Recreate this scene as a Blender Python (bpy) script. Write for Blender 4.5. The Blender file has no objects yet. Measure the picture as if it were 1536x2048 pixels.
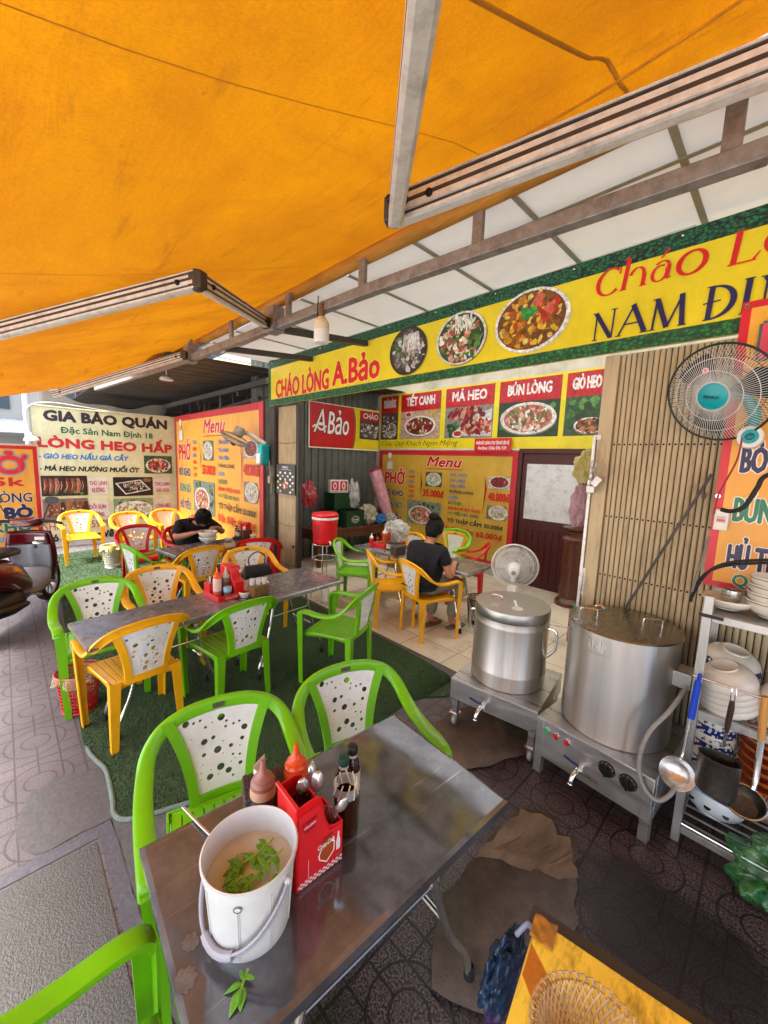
import bpy, bmesh, math, random
from mathutils import Vector, Matrix
R = math.radians
random.seed(7)
SC = bpy.context.scene
COL = SC.collection

# ------------------------------------------------------------------ camera, sky, sun, exposure
cd = bpy.data.cameras.new('camera')
cam = bpy.data.objects.new('camera', cd); COL.objects.link(cam)
cd.sensor_fit = 'VERTICAL'; cd.sensor_height = 36.0; cd.sensor_width = 27.0; cd.lens = 13.775
cd.clip_start = 0.02; cd.clip_end = 500.0
cam.matrix_world = Matrix(((0.6950, -0.1167, 0.7095, 0), (0.7182, 0.0654, -0.6927, 0), (0.0344, 0.9910, 0.1293, 1.8), (0, 0, 0, 1)))
SC.camera = cam

W = bpy.data.worlds.new('World'); SC.world = W; W.use_nodes = True
nt = W.node_tree; bg = nt.nodes['Background']
sky = nt.nodes.new('ShaderNodeTexSky'); sky.sky_type = 'NISHITA'; sky.sun_disc = False
SUN_EL, SUN_AZ = R(62), R(186)          # high sun behind thin cloud, from the street side
sky.sun_elevation = SUN_EL; sky.sun_rotation = SUN_AZ
sky.air_density = 1.0; sky.dust_density = 4.0; sky.ozone_density = 1.0
nt.links.new(sky.outputs[0], bg.inputs[0]); bg.inputs[1].default_value = 0.15
sl = bpy.data.lights.new('sun', 'SUN'); sl.energy = 2.0; sl.angle = R(14); sl.color = (1, 0.98, 0.95)
so = bpy.data.objects.new('sun', sl); COL.objects.link(so)
sd = Vector((math.sin(SUN_AZ) * math.cos(SUN_EL), math.cos(SUN_AZ) * math.cos(SUN_EL), math.sin(SUN_EL)))
so.rotation_euler = sd.to_track_quat('Z', 'Y').to_euler()
vs = SC.view_settings; vs.view_transform = 'Standard'; vs.look = 'None'; vs.gamma = 1.0; vs.exposure = 2.45
SC.cycles.use_denoising = True
SC.cycles.max_bounces = 12; SC.cycles.diffuse_bounces = 6; SC.cycles.glossy_bounces = 4
SC.cycles.transparent_max_bounces = 12; SC.cycles.caustics_reflective = False; SC.cycles.caustics_refractive = False
SC.cycles.sample_clamp_indirect = 6.0

# ------------------------------------------------------------------ colour and materials
def lin(h):
    if not isinstance(h, str): return h
    h = h.lstrip('#'); o = []
    for i in (0, 2, 4):
        c = int(h[i:i + 2], 16) / 255
        o.append(c / 12.92 if c <= 0.04045 else ((c + 0.055) / 1.055) ** 2.4)
    return tuple(o)

def N(nt, t, **k):
    n = nt.nodes.new(t)
    for a, b in k.items(): setattr(n, a, b)
    return n

def mat(name, col=(.5, .5, .5), rough=.5, metal=0., var=.0, vscale=6., dirt=None, dscale=3., damt=.5, bump=0., bscale=40., spec=.5, trans=0., alpha=1., ior=1.45, rvar=0., coat=0., stretch=None, sss=0.):
    """Principled material whose colour varies with noise, with optional dirt patches, bump and gloss variation."""
    m = bpy.data.materials.new(name); m.use_nodes = True; nt = m.node_tree; L = nt.links
    p = nt.nodes['Principled BSDF']; col = lin(col)
    p.inputs['Base Color'].default_value = (*col, 1); p.inputs['Roughness'].default_value = rough
    p.inputs['Metallic'].default_value = metal; p.inputs['IOR'].default_value = ior
    p.inputs['Specular IOR Level'].default_value = spec
    p.inputs['Transmission Weight'].default_value = trans; p.inputs['Alpha'].default_value = alpha
    p.inputs['Coat Weight'].default_value = coat; p.inputs['Coat Roughness'].default_value = .1
    tc = N(nt, 'ShaderNodeTexCoord'); src = tc.outputs['Object']
    if stretch:
        mp = N(nt, 'ShaderNodeMapping'); mp.inputs['Scale'].default_value = stretch; L.new(src, mp.inputs[0]); src = mp.outputs[0]
    out = None
    if var > 0:
        n = N(nt, 'ShaderNodeTexNoise'); n.inputs['Scale'].default_value = vscale; n.inputs['Detail'].default_value = 5; n.inputs['Roughness'].default_value = .65
        L.new(src, n.inputs['Vector'])
        mx = N(nt, 'ShaderNodeMix', data_type='RGBA', blend_type='MULTIPLY'); mx.inputs[0].default_value = 1
        mr = N(nt, 'ShaderNodeMapRange'); mr.inputs[1].default_value = .3; mr.inputs[2].default_value = .7; mr.inputs[3].default_value = 1 - var; mr.inputs[4].default_value = 1 + var * .35
        L.new(n.outputs[0], mr.inputs[0]); mx.inputs[6].default_value = (*col, 1); L.new(mr.outputs[0], mx.inputs[7]); out = mx.outputs[2]
    if dirt is not None:
        n = N(nt, 'ShaderNodeTexNoise'); n.inputs['Scale'].default_value = dscale; n.inputs['Detail'].default_value = 8; n.inputs['Roughness'].default_value = .7
        L.new(src, n.inputs['Vector'])
        mr = N(nt, 'ShaderNodeMapRange'); mr.inputs[1].default_value = .5; mr.inputs[2].default_value = .72; mr.inputs[3].default_value = 0; mr.inputs[4].default_value = damt
        L.new(n.outputs[0], mr.inputs[0])
        mx = N(nt, 'ShaderNodeMix', data_type='RGBA'); L.new(mr.outputs[0], mx.inputs[0])
        if out: L.new(out, mx.inputs[6])
        else: mx.inputs[6].default_value = (*col, 1)
        mx.inputs[7].default_value = (*lin(dirt), 1); out = mx.outputs[2]
    if out: L.new(out, p.inputs['Base Color'])
    if rvar > 0:
        n = N(nt, 'ShaderNodeTexNoise'); n.inputs['Scale'].default_value = vscale * 2; n.inputs['Detail'].default_value = 6
        L.new(src, n.inputs['Vector'])
        mr = N(nt, 'ShaderNodeMapRange'); mr.inputs[1].default_value = .35; mr.inputs[2].default_value = .65; mr.inputs[3].default_value = max(.02, rough - rvar); mr.inputs[4].default_value = rough + rvar
        L.new(n.outputs[0], mr.inputs[0]); L.new(mr.outputs[0], p.inputs['Roughness'])
    if bump > 0:
        n = N(nt, 'ShaderNodeTexNoise'); n.inputs['Scale'].default_value = bscale; n.inputs['Detail'].default_value = 4
        L.new(src, n.inputs['Vector'])
        b = N(nt, 'ShaderNodeBump'); b.inputs['Strength'].default_value = bump; b.inputs['Distance'].default_value = .01
        L.new(n.outputs[0], b.inputs['Height']); L.new(b.outputs[0], p.inputs['Normal'])
    return m

def print_mat(name='vinyl_print', rough=.38, dirt=.12, photo=0.):
    """Printed vinyl: the printed colours live in the face colours of the print, plus faint grime and creases."""
    m = bpy.data.materials.new(name); m.use_nodes = True; nt = m.node_tree; L = nt.links
    p = nt.nodes['Principled BSDF']; p.inputs['Roughness'].default_value = rough
    a = N(nt, 'ShaderNodeAttribute'); a.attribute_name = 'Col'
    tc = N(nt, 'ShaderNodeTexCoord')
    n = N(nt, 'ShaderNodeTexNoise'); n.inputs['Scale'].default_value = 3; n.inputs['Detail'].default_value = 8; n.inputs['Roughness'].default_value = .7
    L.new(tc.outputs['Object'], n.inputs['Vector'])
    mr = N(nt, 'ShaderNodeMapRange'); mr.inputs[1].default_value = .35; mr.inputs[2].default_value = .75; mr.inputs[3].default_value = 1; mr.inputs[4].default_value = 1 - dirt * 2
    L.new(n.outputs[0], mr.inputs[0])
    mx = N(nt, 'ShaderNodeMix', data_type='RGBA', blend_type='MULTIPLY'); mx.inputs[0].default_value = 1
    L.new(a.outputs['Color'], mx.inputs[6]); L.new(mr.outputs[0], mx.inputs[7]); src = mx.outputs[2]
    if photo:                                            # printed photographs: fine mottling of the ink
        q = N(nt, 'ShaderNodeTexNoise'); q.inputs['Scale'].default_value = photo; q.inputs['Detail'].default_value = 6; q.inputs['Roughness'].default_value = .75; L.new(tc.outputs['Object'], q.inputs['Vector'])
        g = N(nt, 'ShaderNodeMapRange'); g.inputs[1].default_value = .32; g.inputs[2].default_value = .68; g.inputs[3].default_value = .35; g.inputs[4].default_value = 1.25; L.new(q.outputs[0], g.inputs[0])
        m3 = N(nt, 'ShaderNodeMix', data_type='RGBA', blend_type='MULTIPLY'); m3.inputs[0].default_value = 1; L.new(src, m3.inputs[6]); L.new(g.outputs[0], m3.inputs[7]); src = m3.outputs[2]
        q2 = N(nt, 'ShaderNodeTexNoise'); q2.inputs['Scale'].default_value = photo * .6; q2.inputs['Detail'].default_value = 4; L.new(tc.outputs['Object'], q2.inputs['Vector'])
        m4 = N(nt, 'ShaderNodeMix', data_type='RGBA', blend_type='OVERLAY'); m4.inputs[0].default_value = .45; L.new(src, m4.inputs[6]); L.new(q2.outputs[1], m4.inputs[7]); src = m4.outputs[2]
    L.new(src, p.inputs['Base Color'])
    n2 = N(nt, 'ShaderNodeTexNoise'); n2.inputs['Scale'].default_value = 4; n2.inputs['Detail'].default_value = 3; n2.inputs['Distortion'].default_value = 1.2
    mp = N(nt, 'ShaderNodeMapping'); mp.inputs['Scale'].default_value = (1, 1, .35); mp.inputs['Rotation'].default_value = (0, R(35), 0)
    L.new(tc.outputs['Object'], mp.inputs[0]); L.new(mp.outputs[0], n2.inputs['Vector'])
    b = N(nt, 'ShaderNodeBump'); b.inputs['Strength'].default_value = .5; b.inputs['Distance'].default_value = .03
    L.new(n2.outputs[0], b.inputs['Height']); L.new(b.outputs[0], p.inputs['Normal'])
    return m

# ------------------------------------------------------------------ mesh builder
class MB:
    def __init__(s): s.v = []; s.f = []; s.c = []; s.sm = []
    def add(s, vs, fs, col=None, M=None, smooth=True):
        o = len(s.v)
        s.v += [tuple(M @ Vector(v)) if M else tuple(v) for v in vs]
        for f in fs: s.f.append(tuple(i + o for i in f)); s.c.append(col); s.sm.append(smooth)
        return s
    def box(s, x0, x1, y0, y1, z0, z1, M=None, col=None):
        v = [(x0, y0, z0), (x1, y0, z0), (x1, y1, z0), (x0, y1, z0), (x0, y0, z1), (x1, y0, z1), (x1, y1, z1), (x0, y1, z1)]
        return s.add(v, [(3, 2, 1, 0), (4, 5, 6, 7), (0, 1, 5, 4), (1, 2, 6, 5), (2, 3, 7, 6), (3, 0, 4, 7)], col, M, False)
    def bar(s, a, b, w, h, up=(0, 0, 1), col=None):
        """square bar of width w and height h along a-b"""
        a, b = Vector(a), Vector(b); d = (b - a); l = d.length; d.normalize(); up = Vector(up)
        x = d.cross(up)
        if x.length < 1e-4: x = d.cross(Vector((1, 0, 0)))
        x.normalize(); z = x.cross(d)
        M = Matrix.Translation(a) @ Matrix((x, d, z)).transposed().to_4x4()
        return s.box(-w / 2, w / 2, 0, l, -h / 2, h / 2, M, col)
    def tube(s, pts, r, n=10, closed=False, caps=True, col=None, flat=1.0):
        pts = [Vector(p) for p in pts]; k = len(pts); rr = r if isinstance(r, (list, tuple)) else [r] * k
        vs, fs = [], []
        t0 = None; nx = None
        for i, p in enumerate(pts):
            a = pts[(i - 1) % k] if (closed or i > 0) else p
            b = pts[(i + 1) % k] if (closed or i < k - 1) else p
            t = (b - a).normalized()
            if nx is None:
                nx = t.cross(Vector((0, 0, 1)))
                if nx.length < 1e-3: nx = t.cross(Vector((1, 0, 0)))
                nx.normalize()
            else:
                nx = (nx - t * nx.dot(t)).normalized()
            ny = t.cross(nx)
            for j in range(n):
                an = 2 * math.pi * j / n
                vs.append(p + nx * (math.cos(an) * rr[i]) + ny * (math.sin(an) * rr[i] * flat))
        for i in range(k if closed else k - 1):
            for j in range(n):
                a = i * n + j; b = i * n + (j + 1) % n; c = ((i + 1) % k) * n + (j + 1) % n; d = ((i + 1) % k) * n + j
                fs.append((a, b, c, d))
        if caps and not closed:
            fs.append(tuple(range(n))[::-1]); fs.append(tuple((k - 1) * n + j for j in range(n)))
        return s.add(vs, fs, col)
    def lathe(s, prof, n=32, M=None, col=None, cap0=False, cap1=False, a0=0., a1=2 * math.pi):
        full = abs(a1 - a0 - 2 * math.pi) < 1e-6; m = n if full else n + 1
        vs = [(r * math.cos(a0 + (a1 - a0) * j / n), r * math.sin(a0 + (a1 - a0) * j / n), z) for r, z in prof for j in range(m)]
        fs = []
        for i in range(len(prof) - 1):
            for j in range(n):
                j2 = (j + 1) % m
                fs.append((i * m + j, i * m + j2, (i + 1) * m + j2, (i + 1) * m + j))
        if cap0: fs.append(tuple(range(m))[::-1])
        if cap1: fs.append(tuple((len(prof) - 1) * m + j for j in range(m)))
        return s.add(vs, fs, col, M)
    def prism(s, poly, z0, z1, M=None, col=None):
        n = len(poly)
        vs = [(x, y, z0) for x, y in poly] + [(x, y, z1) for x, y in poly]
        fs = [tuple(range(n))[::-1], tuple(range(n, 2 * n))] + [(i, (i + 1) % n, n + (i + 1) % n, n + i) for i in range(n)]
        return s.add(vs, fs, col, M, False)
    def loft(s, secs, col=None, caps=True, smooth=True):
        n = len(secs[0]); vs = [v for q in secs for v in q]; fs = []
        for i in range(len(secs) - 1):
            for j in range(n): fs.append((i * n + j, i * n + (j + 1) % n, (i + 1) * n + (j + 1) % n, (i + 1) * n + j))
        if caps: fs += [tuple(range(n))[::-1], tuple((len(secs) - 1) * n + j for j in range(n))]
        return s.add(vs, fs, col, None, smooth)
    def grid(s, fn, us, vs_, col=None, close_u=False):
        nu, nv = len(us), len(vs_); vs = [fn(u, v) for v in vs_ for u in us]; fs = []
        for j in range(nv - 1):
            for i in range(nu if close_u else nu - 1):
                i2 = (i + 1) % nu; fs.append((j * nu + i, j * nu + i2, (j + 1) * nu + i2, (j + 1) * nu + i))
        return s.add(vs, fs, col)
    def sphere(s, c, r, n=16, m=10, sc=(1, 1, 1), M=None, col=None):
        prof = [(max(1e-4, r * math.sin(math.pi * i / m)), -r * math.cos(math.pi * i / m)) for i in range(m + 1)]
        T = Matrix.Translation(c) @ Matrix.Diagonal((*sc, 1)); T = M @ T if M else T
        return s.lathe(prof, n, T, col)
    def build(s, name, mt, parent=None, angle=35, bevel=0, sub=0, solid=0, loc=None):
        me = bpy.data.meshes.new(name); me.from_pydata(s.v, [], s.f); me.validate()
        for p, q in zip(me.polygons, s.sm): p.use_smooth = True
        if angle is not None: me.set_sharp_from_angle(angle=R(angle))
        else: me.shade_flat()
        if any(c is not None for c in s.c):
            a = me.color_attributes.new('Col', 'FLOAT_COLOR', 'CORNER'); buf = []
            for p, c in zip(me.polygons, s.c): buf += list((*lin(c), 1) if c is not None else (1, 1, 1, 1)) * p.loop_total
            a.data.foreach_set('color', buf)
        o = bpy.data.objects.new(name, me); COL.objects.link(o)
        for x in (mt if isinstance(mt, (list, tuple)) else [mt]): me.materials.append(x)
        if parent: o.parent = parent
        if loc: o.location = loc
        if solid: q = o.modifiers.new('solid', 'SOLIDIFY'); q.thickness = solid; q.offset = 0
        if bevel: q = o.modifiers.new('bevel', 'BEVEL'); q.width = bevel; q.segments = 2; q.limit_method = 'ANGLE'; q.angle_limit = R(40)
        if sub: q = o.modifiers.new('sub', 'SUBSURF'); q.levels = sub; q.render_levels = sub
        return o

def thing(name, label, cat, loc=(0, 0, 0), rz=0., group=None):
    o = bpy.data.objects.new(name, None); COL.objects.link(o); o.empty_display_size = .1
    o.location = loc; o.rotation_euler = (0, 0, R(rz)); o['label'] = label; o['category'] = cat
    if group: o['group'] = group
    return o
def tag(o, label, cat, group=None):
    o['label'] = label; o['category'] = cat
    if group: o['group'] = group
    return o
def struct(o): o['kind'] = 'structure'; return o
def copy_tree(o, parent=None):
    c = o.copy(); COL.objects.link(c)
    if parent: c.parent = parent
    for ch in list(o.children): copy_tree(ch, c)
    return c
def again(o, loc, rz, label, group=None):
    c = copy_tree(o); c.location = loc; c.rotation_euler = (0, 0, R(rz)); c['label'] = label
    if group: c['group'] = group
    return c
def spline(pts, n=6):
    """Catmull-Rom through the points"""
    P = [Vector(p) for p in pts]; o = []
    for i in range(len(P) - 1):
        a = P[max(i - 1, 0)]; b = P[i]; c = P[i + 1]; d = P[min(i + 2, len(P) - 1)]
        for k in range(n):
            t = k / n
            o.append(.5 * ((2 * b) + (c - a) * t + (2 * a - 5 * b + 4 * c - d) * t * t + (3 * b - a - 3 * c + d) * t ** 3))
    o.append(P[-1]); return o

# ------------------------------------------------------------------ lettering
_tc = {}
def glyphs(s, shear=0.):
    """Triangles of a string in the built-in font, with its extent."""
    k = (s, shear)
    if k in _tc: return _tc[k]
    c = bpy.data.curves.new('letters', 'FONT'); c.body = s; c.shear = shear; c.resolution_u = 2
    o = bpy.data.objects.new('letters', c); COL.objects.link(o)
    me = bpy.data.meshes.new_from_object(o.evaluated_get(bpy.context.evaluated_depsgraph_get()))
    v = [(q.co.x, q.co.y) for q in me.vertices]; f = [tuple(p.vertices) for p in me.polygons]
    bpy.data.objects.remove(o); bpy.data.curves.remove(c); bpy.data.meshes.remove(me)
    par = list(range(len(v)))
    def find(i):
        while par[i] != i: par[i] = par[par[i]]; i = par[i]
        return i
    for q in f:
        for i in q[1:]: par[find(i)] = find(q[0])
    ids = {}; isl = [ids.setdefault(find(i), len(ids)) for i in range(len(v))]
    x0 = min(q[0] for q in v); x1 = max(q[0] for q in v)
    _tc[k] = (v, f, isl, x0, x1); return _tc[k]
CAP = .70
_MAP = {}
for _a, _b in (('ƠỞỜỚỠỢ', 'OỎÒÓÕỌ'), ('ơởờớỡợ', 'oỏòóõọ'), ('ƯỬỪỨỮỰ', 'UỦÙÚŨỤ'), ('ưửừứữự', 'uủùúũụ')):
    for _c, _d in zip(_a, _b): _MAP[_c] = (_d, 'horn')
_MAP['Đ'] = ('D', 'bar'); _MAP['đ'] = ('d', 'bar')
def viet(s, shear):
    """horned and barred letters are set as a plain letter plus a small stroke of their own"""
    plain = ''.join(_MAP.get(c, (c, 0))[0] for c in s)
    v, f, isl, x0, x1 = glyphs(plain, shear)
    if plain == s: return v, f, isl, x0, x1
    v, f, isl = list(v), list(f), list(isl)
    for i, c in enumerate(s):
        if c not in _MAP: continue
        p, kind = _MAP[c]; xr = glyphs(plain[:i + 1], shear)[4]; up = c.isupper(); w = glyphs(p, shear); w = w[4] - w[3]
        if kind == 'horn':
            t = .70 if up else .47; q = [(xr - .05, t - .10), (xr + .03, t - .06), (xr + .085, t + .10), (xr + .03, t + .10), (xr + .0, t - .0)]
        elif up: q = [(xr - w - .06, .32), (xr - w * .45, .32), (xr - w * .45, .38), (xr - w - .06, .38)]
        else: q = [(xr - w * .55, .56), (xr + .06, .56), (xr + .06, .62), (xr - w * .55, .62)]
        q = [(a + shear * b * .5, b) for a, b in q]; n = len(v); v += q; f.append(tuple(range(n, n + len(q)))); isl += [i + 3] * len(q)
    return v, f, isl, x0, x1
class Print:
    """A flat print in its own plane: local x across, local z up, facing local -y. Every layer lies a hair above the one below."""
    def __init__(s, y=0.): s.mb = MB(); s.y = y; s.step = 2.5e-4
    def up(s, k=1.): s.y -= s.step * k
    def poly(s, pts, col):
        s.up(.3); n = len(pts); s.mb.add([(a, s.y, b) for a, b in pts], [tuple(range(n))], col, None, False); return s
    def rect(s, a0, b0, a1, b1, col): return s.poly([(a0, b0), (a1, b0), (a1, b1), (a0, b1)], col)
    def ell(s, a, b, ra, rb, col, rot=0., n=36):
        c, d = math.cos(rot), math.sin(rot)
        return s.poly([(a + ra * math.cos(t) * c - rb * math.sin(t) * d, b + ra * math.cos(t) * d + rb * math.sin(t) * c) for t in [2 * math.pi * i / n for i in range(n)]], col)
    def quad(s, p, q, w0, w1, col, horiz=False):
        (a, b), (c, d) = p, q
        if horiz: return s.poly([(a - w0 / 2, b), (a + w0 / 2, b), (c + w1 / 2, d), (c - w1 / 2, d)], col)
        l = math.hypot(c - a, d - b); nx, ny = -(d - b) / l, (c - a) / l
        return s.poly([(a + nx * w0 / 2, b + ny * w0 / 2), (a - nx * w0 / 2, b - ny * w0 / 2), (c - nx * w1 / 2, d - ny * w1 / 2), (c + nx * w1 / 2, d + ny * w1 / 2)], col)
    def stroke(s, pts, w, col):
        """ribbon through points, width w or list of widths"""
        s.up(.4); k = len(pts); ws = w if isinstance(w, (list, tuple)) else [w] * k; vs = []
        for i in range(k):
            a = pts[max(0, i - 1)]; b = pts[min(k - 1, i + 1)]; l = math.hypot(b[0] - a[0], b[1] - a[1]) or 1
            nx, ny = -(b[1] - a[1]) / l, (b[0] - a[0]) / l
            vs += [(pts[i][0] + nx * ws[i] / 2, s.y, pts[i][1] + ny * ws[i] / 2), (pts[i][0] - nx * ws[i] / 2, s.y, pts[i][1] - ny * ws[i] / 2)]
        s.mb.add(vs, [(2 * i, 2 * i + 1, 2 * i + 3, 2 * i + 2) for i in range(k - 1)], col, None, False); return s
    def text(s, t, a, b, w, h, col, bold=.03, shear=0., out=None, outw=.03, slope=0.):
        """baseline left (a,b), width w, cap height h"""
        v, f, isl, x0, x1 = viet(t, shear); k = (w - 2 * bold * h / CAP) / (x1 - x0); ky = h / CAP; a += bold * ky
        for cc, bo, n in ((out, bold + outw, 8), (col, bold, 6)):
            if cc is None: continue
            s.up(1)
            for d in ([(0, 0)] if bo <= 0.004 else [(math.cos(q * 2 * math.pi / n + .4) * bo, math.sin(q * 2 * math.pi / n + .4) * bo) for q in range(n)] + [(0, 0)]):
                s.y -= 4e-5
                s.mb.add([(a + (x - x0) * k + d[0] * ky, s.y - 4e-6 * (isl[i] % 9), b + (y + d[1]) * ky + slope * (x - x0) * k) for i, (x, y) in enumerate(v)], f, cc, None, False)
            s.up(.5)
        return s
    def blobs(s, n, region, pal, r0, r1, asp=1.6, ang=None):
        for i in range(n):
            a, b = region(); r = random.uniform(r0, r1); k = random.randint(6, 9); t0 = random.uniform(0, 6.28) if ang is None else ang + random.uniform(-.3, .3)
            q = random.uniform(1, asp); c, d = math.cos(t0), math.sin(t0); pts = []
            for j in range(k):
                t = 2 * math.pi * j / k; rr = r * random.uniform(.75, 1.15)
                x, y = rr * q * math.cos(t), rr / q * math.sin(t); pts.append((a + x * c - y * d, b + x * d + y * c))
            s.up(-.22); col = random.choice(pal); s.poly(pts, col)
        s.up(1); return s
    def build(s, name, mt, parent): return s.mb.build(name, mt, parent, angle=None)

def in_ell(a, b, ra, rb):
    def f():
        t = random.uniform(0, 6.28); q = math.sqrt(random.random()); return a + ra * q * math.cos(t), b + rb * q * math.sin(t)
    return f
def in_rect(a0, b0, a1, b1): return lambda: (random.uniform(a0, a1), random.uniform(b0, b1))
PAL = dict(
    grey=['#d8d2cc', '#b9b0a8', '#8d857e', '#5d5550', '#eae6e0', '#6d675c', '#3d3a33'],
    noodle=['#f0ece0', '#c8765a', '#a4553c', '#e3d2bb', '#5f8f3a', '#3f6d28', '#8c5a44', '#f4f0e8', '#d8b090'],
    curry=['#d9a320', '#c88c1a', '#e6bf3c', '#a6641c', '#c94a28', '#8f5a1a', '#efd070', '#70481a'],
    red=['#a51c1c', '#7e1414', '#c43c2c', '#5c0e10', '#d8a080', '#3e6b28', '#b82a22'],
    blood=['#8e1a1a', '#701010', '#d8c8a8', '#3f6f2c', '#a02622', '#e0d4b8'],
    brown=['#6b3a1e', '#8c4e28', '#4a2614', '#b06c38', '#2e1a10', '#c48a50', '#754020'],
    sausage=['#5a2416', '#7a3420', '#8f4a2c', '#a8684a', '#3a170e', '#c89878', '#e0c8b0'],
    pale=['#ece6da', '#d6cfc0', '#a8b878', '#6f9a48', '#c9a58c', '#f6f2ea', '#8a6a58', '#b8745a'],
    leaf=['#2f5a26', '#437a32', '#1f3f1a', '#5f9446', '#2a4c20'])
def food(name, parent, a0, b0, a1, b1, mt, y, bgc, pal, bowl=None, n=70, rim='#ece8e2', frame=None, leafy=True, r=.03, head=None, green=True):
    """A printed photograph of a dish, flat on its sign."""
    p = Print(y); w, h = a1 - a0, b1 - b0
    p.rect(a0, b0, a1, b1, bgc)
    sc = min(w, h)
    if leafy: p.blobs(26, in_rect(a0 + .12 * sc, b0 + .1 * sc, a1 - .12 * sc, b1 - .1 * sc), PAL['leaf'] if green else PAL['brown'], .05 * sc, .1 * sc)
    if bowl:
        ca, cb, ra, rb = a0 + w * bowl[0], b0 + h * bowl[1], w * bowl[2], h * bowl[3]
        p.ell(ca, cb - .03 * sc, ra * 1.02, rb, '#8f8a84'); p.ell(ca, cb, ra, rb, rim); p.ell(ca, cb, ra * .9, rb * .9, '#c9c2b8'); p.ell(ca, cb, ra * .84, rb * .84, PAL[pal][1])
        p.blobs(n, in_ell(ca, cb, ra * .72, rb * .72), PAL[pal], r * sc * .5, r * sc * 1.5)
    else:
        p.blobs(n, in_rect(a0 + .08 * sc, b0 + .08 * sc, a1 - .08 * sc, b1 - .08 * sc), PAL[pal], r * sc * .6, r * sc * 1.6)
    return p.build(name, mt, parent)
# ------------------------------------------------------------------ materials shared by many things
M = {}
M['print'] = print_mat()
M['photo_near'] = print_mat('photo_print', .38, .08, 42); M['photo_far'] = print_mat('far_photo_print', .42, .1, 20)
M['print_old'] = print_mat('faded_vinyl_print', .5, .16)
M['galv'] = mat('galvanised_steel', '#8f8c88', .5, .35, .35, 22, '#4a3f35', 9, .7, .15, 60)
M['dark_steel'] = mat('dark_painted_steel', '#4c4640', .55, .4, .3, 12, '#2a231d', 6, .6)
M['alu'] = mat('aluminium_extrusion', '#dedcd6', .4, .3, .2, 30, '#857c6e', 14, .5, .08, 120)
M['black_iron'] = mat('black_iron', '#1c1a18', .5, .5, .2, 20)
M['white_paint'] = mat('white_paint', '#c9c6bc', .55, 0, .12, 3, '#7d7668', 2.5, .35, .1, 30)
M['ceiling'] = mat('ceiling_board', '#eeeeea', .6, 0, .05, 1.5, '#b8b2a2', 2, .25)
def translucent(name, col, k, dirt):
    m = mat(name, col, .6, 0, .06, 1.5, dirt, 2, .25); nt = m.node_tree; L = nt.links; p = nt.nodes['Principled BSDF']; out = nt.nodes['Material Output']
    t = N(nt, 'ShaderNodeBsdfTranslucent'); t.inputs[0].default_value = (*lin(col), 1); x = N(nt, 'ShaderNodeMixShader'); x.inputs[0].default_value = k
    L.new(p.outputs[0], x.inputs[1]); L.new(t.outputs[0], x.inputs[2]); L.new(x.outputs[0], out.inputs[0]); return m
M['grey_trim'] = mat('ceiling_trim', '#9c9a8e', .5, .2, .15, 8)
M['white_plastic'] = mat('white_plastic', '#dcdcd8', .35, 0, .06, 12, None)
M['black_plastic'] = mat('black_plastic', '#141414', .4, 0, .1, 20)
M['black_rubber'] = mat('black_rubber', '#18181a', .65, 0, .2, 30)
M['red_plastic'] = mat('red_plastic', '#cf1219', .3, 0, .1, 9, coat=.2)
M['chrome'] = mat('chrome_tube', '#dad8d4', .14, .95)
M['porcelain'] = mat('white_porcelain', '#d8d4c8', .2, 0, .08, 9, '#9c9076', 6, .25, coat=.3)
M['teal'] = mat('teal_plastic', '#0d9aa2', .35, 0, .1, 14)
M['wood'] = mat('brown_wood', '#5a3420', .45, 0, .45, 5, '#2a170d', 4, .6, .1, 30, stretch=(1, 1, .15))
M['dark_wood'] = mat('maroon_door_paint', '#4a1516', .35, 0, .25, 4, '#2a0c0c', 3, .5)
M['black_cloth'] = mat('black_cotton', '#131317', .9, 0, .3, 14, None, bump=.8, bscale=14)
M['skin'] = mat('skin', '#b07a5c', .5, 0, .12, 12)
M['hair'] = mat('black_hair', '#0a0807', .6, 0, .3, 60, None, bump=.35, bscale=120, stretch=(1, 1, .15), spec=.25)
M['clear'] = mat('clear_plastic', '#e8ecec', .12, 0, alpha=.32, spec=.8)
M['amber_glass'] = mat('dark_sauce_glass', '#2a0d06', .08, 0, coat=.5)
M['cream'] = mat('cream_plastic', '#d8cfb0', .4, 0, .1, 10)
M['foodlet'] = mat('chopped_herbs', '#4f7d1f', .5, 0, .5, 60)

def steel(name, col, rough, sx, streak=.5, dirt=None, metal=1.0, aniso=0., rv=.1):
    """brushed stainless: streaks stretched along the brushing, smudges in the gloss"""
    m = mat(name, col, rough, metal, streak, 3.5, dirt, 4, .5, 0, 40, stretch=sx, rvar=rv)
    nt = m.node_tree; L = nt.links; p = nt.nodes['Principled BSDF']
    tc = N(nt, 'ShaderNodeTexCoord'); mp = N(nt, 'ShaderNodeMapping'); mp.inputs['Scale'].default_value = (1, 1, 1)
    n = N(nt, 'ShaderNodeTexNoise'); n.inputs['Scale'].default_value = 2.2; n.inputs['Detail'].default_value = 2; L.new(tc.outputs['Object'], n.inputs['Vector'])
    b = N(nt, 'ShaderNodeBump'); b.inputs['Strength'].default_value = .12; b.inputs['Distance'].default_value = .03
    L.new(n.outputs[0], b.inputs['Height']); L.new(b.outputs[0], p.inputs['Normal'])
    if aniso:
        p.inputs['Anisotropic'].default_value = aniso; tg = N(nt, 'ShaderNodeTangent', direction_type='RADIAL', axis='Z'); L.new(tg.outputs[0], p.inputs['Tangent']); p.inputs['Anisotropic Rotation'].default_value = .25
    return m
M['pot_steel'] = steel('brushed_pot_steel', '#d8d6d0', .42, (13, 13, .06), .10, None, .97, .95, .0)  # vertical colour streaks stand in for streaky reflections on the pots
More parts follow.
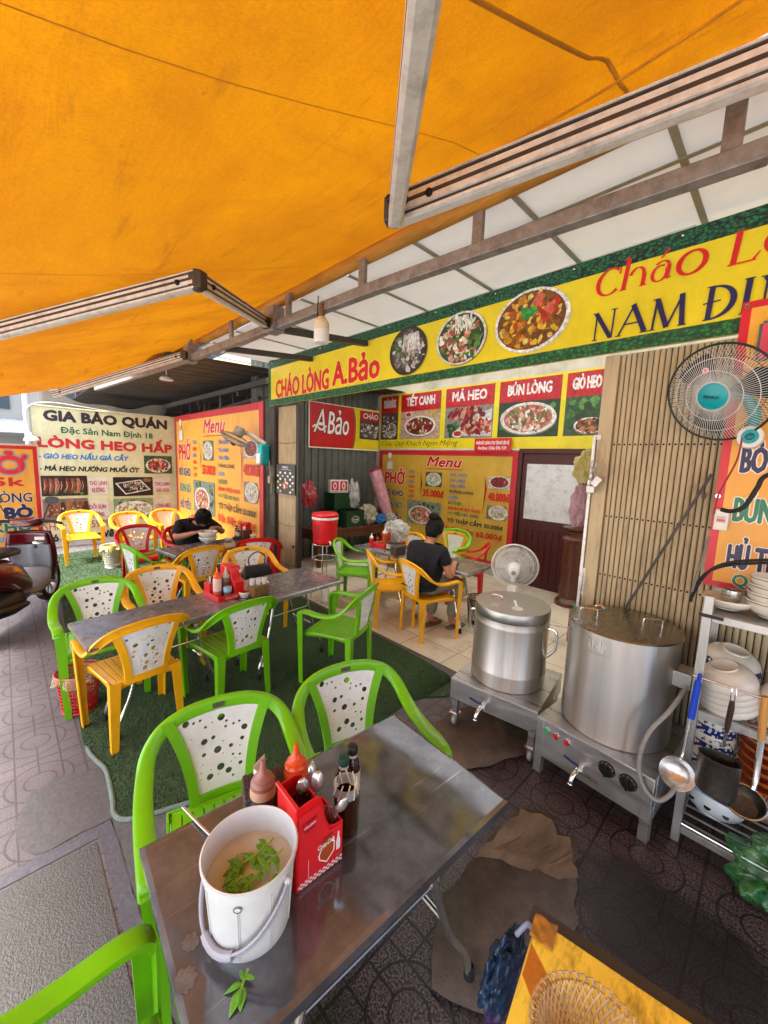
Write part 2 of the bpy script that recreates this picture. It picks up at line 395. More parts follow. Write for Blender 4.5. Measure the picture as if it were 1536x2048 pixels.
M['lid_bright'] = mat('steamed_lid_steel', '#a8a6a0', .32, .9, .06, 3)
M['lid_steel'] = steel('greasy_lid_steel', '#99938a', .26, (3, .8, 1), .15, '#6d6356', rv=.05)
M['box_steel'] = steel('stand_steel', '#c0c0be', .36, (.6, 3, 3), .2, '#7d766c', .88)
M['rack_steel'] = steel('rack_steel', '#c0beba', .4, (2, 2, .6), .3, '#5f5952', .8)
M['spoon'] = steel('cutlery_steel', '#d6d4d0', .24, (1, 1, 1), .06, None, .8)

def table_top_mat(name, a, b, seed, metal=.82, r0=.04, r1=.15):
    """scratched, greasy stainless sheet"""
    m = bpy.data.materials.new(name); m.use_nodes = True; nt = m.node_tree; L = nt.links; p = nt.nodes['Principled BSDF']
    tc = N(nt, 'ShaderNodeTexCoord'); mp = N(nt, 'ShaderNodeMapping'); mp.inputs['Location'].default_value = (seed, seed * 2, 0); L.new(tc.outputs['Object'], mp.inputs[0])
    n = N(nt, 'ShaderNodeTexNoise'); n.inputs['Scale'].default_value = 5; n.inputs['Detail'].default_value = 9; n.inputs['Roughness'].default_value = .72; L.new(mp.outputs[0], n.inputs[0])
    r = N(nt, 'ShaderNodeValToRGB'); r.color_ramp.elements[0].position = .38; r.color_ramp.elements[1].position = .66
    r.color_ramp.elements[0].color = (*lin(a), 1); r.color_ramp.elements[1].color = (*lin(b), 1); L.new(n.outputs[0], r.inputs[0])
    # scratches: thin stretched noise in two directions
    last = r.outputs[0]
    for rot, sc in ((20, 60), (95, 80), (150, 70)):
        q = N(nt, 'ShaderNodeMapping'); q.inputs['Rotation'].default_value = (0, 0, R(rot)); q.inputs['Scale'].default_value = (sc, 1.6, 1); L.new(mp.outputs[0], q.inputs[0])
        s = N(nt, 'ShaderNodeTexNoise'); s.inputs['Scale'].default_value = 1.6; s.inputs['Detail'].default_value = 2; L.new(q.outputs[0], s.inputs[0])
        g = N(nt, 'ShaderNodeMapRange'); g.inputs[1].default_value = .70; g.inputs[2].default_value = .76; g.inputs[4].default_value = .45; L.new(s.outputs[0], g.inputs[0])
        x = N(nt, 'ShaderNodeMix', data_type='RGBA'); L.new(g.outputs[0], x.inputs[0]); L.new(last, x.inputs[6]); x.inputs[7].default_value = (*lin('#cfcac2'), 1); last = x.outputs[2]
    L.new(last, p.inputs['Base Color']); p.inputs['Metallic'].default_value = metal
    n2 = N(nt, 'ShaderNodeTexNoise'); n2.inputs['Scale'].default_value = 9; n2.inputs['Detail'].default_value = 7; n2.inputs['Roughness'].default_value = .7; L.new(mp.outputs[0], n2.inputs[0])
    g = N(nt, 'ShaderNodeMapRange'); g.inputs[1].default_value = .35; g.inputs[2].default_value = .7; g.inputs[3].default_value = r0; g.inputs[4].default_value = r1; L.new(n2.outputs[0], g.inputs[0]); L.new(g.outputs[0], p.inputs['Roughness'])
    n3 = N(nt, 'ShaderNodeTexNoise'); n3.inputs['Scale'].default_value = 3; n3.inputs['Detail'].default_value = 2; L.new(mp.outputs[0], n3.inputs[0])
    b_ = N(nt, 'ShaderNodeBump'); b_.inputs['Strength'].default_value = .10; b_.inputs['Distance'].default_value = .02; L.new(n3.outputs[0], b_.inputs['Height']); L.new(b_.outputs[0], p.inputs['Normal'])
    return m
M['table_near'] = table_top_mat('near_table_sheet', '#5e6064', '#808288', 1.3, .64)
M['table_mid'] = table_top_mat('table_sheet', '#6c6c6e', '#a09f9e', 4.1, .5, .12, .36)

# ------------------------------------------------------------------ the ground
def ground_mat():
    m = bpy.data.materials.new('pavers'); m.use_nodes = True; nt = m.node_tree; L = nt.links; p = nt.nodes['Principled BSDF']
    tc = N(nt, 'ShaderNodeTexCoord'); sp = N(nt, 'ShaderNodeSeparateXYZ')
    wob = N(nt, 'ShaderNodeTexNoise'); wob.inputs['Scale'].default_value = 6
    L.new(tc.outputs['Object'], sp.inputs[0])
    def f(op, a, b=None, c=None):
        n = N(nt, 'ShaderNodeMath', operation=op)
        for i, q in enumerate((a, b, c)):
            if q is None: continue
            if isinstance(q, (int, float)): n.inputs[i].default_value = q
            else: L.new(q, n.inputs[i])
        return n.outputs[0]
    X, Y = sp.outputs[0], sp.outputs[1]
    T = .40
    u = f('SUBTRACT', f('FRACT', f('DIVIDE', f('ADD', X, .06), T)), .5); v = f('SUBTRACT', f('FRACT', f('DIVIDE', f('ADD', Y, .16), T)), .5)
    r = f('SQRT', f('ADD', f('MULTIPLY', u, u), f('MULTIPLY', v, v)))
    ring = f('LESS_THAN', f('ABSOLUTE', f('SUBTRACT', r, .36)), .012)
    ring2 = f('LESS_THAN', f('ABSOLUTE', f('SUBTRACT', r, .17)), .012)
    gx = f('GREATER_THAN', f('ABSOLUTE', f('SUBTRACT', f('FRACT', f('DIVIDE', f('ADD', X, .06), .1)), .5)), .455)
    gy = f('GREATER_THAN', f('ABSOLUTE', f('SUBTRACT', f('FRACT', f('DIVIDE', f('ADD', Y, .16), .1)), .5)), .455)
    out = f('GREATER_THAN', r, .17)
    grid = f('MULTIPLY', f('MAXIMUM', gy, f('MULTIPLY', gx, f('GREATER_THAN', r, .36))), out)
    edge = f('MAXIMUM', f('GREATER_THAN', f('ABSOLUTE', u), .485), f('GREATER_THAN', f('ABSOLUTE', v), .485))
    gro = f('MAXIMUM', f('MAXIMUM', ring, ring2), f('MAXIMUM', grid, edge))
    n = N(nt, 'ShaderNodeTexNoise'); n.inputs['Scale'].default_value = 1.3; n.inputs['Detail'].default_value = 8; n.inputs['Roughness'].default_value = .7; L.new(tc.outputs['Object'], n.inputs[0])
    fine = N(nt, 'ShaderNodeTexNoise'); fine.inputs['Scale'].default_value = 130; fine.inputs['Detail'].default_value = 4; L.new(tc.outputs['Object'], fine.inputs[0])
    # trodden grease around the stove: a stain with a ragged edge
    e = f('ADD', f('ADD', X, 1.55), f('MULTIPLY', f('SUBTRACT', n.outputs[0], .5), 1.6))
    gm = N(nt, 'ShaderNodeMapRange', interpolation_type='SMOOTHSTEP'); gm.inputs[1].default_value = -.25; gm.inputs[2].default_value = .3; L.new(e, gm.inputs[0])
    far = N(nt, 'ShaderNodeMapRange', interpolation_type='SMOOTHSTEP'); far.inputs[1].default_value = -.2; far.inputs[2].default_value = .5; L.new(Y, far.inputs[0])
    grime = f('MULTIPLY', gm.outputs[0], far.outputs[0])
    def ramp(c0, c1, fac, a=.3, b=.7):
        q = N(nt, 'ShaderNodeValToRGB'); q.color_ramp.elements[0].position = a; q.color_ramp.elements[1].position = b
        q.color_ramp.elements[0].color = (*lin(c0), 1); q.color_ramp.elements[1].color = (*lin(c1), 1); L.new(fac, q.inputs[0]); return q.outputs[0]
    def mix(fac, a, b, bt='MIX'):
        q = N(nt, 'ShaderNodeMix', data_type='RGBA', blend_type=bt)
        if isinstance(fac, (int, float)): q.inputs[0].default_value = fac
        else: L.new(fac, q.inputs[0])
        for i, s in ((6, a), (7, b)):
            if isinstance(s, str): q.inputs[i].default_value = (*lin(s), 1)
            else: L.new(s, q.inputs[i])
        return q.outputs[2]
    clean = ramp('#5b5656', '#7d7777', n.outputs[0])
    clean = mix(.5, clean, ramp('#5d5658', '#b0a9a9', fine.outputs[0], .35, .65), 'OVERLAY')
    dirty = ramp('#1f1819', '#6e5e5f', fine.outputs[0], .42, .66)
    blot = N(nt, 'ShaderNodeTexNoise'); blot.inputs['Scale'].default_value = 2.6; blot.inputs['Detail'].default_value = 9; blot.inputs['Roughness'].default_value = .75; L.new(tc.outputs['Object'], blot.inputs[0])
    # black spill in front of the stand
    dx = f('ADD', X, .12); dy = f('SUBTRACT', Y, 1.74)
    q1 = f('ADD', f('MULTIPLY', f('MULTIPLY', dx, dx), 4.5), f('MULTIPLY', f('MULTIPLY', dy, dy), 14))
    sp2 = f('ADD', f('SUBTRACT', 1.0, q1), f('MULTIPLY', f('SUBTRACT', blot.outputs[0], .5), 3.2))
    sm = N(nt, 'ShaderNodeMapRange', interpolation_type='SMOOTHSTEP'); sm.inputs[1].default_value = -.3; sm.inputs[2].default_value = .6; L.new(sp2, sm.inputs[0])
    bl = N(nt, 'ShaderNodeMapRange'); bl.inputs[1].default_value = .5; bl.inputs[2].default_value = .66; bl.inputs[4].default_value = .7; L.new(blot.outputs[0], bl.inputs[0])
    dirty = mix(bl.outputs[0], dirty, '#161213'); dirty = mix(f('MULTIPLY', sm.outputs[0], .82), dirty, '#101010')
    c = mix(grime, clean, dirty)
    c = mix(f('MULTIPLY', gro, f('ADD', .38, f('MULTIPLY', grime, .47))), c, '#120c0c')
    L.new(c, p.inputs['Base Color'])
    ro = f('SUBTRACT', .8, f('MULTIPLY', grime, .42)); ro = f('ADD', ro, f('MULTIPLY', f('SUBTRACT', fine.outputs[0], .5), .3)); L.new(ro, p.inputs['Roughness'])
    h = f('ADD', f('MULTIPLY', gro, -1.0), f('MULTIPLY', fine.outputs[0], .35))
    b = N(nt, 'ShaderNodeBump'); b.inputs['Strength'].default_value = .7; b.inputs['Distance'].default_value = .008; L.new(h, b.inputs['Height']); L.new(b.outputs[0], p.inputs['Normal'])
    return m
g = MB(); g.add([(-120, -120, 0), (120, -120, 0), (120, 120, 0), (-120, 120, 0)], [(0, 1, 2, 3)])
struct(g.build('ground', ground_mat()))

def sheet(name, pts, z, mt, wob=0., seed=1, sub=8):
    rnd = random.Random(seed); P = []
    for i in range(len(pts)):
        a, b = Vector((*pts[i], z)), Vector((*pts[(i + 1) % len(pts)], z)); k = max(1, int((b - a).length * sub)) if wob else 1
        for j in range(k):
            q = a.lerp(b, j / k)
            P.append((q.x + rnd.uniform(-wob, wob), q.y + rnd.uniform(-wob, wob), z))
    return MB().add(P, [tuple(range(len(P)))]).build(name, mt)
conc = mat('exposed_concrete', '#5f5d5a', .85, 0, .4, 160, '#504e4c', 2.5, .6, .9, 140)
smooth_conc = mat('cement_patch', '#5a5858', .8, 0, .25, 30, '#4c4a4a', 3, .5, .3, 60)
strip = mat('worn_strip', '#5b5960', .8, 0, .3, 50, '#45434a', 4, .5, .3, 60)
struct(sheet('concrete_slab', [(-2.04, -1.69), (-.85, -1.69), (-.85, .2), (-2.04, .2)], .004, conc))
struct(sheet('street', [(-60, -60), (60, -60), (60, -1.7), (-60, -1.7)], .004, mat('bounce_street_concrete', '#cfccc6', .9, 0, .15, 3)))  # out of view, coloured pale to bounce light under the awning
struct(sheet('concrete_strip', [(-2.125, -1.69), (-2.055, -1.69), (-2.055, .215), (-.85, .215), (-.85, .275), (-2.125, .275)], .004, strip))
struct(sheet('cement_patch', [(-2.57, -.02), (-2.63, .12), (-2.59, .22), (-2.54, .30), (-2.3, .31), (-2.14, .3), (-2.135, .0), (-2.23, -.05), (-2.4, -.08)], .004, smooth_conc, .012, 3, 20))
struct(sheet('cement_path', [(-2.12, .28), (-.85, .28), (-.85, .55), (-1.5, .62), (-1.9, .62), (-2.12, .42)], .004, smooth_conc, .012, 4, 14))
tile = bpy.data.materials.new('beige_floor_tile'); tile.use_nodes = True
def tile_nodes(nt):
    L = nt.links; p = nt.nodes['Principled BSDF']; tc = N(nt, 'ShaderNodeTexCoord')
    b = N(nt, 'ShaderNodeTexBrick'); b.offset = 0; b.inputs['Scale'].default_value = 1; b.inputs['Brick Width'].default_value = .5; b.inputs['Row Height'].default_value = .5; b.inputs['Mortar Size'].default_value = .004
    b.inputs['Color1'].default_value = (*lin('#d6cbb4'), 1); b.inputs['Color2'].default_value = (*lin('#d0c4ac'), 1); b.inputs['Mortar'].default_value = (*lin('#6d6151'), 1); L.new(tc.outputs['Object'], b.inputs[0])
    n = N(nt, 'ShaderNodeTexNoise'); n.inputs['Scale'].default_value = 3; n.inputs['Detail'].default_value = 9; n.inputs['Roughness'].default_value = .7; L.new(tc.outputs['Object'], n.inputs[0])
    g = N(nt, 'ShaderNodeMapRange'); g.inputs[1].default_value = .52; g.inputs[2].default_value = .75; g.inputs[4].default_value = .65; L.new(n.outputs[0], g.inputs[0])
    x = N(nt, 'ShaderNodeMix', data_type='RGBA'); L.new(g.outputs[0], x.inputs[0]); L.new(b.outputs[0], x.inputs[6]); x.inputs[7].default_value = (*lin('#5f5446'), 1)
    L.new(x.outputs[2], p.inputs['Base Color']); p.inputs['Roughness'].default_value = .28
tile_nodes(tile.node_tree)
struct(sheet('tile_floor', [(-5.95, 2.72), (-1.2, 2.72), (1.5, 2.72), (1.5, 5.7), (-5.95, 5.7)], .006, tile))

def turf_mat():
    m = bpy.data.materials.new('green_turf'); m.use_nodes = True; nt = m.node_tree; L = nt.links; p = nt.nodes['Principled BSDF']
    tc = N(nt, 'ShaderNodeTexCoord')
    n = N(nt, 'ShaderNodeTexNoise'); n.inputs['Scale'].default_value = 150; n.inputs['Detail'].default_value = 3; L.new(tc.outputs['Object'], n.inputs[0])
    r = N(nt, 'ShaderNodeValToRGB'); r.color_ramp.elements[0].position = .35; r.color_ramp.elements[1].position = .68
    r.color_ramp.elements[0].color = (*lin('#16260f'), 1); r.color_ramp.elements[1].color = (*lin('#4c6a3e'), 1); L.new(n.outputs[0], r.inputs[0])
    w = N(nt, 'ShaderNodeTexNoise'); w.inputs['Scale'].default_value = 1.7; w.inputs['Detail'].default_value = 6; L.new(tc.outputs['Object'], w.inputs[0])
    g = N(nt, 'ShaderNodeMapRange'); g.inputs[1].default_value = .35; g.inputs[2].default_value = .7; g.inputs[3].default_value = 1.1; g.inputs[4].default_value = .55; L.new(w.outputs[0], g.inputs[0])
    x = N(nt, 'ShaderNodeMix', data_type='RGBA', blend_type='MULTIPLY'); x.inputs[0].default_value = 1; L.new(r.outputs[0], x.inputs[6]); L.new(g.outputs[0], x.inputs[7])
    L.new(x.outputs[2], p.inputs['Base Color']); p.inputs['Roughness'].default_value = .8
    b = N(nt, 'ShaderNodeBump'); b.inputs['Strength'].default_value = 1; b.inputs['Distance'].default_value = .012; L.new(n.outputs[0], b.inputs['Height']); L.new(b.outputs[0], p.inputs['Normal'])
    return m
bladem = mat('turf_blade', '#3c5a2c', .7, 0, .6, 2.2, '#6b8a52', 300, .8)
TP = [(-8.6, .5), (-6.2, .42), (-3.13, .26), (-2.77, .26), (-2.63, .28), (-2.49, .31), (-2.25, .30), (-2.13, .29), (-2.05, .35), (-1.98, .54), (-1.86, .9), (-1.78, 1.5), (-1.80, 2.1), (-1.86, 2.62), (-5.2, 2.64), (-8.6, 2.55)]
turf = MB()
tp = [tuple(q) for q in spline([(*q, 0) for q in TP + TP[:1]], 5)][:-1]
turf.add([(a, b, .014) for a, b, _ in tp], [tuple(range(len(tp)))])
n_ = len(tp); turf.add([(a, b, .014) for a, b, _ in tp] + [(a, b, .001) for a, b, _ in tp], [(i, n_ + i, n_ + (i + 1) % n_, (i + 1) % n_) for i in range(n_)])
rug = turf.build('artificial_turf_mat', turf_mat()); tag(rug, 'worn green artificial turf mat lying under the plastic chairs and tables', 'turf mat')
rnd = random.Random(77)
def in_turf(x, y):
    c = False; j = len(tp) - 1
    for i in range(len(tp)):
        if (tp[i][1] > y) != (tp[j][1] > y) and x < (tp[j][0] - tp[i][0]) * (y - tp[i][1]) / (tp[j][1] - tp[i][1]) + tp[i][0]: c = not c
        j = i
    return c
gb_ = MB(); vs_, fs_ = [], []
while len(fs_) < 95000:                                  # nearer stretches carry more blades
    x = -1.75 - 6.8 * rnd.random() ** 1.9; y = rnd.uniform(.22, 2.66)
    if not in_turf(x, y): continue
    a = rnd.uniform(0, 6.28); h = rnd.uniform(.007, .015); w = .0022 + .0006 * (-x - 1.7); lx, ly = rnd.uniform(-.008, .008), rnd.uniform(-.008, .008); n0 = len(vs_)
    vs_ += [(x - w * math.cos(a), y - w * math.sin(a), .0138), (x + w * math.cos(a), y + w * math.sin(a), .0138), (x + lx, y + ly, .0138 + h)]; fs_.append((n0, n0 + 1, n0 + 2))
gb_.add(vs_, fs_); pile = gb_.build('turf_pile', bladem, rug, angle=None); pile['kind'] = 'stuff'
MB().tube([(a, b, .012) for a, b, _ in tp if b < .62 and a > -2.8 and a < -1.9], .012, 8).build('rolled_edge', mat('turf_backing', '#6d7a70', .9, 0, .3, 60), rug)

card = mat('wet_cardboard', '#5f4e3f', .8, 0, .6, 3.5, '#221b16', 2.4, .9, .5, 90)
def cardboard(pts, z, label, seed, name='cardboard_sheet'):
    o = sheet(name, pts, z, card, .014, seed, 16)
    q = o.modifiers.new('solid', 'SOLIDIFY'); q.thickness = .004; q.offset = -1
    return tag(o, label, 'cardboard')
cardboard([(-1.46, 1.83), (-1.52, 2.2), (-1.35, 2.66), (-.98, 2.6), (-.94, 2.23), (-1.08, 1.92), (-1.19, 1.8)], .012, 'flattened brown cardboard under the casters of the smaller pot stand', 5)
cb2 = cardboard([(-.80, 1.45), (-.78, 1.85), (-.70, 1.90), (-.63, 1.92), (-.59, 1.86), (-.52, 1.89), (-.46, 1.72), (-.38, 1.53), (-.45, 1.04), (-.66, .94), (-.80, 1.2)], .012, 'torn wet brown cardboard on the pavement beside the bare table leg', 6)

dry = mat('dry_torn_card', '#7a6853', .85, 0, .5, 6, '#43352a', 5, .8, .5, 70, stretch=(1, .4, 1))
tl = sheet('torn_layer', [(-.80, 1.43), (-.77, 1.83), (-.70, 1.88), (-.63, 1.90), (-.59, 1.84), (-.53, 1.86), (-.45, 1.69), (-.50, 1.62), (-.58, 1.60), (-.63, 1.53), (-.70, 1.52)], .0185, dry, .012, 12, 30); tl.parent = cb2
fl = MB(); rnd = random.Random(8)
for k in range(24):
    x = -.76 + .0105 * k; y = 1.545 + .006 * k + rnd.uniform(-.015, .015); fl.bar((x, y, .0192), (x + .045 + rnd.uniform(-.02, .015), y + .14, .0192), .002, .0015)
fl.build('flute_pattern', mat('card_flute', '#665543', .9), cb2)

# ------------------------------------------------------------------ the building
wallm = mat('yellowed_wall_paint', '#cfc8b4', .7, 0, .2, 2.5, '#75684c', 3, .5, .1, 20)
corr = mat('grey_green_sheet_metal', '#6d756e', .45, .35, .2, 5, '#3c3f39', 3, .5)
def tagw(o, label, cat='wall'): return tag(o, label, cat)
tagw(MB().box(-6.1, 2.5, 5.62, 5.8, 0, 3.4).build('back_wall', wallm), 'yellowed back wall of the eatery behind the inner menu board')
def corrug(name, x0, x1, z0, z1, pitch, amp, fn, mt, nz=2):
    us = []; k = int((x1 - x0) / pitch)
    b = MB()
    prof = []
    for i in range(k + 1):
        s = x0 + i * pitch
        for d, a in ((0, 0), (.35, 0), (.45, 1), (.75, 1), (.85, 0)):
            if s + d * pitch <= x1: prof.append((s + d * pitch, a * amp))
    b.grid(lambda u, v: fn(prof[u][0], prof[u][1], v), list(range(len(prof))), [z0 + (z1 - z0) * i / (nz - 1) for i in range(nz)])
    return b.build(name, mt, angle=20)
tagw(corrug('corrugated_wall', 2.86, 5.6, 0, 3.3, .15, .03, lambda u, a, v: (-5.98 + a, u, v), corr), 'grey green corrugated metal side wall inside the eatery')
struct(MB().add([(-6.1, 2.78, 3.34), (2.5, 2.78, 3.34), (2.5, 5.7, 3.34), (-6.1, 5.7, 3.34)], [(0, 1, 2, 3)]).build('inner_ceiling', translucent('translucent_ceiling', '#e8e8e2', .30, '#b8b2a2')))  # unseen ceiling made translucent, an added source of daylight for the interior
tagw(MB().box(.9, 1.1, 2.9, 5.6, 0, 3.3).build('side_wall', wallm), 'plain inner side wall hidden behind the folding gate')
fas = MB().box(-5.0, -.5, 2.70, 2.73, 2.53, 3.35)
tagw(fas.build('fascia_wall', M['white_paint']), 'white fascia above the shop opening behind the yellow banner')
# outer ceiling in front of the shop: white boards between grey strips
oc = MB().add([(-5.2, 1.83, 3.088), (3.2, 1.83, 3.088), (3.2, 2.76, 3.088), (-5.2, 2.76, 3.088)], [(0, 1, 2, 3)])
struct(oc.build('outer_ceiling', translucent('translucent_board', '#eeeeea', .035, '#b8b2a2')))  # translucency added so sky light from above brightens the boards
cg = MB()
for k in range(-5, 9): cg.box(-.46 - .62 * k - .014, -.46 - .62 * k + .014, 1.83, 2.74, 3.078, 3.084)
for yy in (2.10,): cg.box(-5.2, 3.2, yy - .012, yy + .012, 3.0735, 3.0775)
struct(cg.build('ceiling_grid', M['grey_trim']))

# folded gate beside the opening and the drawn gate at the far end
gate_m = mat('beige_gate_slats', '#b9a682', .5, .1, .16, 5, '#5f4d33', 6, .6, .05, 40, stretch=(3, 3, .5))
def gate(x0, x1, pitch, z0, z1, y, root, holes=True):
    b = MB(); dk = {z: MB() for z in (.55, 1.12, 1.5, 1.95)}; k = int((x1 - x0) / pitch)
    for i in range(k):
        a = x0 + i * pitch
        b.lathe([(pitch * .435, z0), (pitch * .435, z1)], 8, Matrix.Translation((a + pitch / 2, y, 0)) @ Matrix.Diagonal((1, .55, 1, 1)), None, a0=math.pi, a1=2 * math.pi)
        if holes:
            for z in dk: dk[z].lathe([(.0001, 0), (.006, 0)], 8, Matrix.Translation((a + pitch * .5, y - pitch * .26, z)) @ Matrix.Rotation(R(90), 4, 'X'))
    b.build('slat', gate_m, root)
    MB().box(x0, x1, y + .004, y + .01, z0, z1).build('backing', M['black_iron'], root)
    if holes:
        for z in dk: dk[z].build('rivet_row', M['black_iron'], root)
gr = thing('folding_gate', 'beige slatted folding gate drawn across behind the two steaming pots', 'gate')
gate(-.80, .9, .0285, .02, 2.49, 2.76, gr)
MB().box(-.882, -.80, 2.735, 2.775, .02, 2.49).build('end_post', gate_m, gr, bevel=.004)
MB().box(-.905, -.885, 2.725, 2.785, .02, 2.0).build('channel', M['alu'], gr, bevel=.003)
hd = MB()
hd.tube([(-.885, 2.728, .98), (-.885, 2.72, 1.0), (-.885, 2.72, 1.1), (-.885, 2.728, 1.12)], .006, 8); hd.box(-.9, -.87, 2.732, 2.736, .96, 1.14)
hd.build('handle', M['alu'], gr)
MB().box(-.9, -.86, 2.7325, 2.7345, 1.98, 2.01).build('sticker', M['white_plastic'], gr)
gl = thing('gate_bundle', 'bundle of folded beige gate slats beside the black poster', 'gate')
gate(-4.95, -4.46, .03, .02, 2.47, 2.76, gl, False)
MB().box(-4.46, -4.40, 2.73, 2.79, .02, 2.47).build('end_post', M['dark_steel'], gl, bevel=.003)
lk = MB()
for z in (.62, 1.62): lk.lathe([(.012, 0), (.02, 0), (.02, .012), (.012, .012), (.012, 0)], 12, Matrix.Translation((-4.5, 2.728, z)) @ Matrix.Rotation(R(90), 4, 'X'))
lk.build('lock_eye', M['black_iron'], gl)
sb = MB()
for z in (.35, .9, 1.45, 2.0): sb.tube([(-4.95, 2.735, z), (-4.7, 2.733, z - .02), (-4.46, 2.735, z)], .003, 6)
sb.build('tie_wire', M['dark_steel'], gl)
tag(MB().box(-5.10, -4.96, 2.70, 2.80, 0, 3.1).build('steel_column', M['dark_steel'], bevel=.005), 'dark steel column between the tall outer menu board and the folded gate', 'column')

# low plinth, neighbour's shed and the street beyond
tagw(MB().box(-9.5, -9.27, .36, 2.72, 0, .18).build('plinth', M['white_paint'], bevel=.01), 'low white plinth under the cream banner', 'plinth')
po = MB().tube([(-9.27, .37, 0), (-9.27, .37, 2.75)], .05, 12)
tag(po.build('white_post', M['white_paint']), 'white post at the outer edge of the cream banner', 'post')
shed = thing('shed_roof', 'dark corrugated shed roof on rusty beams behind the signs', 'roof', (-8.5, 4.5, 0))
dk = mat('sooty_sheet_metal', '#4a443c', .6, .3, .4, 3, '#1d1915', 2, .8)
b = MB(); xs = [-5.0 + .06 * i for i in range(138)]
b.grid(lambda u, v: (u, v, .012 * math.sin(u * 42) + (3.02 + .12 * (v + 2.2) / 4)), xs, [-3.2, 0, 3.5])
b.build('roof_sheet', dk, shed)
b = MB()
for yy, zz in ((-1.72, 2.86), (-.4, 2.96), (1.2, 2.98), (2.8, 3.0)): b.bar((-5, yy, zz), (3.4, yy, zz), .06, .08)
for xx in (-3.6, -1.6, .4, 2.2): b.bar((xx, -1.72, 2.78), (xx, 3.2, 2.9), .05, .06)
b.build('beam', M['dark_steel'], shed)
b = MB()
for xx, yy in ((-1.05, -1.35), (-.62, -1.2), (1.0, -1.5)): b.tube([(xx, yy, 0), (xx, yy, 3.0)], .035, 10)
b.bar((-1.6, -1.5, 2.55), (3.3, -1.5, 2.75), .04, .05)
for k in range(8): b.bar((-1.2 + .55 * k, -1.5, 2.56 + .022 * k), (-1.2 + .55 * k, -1.5, 2.95), .03, .03)
b.build('truss', M['dark_steel'], shed)
tagw(MB().box(-13.3, -13.1, 1.5, 9, 0, 3.3).build('sky_gap_wall', mat('dark_boards', '#3a352f', .8, 0, .5, 2)), 'dark sooty board wall closing the shed far behind the cream banner')  # added dark backdrop, closes a bright sky gap under the shed roof
tarp = mat('grey_tarpaulin', '#8a8478', .7, 0, .3, 3, '#5a554c', 3, .6)
b = MB(); b.grid(lambda u, v: (-10.2 - .9 * v, .6 + 2.3 * u, 2.95 - .5 * v - .22 * math.sin(u * 3.1) + .03 * math.sin(u * 17 + v * 6)), [i / 24 for i in range(25)], [j / 8 for j in range(9)])
tag(b.build('grey_tarpaulin', tarp, solid=.004), 'sagging grey tarpaulin hung behind the top of the cream banner', 'tarpaulin')
nb = thing('street_house', 'pale house across the side street with blue awning', 'house', (-24, 1.0, 0))
MB().box(-1, 1, -9, 10, 0, 9).build('wall', mat('pale_house_paint', '#9a968e', .7, 0, .1, 1), nb)
wg = mat('dim_glazing', '#3a464c', .15, 0, .2, 2)
for zz in (3.4, 6.4):
    for k in range(6): MB().box(1.0, 1.04, -8 + 3 * k, -6.6 + 3 * k, zz, zz + 1.5).build('window', wg, nb)
b = MB().grid(lambda u, v: (1.0 + 1.6 * v, u, 3.0 - .6 * v), [-8, -2.5, 3], [0, 1]); b.build('awning', mat('blue_awning', '#9aa8b4', .6, 0, .2, 2), nb, solid=.02)
gs = mat('grey_shutter', '#8d8f8c', .5, .3, .2, 2)
for k in range(4): MB().box(1.0, 1.03, -7.5 + 2.6 * k, -5.6 + 2.6 * k, .1, 2.3).build('shutter', gs, nb)
nb2 = thing('street_house', 'far ochre house beyond the dark shed roof', 'house', (-19, 11, 0))
MB().box(-1, 6, -4, 5, 0, 6).build('wall', mat('ochre_house_paint', '#b8a68a', .7, 0, .2, 1), nb2)
for k in range(3): MB().box(6.0, 6.03, -3.2 + 2.6 * k, -1.8 + 2.6 * k, 2.6, 4.1).build('window', wg, nb2)
